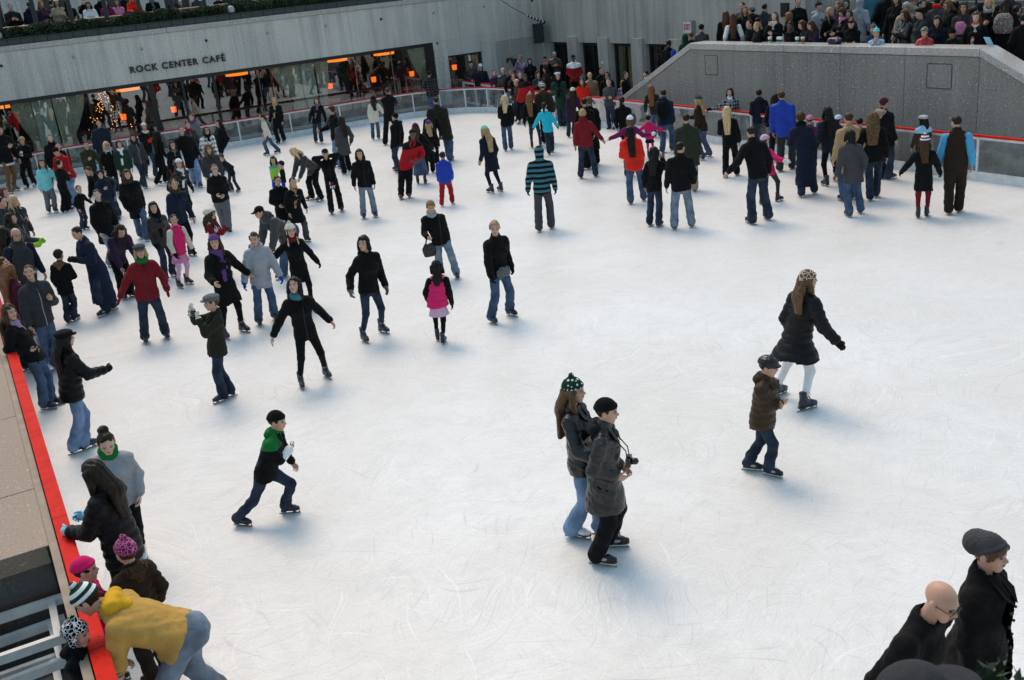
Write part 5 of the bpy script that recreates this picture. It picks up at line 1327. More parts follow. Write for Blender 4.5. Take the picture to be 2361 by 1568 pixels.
P('woman with black bob in black leather jacket over white shirt', [(384, 645), (402, 637)], (352, 468), 26, 'leather.black', 'djeans', 'mid.hblack', 'd d', gl='black', scarf='black', hy=25)
P('pale woman in belted black double breasted coat and grey blue jeans', [(252, 612), (272, 622)], (222, 435), 26, 'coat.black', 'fjeans', 'pony.hdark', 'd d', hy=32, belt=True, skin='pale')
P('youth in navy sweatshirt with the hood pulled up', [(246, 514), (274, 508)], (230, 397), 14, 'hoodie.navy', 'djeans', 'none', 'd h', hood=True, sex='m', sk='hockey', hy=15)
P('man in black sweater bent over beside the navy hooded youth', (262, 500), None, -50, 'sweater.black', 'djeans', 'short.hbrown', 'D D', sex='m', s=1.75, lean=55)
P('small boy in black jacket with white shirt tail holding out a hand', (196, 530), (182, 432), 40, 'jacket.black', 'djeans', 'short.hdark', 'o d', hy=20)
P('young woman with long auburn hair in black peacoat and blue jeans facing us', [(322, 548), (340, 556)], (288, 389), 12, 'coat.black', 'jeans', 'long.hauburn', 'd d', gl='black', scarf='wrap.char', hp=-6)
P('woman wearing beige earmuffs and a navy jacket over blue vest', [(420, 592), (444, 590)], (400, 413), 30, 'jacket.navy', 'slim.black', 'pony.hbrown', 'd d', hat='muff.tan', scarf='wrap.brown', hy=20)
P('woman in dark plaid coat with white knit hat and patterned white scarf', [(420, 515), (444, 505)], (413, 366), 32, 'plaid.offblack/dgrey', 'slim.black', 'long.hlbrown', 'd o', hat='beanie.white', scarf='white', gl='black', hy=32)
P('red haired person with glasses in black hooded top and grey trousers', [(508, 520), (529, 533)], (492, 378), 4, 'hoodie.black/lav', 'baggy.grey', 'short.hred', 'p p', glasses='clear', fat=1.22, skin='pale', sk='shoe')
P('woman with frizzy light brown hair and glasses in charcoal quilted coat', (506, 472), (480, 335), 6, 'puffer.char', 'djeans', 'longcurly.hlbrown', 'd d', glasses='clear', hp=6)
P('small child in grey patterned helmet leaning forward with one arm out', [(535, 442), (550, 443)], (515, 353), -50, 'jacket.dnavy', 'djeans', 'short.hdark', 'd w', hat='beanie.dgrey/*grey', sk='child', gl='black', lean=22, tilt=-.12)
P('woman in white and grey checked coat with dark sunglasses', (492, 420), (475, 292), 20, 'check.white/dgrey', 'slim.black', 'long.hbrown', 'd d', glasses='sun', scarf='black')
P('woman with very long dark hair in black jacket gliding beside the glass barrier', [(512, 398), (524, 393)], (504, 276), -55, 'jacket.black', 'black.black', 'long.hblack', 'd o', gl='black')
P('man in long black coat with open collar and pale blue jeans', [(440, 425), (462, 432)], (414, 290), 14, 'coat.black', 'ljeans', 'short.hbrown', 'd d', sex='m', hp=4)
P('woman with tied dark hair in charcoal jacket and red plaid shirt', (455, 392), (431, 282), 16, 'jacket.char', 'djeans', 'bun.hdark', 'd d', scarf='wrap.dred')
P('red haired woman in grey coat with purple scarf at the barrier', (462, 372), (441, 264), -40, 'coat.grey', 'djeans', 'pony.hred', 'd d', scarf='wrap.purple')
P('woman in cream knit hat and black jacket holding a red mitten', [(338, 410), (362, 409)], (332, 281), 22, 'jacket.black', 'djeans', 'long.hbrown', 'd h', hat='beanie.cream', gl='mitten.scarlet', hy=20, scarf='wrap.cream')
P('woman in dark hat and grey jacket with olive loop scarf', [(326, 427), (337, 434)], (306, 306), 24, 'jacket.dgrey', 'djeans', 'mid.hdark', 'd a', hat='beanie.char', scarf='wrap.olive', hy=35, gl='black')
P('woman with wild dark curls in long black coat turned half away', (376, 424), (363, 302), 118, 'coat.black', 'black.black', 'longcurly.hblack', 'd d')
P('woman with glasses in black coat, grey hanging scarf and red mitten', (404, 446), (400, 328), 24, 'coat.black', 'black.black', 'mid.hdark', 'd d', glasses='clear', scarf='grey', gl='mitten.dred', hy=15)
P('blonde woman in sunglasses and black double breasted coat with blue scarf', (268, 446), (244, 330), 22, 'coat.black', 'djeans', 'mid.hblond', 'd d', glasses='sun', scarf='wrap.lsky')
P('woman in dark green coat with long white scarf', (300, 448), (273, 327), 8, 'coat.dgreen', 'black.black', 'mid.hdark', 'd d', scarf='white', hy=-10)
P('tall young man in blue denim jacket at the barrier', (246, 402), (228, 278), 4, 'jacket.navy', 'djeans', 'short.hdark', 'd d', sex='m', hy=10)
P('person in shaggy olive fleece with short dark hair', (222, 452), (198, 327), 2, 'fleece.olive', 'djeans', 'short.hblack', 'a h', hp=-14, fat=1.15)
P('man in red and black jacket and black knit hat stooping over a boy', [(168, 478), (196, 462)], (140, 338), -44, 'jacket.red', 'ljeans', 'short.hdark', 'r r', hat='beanie.black', sex='m', lean=18, hp=-20, s=1.80, fat=1.1, sk='black')
P('boy in black jacket and black track trousers seen from behind', [(150, 490), (162, 487)], (135, 370), 128, 'jacket.black', 'black.black', 'short.hblack', 'd h')
P('girl in aqua jacket and grey trousers reaching one arm out', [(115, 491), (130, 489)], (96, 370), 16, 'puffer.aqua', 'baggy.grey', 'long.hbrown', 'o d', hy=15)
P('young woman with pulled back fair hair in long black coat by the curtain', (136, 436), (116, 311), 2, 'coat.black', 'djeans', 'bun.hlbrown', 'd d', skin='pale', scarf='wrap.black')
P('dark haired child half hidden behind the man in red', (148, 436), (134, 330), 10, 'jacket.black', 'djeans', 'short.hblack', 'd d')
P('blonde curly haired woman in black jacket holding a pale cup', [(62, 436), (80, 430)], (51, 315), -28, 'jacket.black', 'black.black', 'curly.hdblond', 'h d', sk='white', hp=-10, key='cupblonde')
P('woman in black skirted suit with white fur hem and tan boots', [(26, 446), (38, 440)], (-2, 288), 30, 'coat.black', 'tights.lbrown', 'long.hdark', 'd h', sk='tan', key='santa', furhem='white', hemz=.42)
# left edge column, leaning along the near barrier
P('brown haired woman with pink collar at the left edge', (36, 600), (8, 433), 55, 'jacket.brown', 'djeans', 'mid.hauburn', 'd d', scarf='wrap.lpink')
P('blonde woman in dark zipped jacket holding a phone near left barrier', [(66, 628), (80, 622)], (29, 454), 35, 'zip.char', 'djeans', 'mid.hblond', 'd h', hy=10, key='phoneblonde')
P('dark haired man in profile at the far left edge', (34, 640), (3, 455), 60, 'jacket.char', 'djeans', 'short.hblack', 'd d', sex='m')
P('woman with dark bob and yellow green gloves beside the bald man', (64, 690), (22, 490), 65, 'jacket.dgrey', 'djeans', 'mid.hdark', 'r r', gl='lime', scarf='wrap.olive', hy=-10)
P('dark haired woman from behind at the left edge above the bald man', (46, 722), (6, 526), 150, 'jacket.black', 'djeans', 'mid.hdark', 'd d')
P('balding man with glasses in grey padded vest with navy sleeves', (86, 748), (32, 527), 22, 'vest.char/navy', 'djeans', 'bald.hdark', 'd a', sex='m', glasses='clear', hp=-16, fat=1.15)
P('auburn woman in patterned cream jacket looking up at left barrier', (62, 812), (8, 594), 70, 'jacket.cream', 'djeans', 'long.hauburn', 'd d', hp=18)
P('auburn woman in deep red coat leaning on the left barrier', (78, 852), (17, 613), 120, 'coat.maroon', 'djeans', 'long.hred', 'r d', hy=-10, fat=1.12)
P('man in charcoal zipped jacket carrying a clear shopping bag', [(112, 858), (136, 850)], (68, 616), 28, 'zip.char', 'jeans', 'short.hbrown', 'h d', sex='m', hy=35, hp=8, key='bagman', sk='white', fat=1.12)
P('brunette in black fleece with mauve scarf leaning on red rail', [(112, 944), (128, 934)], (43, 703), 62, 'fleece.black', 'jeans', 'long.hbrown', 'p p', scarf='lilac', hy=25, tilt=-.25)
P('woman in black quilted jacket and black peaked cap with long dark hair', [(182, 1043), (206, 1034)], (146, 760), 105, 'puffer.black', 'ljeans', 'long.hblack', 'd r', hat='news.black', gl='black', hy=10)
P('girl in pale grey fleece with green scarf and messy bun looking down', [(318, 1300), (334, 1288)], (235, 996), -8, 'fleece.lgrey', 'slim.black', 'bun.hdark', 'd d', scarf='wrap.green', hp=-24, sk='white', hy=-10, key='fleece', skin='pale')
P('woman in shiny black quilted coat with pale blue gloves leaning over the red rail', None, (202, 1064), -128, 'pcoat.black', 'black.black', 'long.hdark', 'r r', gl='lsky', s=1.62, lean=5, hp=-14, fat=1.08, key='puffer', hemz=.42)
P('man in mustard yellow hooded sweatshirt bending over the red barrier rail', None, None, -106, 'hoodie.yellow/gold', 'fjeans', 'short.hdark', 'D r', gl='hotpink', loc=(.47, 7.40, 0), s=1.72, lean=58, hat='pom.dgreen/white', legs='yl', sex='m', fat=1.18, hp=-6, hipback=.02, key='yellow')
P('child in black jacket and striped hat on the walkway below the yellow sweatshirt', None, (168, 1430), 60, 'jacket.black', 'black.black', 'short.hdark', 'r r', s=1.12, hat='ear.black/*white', sk='child', group='people outside the left barrier', hood='back', hp=-6)
P('child in pink coat and hot pink hat outside the red rail', None, (186, 1284), 75, 'jacket.hotpink', 'black.black', 'short.hdark', 'd d', s=1.16, hat='beanie.hotpink', sk='black', group='people outside the left barrier')
P('girl in brown fur hooded coat and pink patterned hat beside the yellow sweatshirt', None, (283, 1243), -150, 'parka.dbrown/brown', 'baggy.dbrown', 'short.hbrown', 'r d', s=1.28, hat='pom.magenta/*pink', sk='black')
# bottom right corner
NEAR = 'people close to the camera at lower right'
P('bald man with thin glasses in plain black t-shirt leaning forward', None, (2184, 1351), 66, 'tee.black', 'djeans', 'none', 'd d', s=1.88, lean=16, sex='m', glasses='clear', hp=-12, hy=8, res=.014, group=NEAR, sk='none', fat=1.05)
P('woman in black coat and slouchy grey knit hat in profile', None, (2285, 1232), 74, 'coat.black', 'black.black', 'pixie.hlbrown', 'd d', s=1.74, hat='slouch.dgrey', res=.014, group=NEAR, sk='none', hp=-2, fat=1.4, hy=6, scarf=None)
# upper middle of the ice
P('woman in white jacket and jeans skating left near the barrier', [(616, 358), (641, 353)], (601, 263), -78, 'jacket.cream', 'jeans', 'pony.hdark', 'd d', sk='navy')
P('young person with fair hair in black overcoat and tan scarf by the barrier', [(642, 331), (655, 327)], (631, 224), -22, 'coat.black', 'black.black', 'short.hdblond', 'd d', scarf='tan')
P('woman in black jacket with chequered scarf standing by the glass barrier', [(729, 329), (742, 330)], (731, 225), -8, 'jacket.black', 'djeans', 'mid.hdark', 'd a', scarf='grey', gl='black')
P('brown haired person in black jacket and pale jeans facing left', [(776, 384), (792, 388)], (764, 246), -72, 'jacket.black', 'ljeans', 'curly.hbrown', 'd r')
P('woman with long dark hair in grey wool coat seen from behind', [(794, 402), (806, 395)], (786, 268), 200, 'coat.dgrey', 'black.black', 'long.hdark', 'd d')
P('blonde woman in black leather jacket crouching over two children', [(700, 458), (738, 464)], None, -58, 'leather.offblack', 'black.black', 'long.hblond', 'r r', s=1.70, lean=48, sk='tan', hp=-8)
P('small girl in bright blue and lime jacket', (640, 452), (631, 366), -12, 'yoke.lime/sky', 'blue.royal', 'long.hdark', 'd d', hp=-12)
P('toddler in navy knit hat and black jacket held by the blonde woman', (660, 458), (649, 376), -80, 'jacket.black', 'blue.royal', 'short.hdark', 'F d', hat='beanie.navy')
P('person all in black with both hands up at a black brimmed hat', [(766, 494), (788, 487)], (747, 343), 4, 'jacket.black', 'black.black', 'short.hdark', 'H H', hat='cap.black', key='pouch')
P('smiling woman with long dark hair in black zipped jacket and light jeans', [(840, 504), (866, 500)], (828, 347), 8, 'zip.black', 'fjeans', 'long.hdark', 'd d', hy=12, hp=-4)
P('smiling man in black overcoat beside the woman with a tan scarf', (662, 556), (638, 410), 16, 'coat.black', 'djeans', 'short.hbrown', 'd p', sex='m', scarf=None, hp=-8)
P('woman in open black coat with red sweater and long tan checked scarf', (692, 560), (674, 411), 20, 'coat.black', 'grey.dgrey', 'pony.hdark', 'd d', scarf='tan/dred', hp=-10, key='redsweater')
P('woman in white knit hat, white vest and red patterned sleeves', (512, 640), (483, 482), 62, 'vest.white/dred', 'djeans', 'longcurly.hbrown', 'h h', hat='slouch.cream', gl='dred', scarf='dred')
P('laughing man in brown baseball cap and black jacket gliding towards us', [(994, 632), (1054, 642)], (986, 461), 4, 'jacket.black', 'fjeans', 'short.hdark', 'd r', hat='cap.khaki', sex='m', scarf='wrap.lgrey', lean=6, key='satchelman', hp=-6, fat=1.12)
P('girl in hot pink quilted vest and pink skirt seen from behind', [(1010, 783), (1024, 791)], (1008, 606), 172, 'pvest.hotpink/black', 'skirt.lpink/black', 'mid.hblack', 'a d', gl='black', fat=1.22)
P('laughing fair woman in black fleece with a small patterned shoulder bag', [(1138, 745), (1180, 728)], (1141, 509), 30, 'fleece.black', 'jeans', 'pony.hdblond', 'd a', gl='black', hy=28, hp=-10, key='bagwoman')
P('dark haired woman in black fleece and slim jeans looking right', [(842, 788), (888, 766)], (842, 545), 28, 'fleece.black', 'slim.djeans', 'mid.hblack', 'd o', gl='grey', hy=55)
P('man in red jacket with black shoulders and black knit hat, hands in pockets', [(926, 459), (944, 456)], (957, 298), -4, 'yoke.red/black', 'baggy.black', 'short.hblack', 'p p', hat='beanie.black', sex='m', sk='red', skin='dskin', fat=1.12, hp=8)
P('boy in bright blue quilted jacket and red trousers seen from behind', [(1020, 476), (1044, 470)], (1020, 353), 172, 'puffer.royal', 'snow.red', 'crop.hdark', 'd d', sk='child', hood='back', fat=1.1)
P('woman in maroon hat and long denim skirt behind the red jacket', [(964, 423), (982, 424)], (957, 284), 176, 'jacket.black', 'skirt2.denim', 'mid.hbrown', 'd o', hat='beanie.maroon', gl='mitten.white')
P('blonde woman in purple knit hat and black jacket from behind', [(985, 402), (999, 398)], (989, 278), 178, 'jacket.black', 'black.black', 'mid.hdblond', 'd d', hat='beanie.purple')
P('tall man in dark olive coat and jeans seen from behind', [(1022, 338), (1040, 371)], (1002, 222), 158, 'coat.dolive', 'jeans', 'short.hdark', 'd d', sex='m', hy=-40)
P('dark haired woman in long black coat beside the olive coat', (1002, 380), (992, 250), 182, 'coat.black', 'black.black', 'long.hblack', 'd d')
P('man in black hooded jacket and black knit hat turned left', [(912, 392), (922, 399)], (912, 259), -128, 'jacket.black', 'djeans', 'short.hdark', 'd d', hat='beanie.black', sex='m', hood='back', gl='black')
P('girl in cream quilted jacket with fur collar at the glass barrier', [(861, 322), (874, 320)], (861, 222), 172, 'parka.cream/lbrown', 'jeans', 'mid.hdark', 'd o', hat='beanie.black')
P('woman in black coat photographing over the glass barrier', (905, 333), (893, 201), 172, 'jacket.black', 'black.black', 'short.hbrown', 'c c')
P('man in dark plaid jacket and dark hat leaning at the barrier', (1002, 268), (988, 165), 178, 'plaid.black/dgrey', 'jeans', 'short.hdark', 'r d', hat='beanie.black', sex='m', fat=1.15)
P('girl in mint green hat and navy peacoat skating away left', [(1132, 445), (1154, 441)], (1116, 289), -142, 'coat.dnavy', 'slim.dnavy', 'long.hdblond', 'd d', hat='beanie.mint', gl='mitten.tan', hp=-10)
P('blonde woman in black jacket and flared jeans from behind', [(1166, 348), (1179, 344)], (1162, 221), 182, 'jacket.black', 'jeans', 'mid.hblond', 'h d', gl='black')
P('girl with long reddish fair hair in black jacket and jeans', [(1227, 341), (1247, 336)], (1218, 217), 176, 'jacket.black', 'slim.djeans', 'long.hred', 'd d', gl='black')
P('person in bright turquoise ski jacket from behind', [(1267, 357), (1274, 351)], (1252, 237), 172, 'jacket.cyan', 'djeans', 'pony.hblack', 'o a', gl='black', scarf='wrap.white')
P('woman in dark olive parka and grey pom hat at the open gate', (1263, 330), (1250, 192), 180, 'parka.dolive/brown', 'black.black', 'short.hbrown', 'd d', hat='pom.grey/cream')
P('man in teal and black striped hooded top with the hood up', [(1244, 533), (1272, 526)], (1242, 338), 176, 'stripes.teal/black', 'grey.dgrey', 'none', 'd d', hood=True, gl='black', sex='m')
P('woman with blonde curls in brick red fleece, seen from behind', [(1340, 411), (1374, 407)], (1342, 255), 176, 'fleece.dred', 'djeans', 'curly.hdblond', 'd o', gl='mitten.tan', scarf='wrap.dred', fat=1.1)
P('tall woman with light brown curls in long black coat by the gate', (1368, 380), (1354, 191), 180, 'long2.black', 'black.black', 'curly.hlbrown', 'd d', s=1.80)
P('short black haired person in black just left of the tall curly woman', (1350, 390), (1348, 228), 178, 'coat.black', 'black.black', 'short.hblack', 'd d')
P('girl in white knit hat with long brown hair and dark coat', [(1312, 317), (1324, 311)], (1322, 201), 172, 'coat.dpurple', 'djeans', 'long.hdark', 'd d', hat='beanie.cream')
P('woman in bright orange red hooded jacket and jeans from behind', [(1454, 470), (1484, 462)], (1450, 291), 186, 'puffer.scarlet', 'jeans', 'long.hblack', 'h d', hood='back', hy=-20, fat=1.05)
P('girl in purple jacket and white hat with both arms stretched out', [(1446, 409), (1458, 405)], (1454, 267), 180, 'jacket.magenta', 'djeans', 'mid.hlbrown', 'w w', hat='beanie.white', gl='white')
P('toddler in hot pink jacket and navy skirt with arms raised', [(1495, 362), (1506, 360)], (1494, 270), 178, 'puffer.hotpink', 'skirt.dnavy/hotpink', 'short.hblack', 'w w', hood='back', sk='black')
P('woman in long black coat with large grey handbag from behind', (1448, 362), (1432, 224), 168, 'coat.black', 'black.black', 'pony.hblack', 'd d', key='handbag')
P('man in navy jacket with white sleeve stripes and black backpack', [(1529, 352), (1556, 344)], (1527, 206), 158, 'jacket.navy', 'jeans', 'short.hdark', 'D d', sex='m', hood='back', lean=8, hy=-40, key='backpack', fat=1.2)
P('woman in grey knit hat and brown vest reaching left', [(1616, 369), (1638, 359)], (1608, 220), -116, 'jacket.dbrown', 'jeans', 'mid.hdblond', 'd r', hat='beanie.dgrey')
P('man in olive field coat and beige trousers from behind', [(1586, 432), (1602, 441)], (1580, 261), 178, 'coat.olive', 'beige.beige', 'short.hdark', 'd d', sex='m', fat=1.15)
P('woman with long black hair in black jacket holding up a phone', [(1500, 520), (1521, 522)], (1511, 343), 158, 'jacket.black', 'djeans', 'long.hblack', 'd c', hy=-60, key='phonewoman')
P('bearded man with glasses in black jacket beside the phone woman', [(1555, 528), (1594, 522)], (1566, 328), 184, 'jacket.black', 'fjeans', 'short.hblack', 'd d', sex='m', glasses='clear', hy=40, fat=1.12)
P('woman with very long straight blonde hair in black jacket', [(1674, 409), (1699, 404)], (1674, 246), 178, 'jacket.black', 'black.black', 'long.hblond', 'h d', sk='black')
P('young man in black fleece and dark jeans striding with bent knees', [(1732, 516), (1776, 504)], (1736, 293), -150, 'fleece.black', 'djeans', 'short.hdark', 'o d', sex='m', lean=8, sk='black', hp=-10)
P('child in red jacket and pale pink hat holding out an arm', [(1758, 470), (1796, 464)], (1760, 311), 140, 'jacket.hotpink', 'slim.char', 'short.hbrown', 'd w', hat='beanie.lpink', gl='white', sk='black')
P('laughing woman with long black hair in plaid jacket against the barrier', (1692, 335), (1682, 207), -4, 'plaid.offblack/lgrey', 'djeans', 'long.hblack', 'd w', gl='black', scarf='wrap.white', hy=10, group='skaters resting along the right barrier')
P('man in black hooded jacket with tan hood lining at the barrier', (1750, 345), (1750, 210), 182, 'jacket.dnavy', 'djeans', 'short.hblack', 'p p', sex='m', hood='back', key='tanhood', group='skaters resting along the right barrier')
P('man in bright blue quilted jacket and dark trousers from behind', [(1799, 395), (1827, 389)], (1801, 208), 166, 'puffer.royal', 'grey.char', 'short.hbrown', 'd d', sex='m', hy=-25)
P('dark haired woman in black mostly hidden by the blue jacket', (1794, 368), (1786, 217), 172, 'jacket.black', 'black.black', 'long.hblack', 'd d')
P('woman with auburn curls in very long navy coat and black scarf', [(1847, 454), (1876, 446)], (1843, 259), 192, 'long.navy', 'djeans', 'curly.hbrown', 'h d', gl='black', scarf='wrap.black', sk='hockey')
P('woman with long black hair in navy quilted jacket', [(1903, 429), (1934, 418)], (1906, 246), -150, 'puffer.dnavy', 'slim.black', 'long.hblack', 'd d', sk='black')
P('man in tan jacket with short brown hair and blue jeans', [(1944, 464), (1962, 458)], (1957, 260), -148, 'coat.tan', 'jeans', 'short.hbrown', 'd d', sex='m', sk='black')
P('child in blue striped knit hat peeking out behind the tan jacket', (1934, 402), (1932, 269), 140, 'jacket.black', 'djeans', 'short.hdark', 'd d', hat='beanie.lsky/white')
P('child in pink hat and magenta jacket behind the long navy coat', (1872, 405), (1866, 269), 170, 'jacket.magenta', 'djeans', 'short.hbrown', 'd w', hat='beanie.pink')
P('dark haired child between the tan jacket and the curly haired woman', (1984, 398), (1981, 278), 180, 'jacket.red', 'djeans', 'short.hblack', 'd d')
P('woman with short black bob in charcoal wool coat and jeans', [(1956, 499), (1982, 491)], (1958, 300), -158, 'short2.dgrey', 'jeans', 'bob.hblack', 'd d', fat=1.1)
P('woman with a mass of fair curls in black jacket from behind', [(2006, 462), (2020, 454)], (2013, 259), 180, 'jacket.black', 'djeans', 'longcurly.hlbrown', 'd d', fat=1.08)
P('woman in maroon hat and black parka with cream fur hood, striding right', [(2034, 411), (2052, 413)], (2036, 227), 140, 'parka.black/beige', 'flare.djeans', 'short.hbrown', 'd d', hat='beanie.maroon', legs='sr')
P('woman in silver cap and pale blue and brown jacket leaning on right barrier', (2122, 408), (2131, 269), -158, 'yoke.brown/lsky', 'black.black', 'mid.hblack', 'd r', hat='news.silver', glasses='sun', hy=-30, group='skaters resting along the right barrier')
P('girl in black coat, red leggings and striped pom hat', [(2116, 502), (2137, 499)], (2133, 313), 178, 'coat.black', 'slim.dred', 'mid.hbrown', 'o a', hat='pom.magenta/white', gl='black')
P('balding man in dark brown vest with bright blue sleeves', [(2187, 493), (2210, 488)], (2208, 266), 178, 'vest.dbrown/sky', 'baggy.dbrown', 'short.hdark', 'd d', sex='m', hy=-45, glasses='clear', fat=1.15)
P('brown haired man in dark jacket leaning down over the right barrier', (1504, 292), (1495, 172), -35, 'jacket.offblack', 'djeans', 'short.hlbrown', 'd d', sex='m', hp=-18, lean=8, group='skaters resting along the right barrier')
P('woman with long copper hair in dark jacket and jeans at the barrier', (1516, 316), (1499, 200), 178, 'jacket.dolive', 'jeans', 'long.hred', 'd d', group='skaters resting along the right barrier')
P('man in red and black staff jacket skating in from the gate', [(1196, 286), (1206, 282)], (1215, 169), -14, 'yoke.red/black', 'black.black', 'short.hblack', 'd d', sex='m', sk='white', skin='dskin', hp=-16)
P('child in orange and white knit hat with brown sleeves near the gate', (1202, 280), (1190, 183), -60, 'jacket.brown', 'black.black', 'short.hbrown', 'r d', hat='beanie.orange/cream')
# outside the corner barrier
GATE = 'onlookers behind the corner barrier'
def O(label, head, yaw, top, hair, arms='d d', s=1.68, **k):
    k.setdefault('sk', 'shoe'); k.setdefault('group', GATE); k.setdefault('bot_', 'djeans')
    bot = k.pop('bot_')
    return P(label, None, head, yaw, top, bot, hair, arms, s=s, **k)
O('young man in black leather jacket and black cap perched on the gate rail', (1085, 140), 20, 'leather.black', 'short.hdark', 'd p', 1.80, hat='beanie.black', sex='m')
O('man in pale blue cap and navy jacket behind the white gate', (1107, 146), 14, 'jacket.dnavy', 'short.hgrey', 'd d', 1.76, hat='cap.lsky', sex='m', fat=1.15)
O('short dark haired woman in purple jacket with folded arms', (1139, 161), 14, 'jacket.dpurple', 'short.hdark', 'f f', 1.62, scarf='wrap.purple')
O('bald man in dark leather jacket resting a hand on the rail', (1159, 156), 8, 'leather.offblack', 'bald.hdark', 'r d', 1.70, sex='m')
O('tall man in black hat holding a phone up in both hands', (1176, 117), -12, 'leather.black', 'short.hdark', 'c c', 1.86, hat='beanie.black', sex='m', key='tallphone', beard=1)
O('dark skinned young man in black between the rail leaners', (1177, 158), 12, 'jacket.black', 'short.hblack', 'd d', 1.70, sex='m', skin='tanskin')
O('woman with blonde curls in lilac jacket taking a picture', (1199, 128), -26, 'jacket.lilac', 'curly.hdblond', 'c c', 1.74, key='lilacphoto')
O('woman with brown hair raising a compact camera at the rail', (1183, 166), -6, 'jacket.black', 'mid.hbrown', 'c c', 1.62, key='railcam')
O('pale young woman with tied dark hair at the gate', (1198, 165), 6, 'jacket.black', 'bun.hdark', 'd d', 1.62, skin='pale')
O('woman in black jacket with black hood up and camera on a strap', (1221, 135), 2, 'jacket.black', 'none', 'd d', 1.72, hood=True, key='hoodcam')
O('woman with brown curls holding a paper cup and tissue', (1240, 163), 4, 'zip.char', 'curly.hbrown', 'h h', 1.66, key='cupcurl')
O('woman in black flat cap with bright pink scarf', (1256, 129), -8, 'coat.black', 'mid.hdblond', 'd d', 1.72, hat='cap.black', scarf='wrap.pink')
O('grey haired man in brown leather coat looking down at his hands', (1278, 120), 4, 'leather.brown', 'short.hgrey', 'h h', 1.84, sex='m', hp=-24, fat=1.2)
O('person in dark brown coat and dark cap turned sideways', (1257, 152), -60, 'coat.dbrown', 'mid.hdark', 'd d', 1.66, hat='beanie.black')
P('woman in lavender beret and dark green coat standing in the gate opening', (1298, 290), (1285, 168), 2, 'coat.dgreen', 'djeans', 'mid.hdark', 'h h', hat='beret.lav', gl='black', scarf='black', sk='shoe', group=GATE)
O('man in red, white and black ski jacket and pointed black hat', (1321, 126), -4, 'yoke.red/white', 'short.hblack', 'p p', 1.86, hat='beanie.black', sex='m', skin='dskin', fat=1.05, bot_='black.black')
O('girl in red sweatshirt with long dark hair', (1341, 179), -8, 'hoodie.scarlet', 'long.hdark', 'd d', 1.60)
O('older balding man in russet leather jacket smiling', (1359, 166), 8, 'leather.lbrown', 'bald.hgrey', 'd d', 1.76, sex='m', fat=1.22)
O('woman in dark sunglasses and black coat', (1398, 165), 6, 'coat.black', 'long.hblack', 'd d', 1.68, glasses='sun')
O('heavy set woman in grey hooded top with folded arms on rail', (1403, 181), -22, 'hoodie.dgrey/black', 'bun.hdark', 'f f', 1.62, fat=1.25, skin='pale')
O('little blonde girl in purple and white patterned jacket', (1436, 185), -6, 'pattern.purple/white', 'mid.hdblond', 'd d', 1.22)
O('person in black with bag strap crouching by the dark doors', (1386, 154), 40, 'jacket.black', 'short.hblack', 'd d', 1.66)
O('person in dark clothes beside the stair foot', (1442, 165), 60, 'jacket.black', 'short.hblack', 'd d', 1.55)
O('pale dark haired woman just behind the sloping stair wall', (1488, 163), -40, 'jacket.black', 'mid.hdark', 'd d', 1.60, skin='pale')
# on the stairs and landing behind the granite wall
LAND = 'crowd on the stair landing'
def Wp(label, head, yaw, top, hair, arms='d d', X=22.0, s=None, z=1.8, **k):
    k.setdefault('sk', 'shoe'); k.setdefault('group', LAND)
    t = at_X(head[0], head[1], X)
    S = (t[2] - z) - .03
    if S < .95 or S > 1.92: S = min(1.9, max(1.0, S))
    return P(label, None, head, yaw, top, k.pop('bot_', 'djeans'), hair, arms, X=X, s=S, z=z, **k)
Wp('large man in black coat climbing the stairs, seen from behind', (1542, 92), 150, 'coat.black', 'crop.hblack', X=22.2, z=.95, sex='m', skin='dskin', fat=1.25)
Wp('person in dark green jacket with hood up on the stairs', (1580, 79), 150, 'jacket.dgreen', 'none', X=22.0, z=1.25, hood=True, sleeve=None)
Wp('child in blue hooded top below the green hood on stairs', (1553, 116), 150, 'hoodie.royal', 'none', X=21.6, z=1.15, hood=True)
Wp('man in black leather jacket and dark knit hat at the stair head', (1617, 55), 165, 'leather.black', 'short.hdark', X=22.2, z=1.7, hat='beanie.offblack', sex='m')
Wp('brown haired person beyond the green hood', (1594, 74), 160, 'jacket.black', 'short.hauburn', X=23.0, z=1.4)
Wp('woman with long brown hair in black, back turned', (1673, 25), 170, 'jacket.black', 'long.hauburn', X=21.9)
Wp('woman with long auburn hair in navy vest with white sleeves', (1690, 31), 176, 'vest.dnavy/white', 'long.hauburn', X=21.5)
Wp('dark haired young woman turned left among the group', (1728, 46), -60, 'jacket.black', 'short.hblack', X=21.5)
Wp('girl with blonde ponytail and fur hooded black jacket', (1745, 50), -70, 'parka.black/dbrown', 'pony.hdblond', X=21.25)
Wp('tall dark haired man standing at the back near the wall', (1711, 5), -50, 'jacket.char', 'short.hdark', X=23.4, sex='m')
Wp('smiling woman with long strawberry blonde hair', (1717, 14), 4, 'jacket.black', 'long.hred', X=22.7)
Wp('man in grey knit hat and dark hooded coat', (1733, 14), -120, 'jacket.black', 'short.hdark', X=22.3, hat='beanie.grey', sex='m', hood='back', fat=1.15)
Wp('black haired person in black behind the blonde ponytail', (1747, 40), 150, 'jacket.black', 'short.hblack', X=21.9)
Wp('laughing auburn woman with long white scarf on the wall', (1787, 28), -22, 'jacket.black', 'long.hauburn', 'h e', X=21.4, scarf='cream', hp=14, skin='pale')
Wp('woman with strawberry bob turned to the left', (1818, 28), -110, 'jacket.black', 'bob.hred', X=21.8, scarf='wrap.black')
Wp('dark skinned girl leaning on her folded arms on the wall', (1820, 50), -28, 'jacket.black', 'bun.hblack', 'f f', X=21.2, skin='dskin', hp=-10, lean=12, scarf='wrap.dgrey')
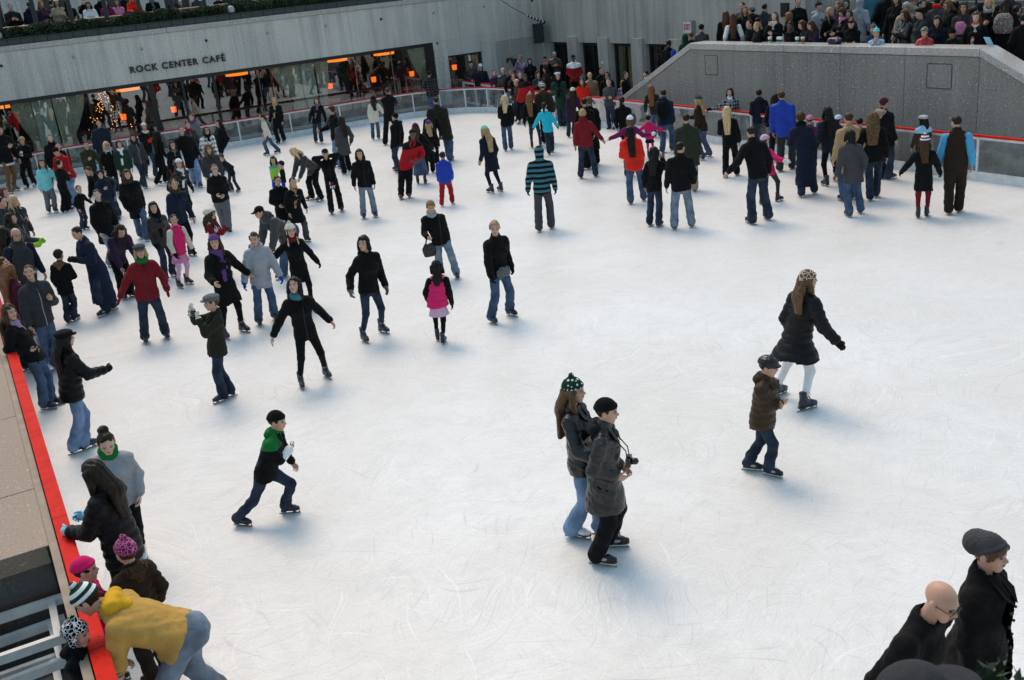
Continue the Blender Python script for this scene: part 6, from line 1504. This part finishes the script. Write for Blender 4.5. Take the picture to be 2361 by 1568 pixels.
Wp('girl with long brown hair hiding her face over the wall', (1846, 48), -70, 'jacket.char', 'long.hbrown', 'r r', X=21.2, lean=14, hp=-14, key='cupA')
Wp('girl with long brown hair in dark purple jacket holding a coffee', (1867, 49), -62, 'jacket.dpurple', 'long.hbrown', 'r r', X=21.2, lean=14, hp=-12, key='cupB')
Wp('man in white lettered sweatshirt and navy knit hat', (1888, 4), 60, 'hoodie.lgrey', 'short.hbrown', X=23.2, hat='beanie.navy', sex='m', key='letters')
Wp('woman with fair brown bob and dark checked scarf', (1913, 17), 50, 'coat.black', 'mid.hdblond', X=22.6, scarf='wrap.char')
Wp('woman with long blonde hair facing left at the back', (1932, 3), -40, 'jacket.char', 'long.hred', X=23.6)
Wp('man in glasses with red hood pulled up', (1951, -1), -12, 'hoodie.char/red', 'none', X=23.8, hood=True, glasses='clear', sex='m', sleeve='char')
Wp('woman with dark bob and pink scarf above flowered bag', (1941, 18), -48, 'coat.black', 'bob.hdark', 'r r', X=22.0, scarf='pink', hp=-8, key='flowerbag')
Wp('woman peering between two dark haired women', (1957, 23), -30, 'jacket.dolive', 'mid.hbrown', X=22.6)
Wp('woman in black with wide black headband leaning on the wall', (1962, 44), -20, 'jacket.black', 'bun.hauburn', 'f f', X=21.2, hat='band.black', lean=10, hp=-12, scarf='wrap.black')
Wp('person in white hooded coat with hood up', (1983, -4), 160, 'coat.lgrey', 'none', X=24.0, hood=True)
Wp('boy in blue jacket and dark patterned hat with face covered', (2014, 55), -20, 'jacket.denim', 'short.hdark', 'd d', X=21.7, hat='ear.dnavy/*lgrey')
Wp('child in striped white fleece and mint pom hat resting chin on hands', (2021, 65), -6, 'stripes.lgrey/lsky', 'short.hbrown', 'e e', X=21.05, hat='pom.mint/cyan', lean=12, s=1.2)
Wp('woman with sunglasses pushed up in her hair looking at a phone', (2083, 23), -58, 'leather.offblack', 'long.hbrown', 'h h', X=21.9, hp=-14, key='phonelady')
Wp('grey curly haired woman with glasses behind the phone woman', (2090, 6), -10, 'coat.beige', 'curly.hgrey', X=22.8, glasses='clear')
Wp('woman in black beret and dark grey coat in profile', (2120, 18), -70, 'coat.char', 'short.hblack', X=21.9, hat='beret.black', hp=-8, fat=1.15)
Wp('person in grey overcoat with orange scarf, back turned', (2163, -8), 150, 'coat.dgrey', 'short.hdark', X=23.2, scarf='wrap.scarlet', fat=1.1)
Wp('woman in sunglasses and black fur collared coat looking left', (2184, 1), -72, 'parka.black/black', 'mid.hlbrown', X=22.4, glasses='sun', hp=-10, fat=1.15)
Wp('girl in purple earmuffs and dark coat looking down', (2160, 37), -18, 'jacket.dnavy', 'long.hdark', X=21.8, hat='muff.purple', hp=-16, skin='pale')
Wp('child in shiny red jacket and white patterned hat at the wall', (2131, 62), -20, 'leather.red', 'short.hbrown', 'r r', X=21.1, hat='beanie.black/*cream', hp=-16)
Wp('child in black knit hat hanging arms over the wall', (2194, 66), -30, 'puffer.black', 'short.hblack', 'r r', X=21.05, hat='pom.black', lean=24, hp=-16, skin='tanskin', gl='black')
Wp('woman in grey beret and glasses with pink bag', (2223, 3), -12, 'coat.char', 'long.hbrown', X=22.2, hat='beret.dgrey', glasses='clear', key='pinkbag')
Wp('girl in black coat with rainbow striped scarf', (2251, 27), -8, 'coat.black', 'long.hauburn', X=21.6, scarf='str.orange/lsky', skin='pale', hp=-8)
Wp('blonde woman in black coat with pale scarf standing tall', (2282, -6), -10, 'coat.black', 'mid.hblond', 'd h', X=22.4, scarf='wrap.lgrey', hp=-6)
Wp('dark haired man in profile above the black beret', (2124, 0), 70, 'jacket.char', 'short.hblack', X=23.0, sex='m')
Wp('tall man in long dark coat with back turned at the landing', (2046, -22), 178, 'long2.black', 'short.hdark', X=22.6, sex='m', fat=1.2)
Wp('person in teal jacket and black trousers higher up the stairs', (2012, -40), 178, 'jacket.teal', 'short.hdark', X=24.6, z=2.05, bot_='black.black')
Wp('child in red padded jacket among the dark coats', (2247, 14), 150, 'puffer.red', 'short.hdark', X=23.4)
Wp('person in black with a big floral backpack at the right edge', (2322, -4), 168, 'coat.black', 'mid.hdark', X=22.6, key='floral', fat=1.15)
Wp('dark coated person cut off by the right edge of the photo', (2361, 30), 170, 'coat.black', 'short.hblack', X=21.8)
Wp('person in cream coat behind the grey curls', (2105, -12), 160, 'coat.beige', 'short.hdblond', X=24.0)
Wp('person in black coat beside the grey overcoat', (2205, -18), 165, 'coat.black', 'short.hdark', X=23.8, sex='m')
Wp('person in black between the blonde woman and the floral backpack', (2300, 10), 150, 'jacket.black', 'short.hblack', X=23.2)
for i_, (hx_, hy_, X_, tp_, hr_, lab_) in enumerate(((1763, 8, 23.6, 'jacket.char', 'short.hdark', 'dark jacketed man behind the grey knit hat'), (1840, -4, 24.2, 'coat.black', 'short.hbrown', 'person in black coat against the wall left of the lettered sweatshirt'), (2068, -12, 23.4, 'jacket.black', 'mid.hdark', 'woman in black right of the tall long coated man'), (2142, -16, 24.4, 'coat.dbrown', 'short.hdark', 'person in brown coat between the black beret and the grey overcoat'), (2185, -24, 24.6, 'jacket.black', 'short.hblack', 'man in black on the steps above the sunglasses woman'), (2262, -16, 24.2, 'jacket.navy', 'short.hbrown', 'person in navy jacket behind the rainbow scarf girl'), (2330, -26, 24.2, 'coat.char', 'short.hdark', 'person in charcoal coat beyond the floral backpack'), (2345, 12, 23.2, 'jacket.black', 'short.hdark', 'person in black jacket near the right frame edge'))):
    Wp(lab_, (hx_, hy_), (150, 20, -30, 160, 40, 170, 10, 140)[i_], tp_, hr_, X=X_, z=1.8)
# street level behind the hedge
HED = 'onlookers behind the hedge'
def Hh(label, head, yaw, top, hair, arms='d d', Y=44.3, s=None, **k):
    t = at_Y(head[0], head[1], Y); S = t[2] - 4.15 - .03
    S = min(1.88, max(1.0, S if s is None else s))
    return P(label, None, None, yaw, top, k.pop('bot_', 'djeans'), hair, arms, loc=(t[0], t[1], 4.15), s=S, sk='shoe', group=HED, **k)
Hh('man in dark jacket with clasped hands at left end of the hedge', (18, -6), 10, 'jacket.offblack', 'short.hdark', 'h h', sex='m', bot_='beige.beige', fat=1.2)
Hh('person in navy hooded jacket with back turned', (65, 3), 172, 'hoodie.dnavy', 'short.hdark', fat=1.2, hood='back')
Hh('fair haired woman in purple jacket holding a phone', (92, 1), 40, 'jacket.dpurple', 'mid.hred', 'h d')
Hh('young woman in beige coat and white knit hat', (128, -2), 12, 'coat.beige', 'long.hbrown', 'h d', hat='beanie.white')
Hh('smiling dark haired woman in black jacket', (153, 0), 8, 'jacket.black', 'long.hblack', 'r d', skin='tanskin')
Hh('person in black holding a large camera', (190, -10), 0, 'jacket.black', 'short.hblack', 'c c', Y=44.9, bot_='black.black')
Hh('girl in white quilted jacket leaning on the wooden rail', (201, 4), 4, 'puffer.white', 'long.hblack', 'r r', lean=12, hp=-10)
Hh('woman in dark pink coat with elbows on the rail', (241, 0), 6, 'jacket.magenta', 'long.hdark', 'r r', lean=10)
Hh('girl in pale pink quilted jacket with arms on the rail', (267, 0), 8, 'puffer.pink', 'long.hlbrown', 'f f', lean=8)
Hh('woman in bright scarlet buttoned coat', (303, -14), 4, 'coat.scarlet', 'mid.hbrown', 'd r')
Hh('man in black coat with hanging grey scarf', (347, -12), 6, 'coat.black', 'short.hdark', 'd d', scarf='grey', sex='m')
Hh('person in navy jacket with white gloves', (394, -8), 20, 'jacket.dnavy', 'short.hdark', 'r r', gl='white')
Hh('small child in dark hat peeping over the rail', (415, 3), 0, 'jacket.char', 'short.hdark', 'r r', hat='beanie.char/white')
Hh('heavy person in black leather jacket', (450, -14), 165, 'leather.black', 'short.hblack', fat=1.3)
Hh('person in dark jacket by the middle of the hedge', (500, -12), 10, 'jacket.offblack', 'short.hdark')
Hh('child in pink jacket farther along the hedge', (546, -6), 4, 'jacket.pink', 'mid.hbrown', 'r r')
Hh('person in black at the right end of the hedge', (610, -14), 20, 'coat.black', 'short.hdark', 'r d')
Hh('tall person in black behind the white quilted jacket', (226, -16), 150, 'coat.black', 'short.hdark', Y=45.2)
Hh('person in navy coat behind the scarlet coat', (280, -18), 170, 'coat.dnavy', 'short.hdark', Y=45.2)
Hh('person in dark coat standing behind the beige coat', (112, -14), 150, 'coat.char', 'short.hdark', Y=45.3)
# ------------------------------------------------------------------ things held, worn on straps or resting on the wall
CAMB = flat('black camera body', (.015, .015, .016), .3); LENS = flat('lens glass', (.03, .03, .05), .08)
def camera_obj(p, fw, label, big=1.0, group=None):
    fw = unit(fw); rz = math.atan2(-fw[0], fw[1])
    c = empty('camera', p, rz, label, 'camera', group)
    b = MB(); b.box(-.062 * big, .062 * big, -.022 * big, .022 * big, -.04 * big, .036 * big); b.box(-.02 * big, .02 * big, -.02 * big, .02 * big, .036 * big, .052 * big); b.obj('camera_body', CAMB, c, False)
    b = MB(); b.tube([(0, .02 * big, -.003), (0, .075 * big, -.003)], [.032 * big, .030 * big], 12); b.obj('lens', STEELM if big < .9 else CAMB, c)
    b = MB(); b.ball((0, .077 * big, -.003), (.024 * big, .006, .024 * big), 0, 8, 4); b.obj('lens_glass', LENS, c); return c
def mids(k, f=.05): 
    i = PPL[k]; return (i['wr'][0] + i['wr'][1]) / 2 + unit(i['F']) * f + np.array([0, 0, .03])
def phone_obj(p, fw, label, flat_=False):
    fw = unit(fw); rz = math.atan2(-fw[0], fw[1]); c = empty('phone', p, rz, label, 'phone')
    b = MB()
    if flat_: b.box(-.06, .06, -.006, .006, -.032, .032)
    else: b.box(-.03, .03, -.006, .006, -.058, .058)
    b.obj('case', CAMB, c, False); b = MB()
    if flat_: b.box(-.05, .05, -.0085, -.0065, -.027, .027)
    else: b.box(-.026, .026, -.0085, -.0065, -.045, .05)
    b.obj('screen', flat('phone screen', (.18, .2, .24), .2), c, False); return c
def cup_obj(p, label, c1='white', group=None, sc=1.0):
    c = empty('paper_cup', p, 0, label, 'coffee cup', group); c.scale = (sc, sc, sc)
    b = MB(); b.lathe([(0, 0), (.030, 0), (.042, .115), (0, .115)], 14); b.obj('cup', fab('plain', c1), c); b = MB(); b.lathe([(.0335, .035), (.0345, .035), (.039, .08), (.038, .08)], 14); b.obj('sleeve', fab('plain', 'green' if c1 == 'white' else 'lbrown'), c); b = MB(); b.lathe([(.045, .112), (.045, .122), (.037, .128), (.036, .136), (0, .136)], 14); b.obj('lid', fab('plain', 'white'), c); return c
def strap(pts, label, r=.006):
    pts = np.array(pts); o = MB(); c = pts[0]; o.tube(pts - c, r, 5); q = o.obj('camera_strap', BLACKM); q.location = c; return q
# camera on the chest of the man in leather
i = PPL['couple']; cp = i['wai'] + i['F'] * .235 + np.array([0, 0, .06])
c = camera_obj(cp, i['F'], 'silver and black camera hanging on a strap at the leather coat', 1.05)
for s_ in (-1, 1):
    q = MB(); a = i['nb'] + i['Rt'] * .05 * s_ + np.array([0, 0, .03]) + i['F'] * .02; m_ = i['che'] + i['F'] * .20 + i['Rt'] * .05 * s_
    R_ = np.array(c.matrix_basis.to_3x3()); R_ = np.array(Matrix.Rotation(c.rotation_euler.z, 3, 'Z'))
    q.tube([(v - cp) @ R_ for v in (a, m_, cp + i['Rt'] * .06 * s_)], .006, 5); q.obj('strap', BLACKM, c)
camera_obj(mids('capcam', .03), PPL['capcam']['F'], 'small dark camera held up by the woman in the grey flat cap', .8)
phone_obj(mids('tallphone', .08), PPL['tallphone']['F'], 'dark phone held sideways by the tall man in black hat', True)
camera_obj(mids('lilacphoto', .05), PPL['lilacphoto']['F'], 'small camera raised by the woman in the lilac jacket', .7)
camera_obj(mids('railcam', .05), PPL['railcam']['F'], 'compact camera raised by the brown haired woman at the rail', .8)
i = PPL['hoodcam']; camera_obj(i['wai'] + i['F'] * .2, i['F'], 'camera hanging in front of the black hooded jacket', .9)
phone_obj(PPL['phonewoman']['wr'][1] + PPL['phonewoman']['F'] * .09 + np.array([0, 0, .06]), PPL['phonewoman']['F'], 'dark phone raised by the black haired woman beside the bearded man')
phone_obj(mids('phonelady', .08), PPL['phonelady']['F'], 'dark phone in the hands of the woman on the landing')
phone_obj(PPL['phoneblonde']['wr'][1] + PPL['phoneblonde']['F'] * .09, PPL['phoneblonde']['F'], 'dark phone held low by the blonde woman near the left barrier')
cup_obj(PPL['cupblonde']['wr'][0] + PPL['cupblonde']['F'] * .09 + np.array([0, 0, -.02]), 'pale paper cup in the hand of the curly blonde woman', 'cream', None, 1.1)
cup_obj(mids('cupcurl', .06), 'white paper cup held by the brown curly haired onlooker', 'white')
CUP = 'coffee cups on the granite wall'
for (px, py), lab, cc in (((1775, 93), 'white lidded coffee cup beside the laughing auburn woman', 'white'), ((1795, 94), 'white lidded coffee cup left of the leaning dark skinned girl', 'white'), ((1801, 97), 'white lidded coffee cup at the hands of the leaning girl', 'white'), ((1838, 98), 'green sleeved coffee cup before the hidden face girl', 'white'), ((1851, 96), 'brown sleeved coffee cup before the dark purple jacket', 'tan')):
    t = at_X(px, py + 6, XS + .3); cup_obj((XS + .3, t[1], ZC), lab, cc, CUP, 1.25)
# bags
def bag(p, rz, size, mat, label, cat, handles=True, puff=.5):
    c = empty('bag', p, rz, label, cat); w, d, h = size
    PPx, ax = grid(np.array([-w, -d, 0]) * .6, np.array([w * .6, d * .6, h]), .016)
    D = np.maximum(ell(PPx, (0, 0, h * .45), (w * .55, d * .6, h * .62)), np.maximum(np.maximum(np.abs(PPx[..., 0]) - w / 2, np.abs(PPx[..., 1]) - d / 2), np.abs(PPx[..., 2] - h / 2) - h / 2)) + .005 * np.sin(PPx[..., 0] * 50) * np.sin(PPx[..., 2] * 30)
    V, Fq = snet(D, *ax); b = MB(); b.add(V, Fq, 0, V * 3); b.obj('bag_body', mat, c)
    if handles:
        for s_ in (-1, 1):
            b = MB(); b.tube([(-w * .25, s_ * d * .2, h * .92), (-w * .15, s_ * d * .15, h * 1.35), (w * .15, s_ * d * .15, h * 1.35), (w * .25, s_ * d * .2, h * .92)], .008, 5); b.obj('handle', BLACKM, c)
    return c
i = PPL['handbag']; bag(i['wai'] + i['Rt'] * .22 + np.array([0, 0, -.12]), i['rz'] + RAD(80), (.40, .16, .34), fab('leather', 'dgrey'), 'large creased grey handbag hanging from the shoulder of a black coat', 'handbag')
i = PPL['bagwoman']; bag(i['pel'] + i['F'] * .17 + np.array([0, 0, -.07]), i['rz'], (.26, .07, .17), fab('pattern', 'char', 'lgrey'), 'small black and white patterned shoulder bag on the laughing fair woman', 'shoulder bag', False)
i = PPL['satchelman']; bag(i['pel'] + i['Rt'] * .24 + i['F'] * .06 + np.array([0, 0, -.28]), i['rz'] + RAD(20), (.30, .09, .26), fab('leather', 'black'), 'black satchel hanging beside the man in the brown baseball cap', 'satchel')
i = PPL['flowerbag']; t = at_X(1925, 93, XS + .28); c = bag((XS + .28, t[1], ZC + .003), RAD(90), (.46, .22, .17), fab('leather', 'black'), 'black bag with large fabric flowers lying on the granite wall', 'bag', False)
rr = random.Random(4)
for k_ in range(9):
    b = MB(); b.ball((rr.uniform(-.18, .18), .09 + rr.uniform(-.03, .03), rr.uniform(.06, .15)), (.045, .025, .045), 0, 8, 5); b.obj('flower', fab('plain', rr.choice(['cream', 'lilac', 'purple', 'pink'])), c)
i = PPL['backpack']; bag(i['wai'] - i['F'] * .21 + np.array([0, 0, -.06]), i['rz'], (.31, .17, .46), fab('cloth', 'black'), 'black backpack on the back of the navy jacket', 'backpack', False)
i = PPL['floral']; bag(i['wai'] - i['F'] * .22 + np.array([0, 0, -.02]), i['rz'], (.42, .22, .46), fab('pattern', 'maroon', 'cream'), 'big floral backpack worn at the right edge of the landing', 'backpack', False)
i = PPL['pinkbag']; bag(i['wai'] + i['F'] * .22 + np.array([0, 0, .02]), i['rz'], (.26, .08, .30), fab('cloth', 'pink'), 'pale pink drawstring bag in front of the grey beret woman', 'bag', False)
i = PPL['redsweater']
# clear shopping bag
i = PPL['bagman']; h = i['wr'][1] + np.array([0, 0, -.09]); c = empty('shopping_bag', h + np.array([0, 0, -.40]), i['rz'] + .5, 'clear plastic shopping bag with white handles held by the man in charcoal', 'shopping bag')
b = MB(); b.box(-.17, .17, -.05, .05, 0, .3); b.obj('bag_body', m_glass('clear plastic bag', .08, (.9, .9, .9), .25, (.8, .8, .8)), c, False)
for s_ in (-1, 1): b = MB(); b.tube([(-.08, s_ * .04, .3), (-.05, s_ * .01, .42), (.05, s_ * .01, .42), (.08, s_ * .04, .3)], .006, 5); b.obj('handle', fab('plain', 'white'), c)
# pouch with lettering
i = PPL['pouch']; pp = i['pel'] + i['F'] * .20 + np.array([0, 0, -.06]); c = empty('pouch', pp, i['rz'], 'black neck pouch with white and red I love NY print', 'pouch')
b = MB(); b.box(-.11, .11, -.012, .012, -.11, .10); b.obj('pouch_body', fab('plain', 'black'), c, False)
def txt(name, body, size, col, par, loc, rot=(RAD(90), 0, RAD(180)), off=.004):
    cu = bpy.data.curves.new(name, 'FONT'); cu.body = body; cu.size = size; cu.extrude = .001; cu.offset = off; cu.align_x = 'CENTER'; cu.align_y = 'CENTER'; cu.materials.append(fab('plain', col)); o = textobj(name, cu, par); o.location = loc; o.rotation_euler = rot; return o
txt('print_letter', 'I', .10, 'white', c, (.06, .0135, .045)); txt('print_letters', 'NY', .10, 'white', c, (.0, .0135, -.055))
b = MB(); b.ball((-.022, .0135, .05), (.022, .002, .022), 0, 10, 6); b.ball((.018, .0135, .05), (.022, .002, .022), 0, 10, 6); b.add([(-.043, .0145, .045), (.039, .0145, .045), (-.002, .0145, .005)], [(0, 1, 2)]); b.obj('print_heart', fab('plain', 'red'), c)
b = MB(); b.tube([(-.1, 0, .09), (-.12, -.08, .5), (.0, -.14, .72)], .005, 4); b.obj('strap', BLACKM, c)
# lettering across the white sweatshirt
i = PPL['letters']; pc = i['che'] + i['F'] * .150 + np.array([0, 0, .035]); c0 = i['root']
Rinv = i['R'].T
for body, dz, sz in (('McGILL', .03, .10), ('LACROSSE', -.12, .075)):
    l = Rinv @ (pc + np.array([0, 0, dz]) - i['base']); txt('print_letters', body, sz, 'maroon', c0, l, off=.003)
# beige earrings etc. are too small; sheet of paper map over the wall
c = boxo('folded_map', -.12, .12, -.004, .004, -.10, .10, fab('pattern', 'lsky', 'cream')); c.location = (XS + .42, at_X(2278, 92, XS + .4)[1], ZC + .10); c.rotation_euler = (RAD(-30), 0, RAD(70)); tag(c, 'folded colourful map sticking up over the granite coping', 'map')
# blurred cap of a bystander just below the camera
P('person in dark grey peaked cap close to the camera at the bottom edge', None, None, 130, 'jacket.char', 'black.black', 'none', 'd d', loc=(1.72, 1.40, 2.2), s=1.54, hat='cap.char', sk='shoe', group='people close to the camera at lower right', res=.016, detail=.014)
# a few diners behind the glass
for px, py, lab in ((945, 205, 'diner in grey behind the cafe glass near the end curtain'), (835, 205, 'diner in black seated behind the cafe glass'), (700, 240, 'diner in a rust sweater at the cafe window')):
    t = at_z(px, py, 1.35); k_ = 44.9
    t = at_Y(px, py, k_); P(lab, None, None, 20, 'sweater.' + ('grey' if 'grey' in lab else 'black' if 'black' in lab else 'brown'), 'black.black', 'short.hdark', 'r r', loc=(t[0], k_, .06), s=1.55, sk='shoe', group='diners inside the cafe', res=.035)
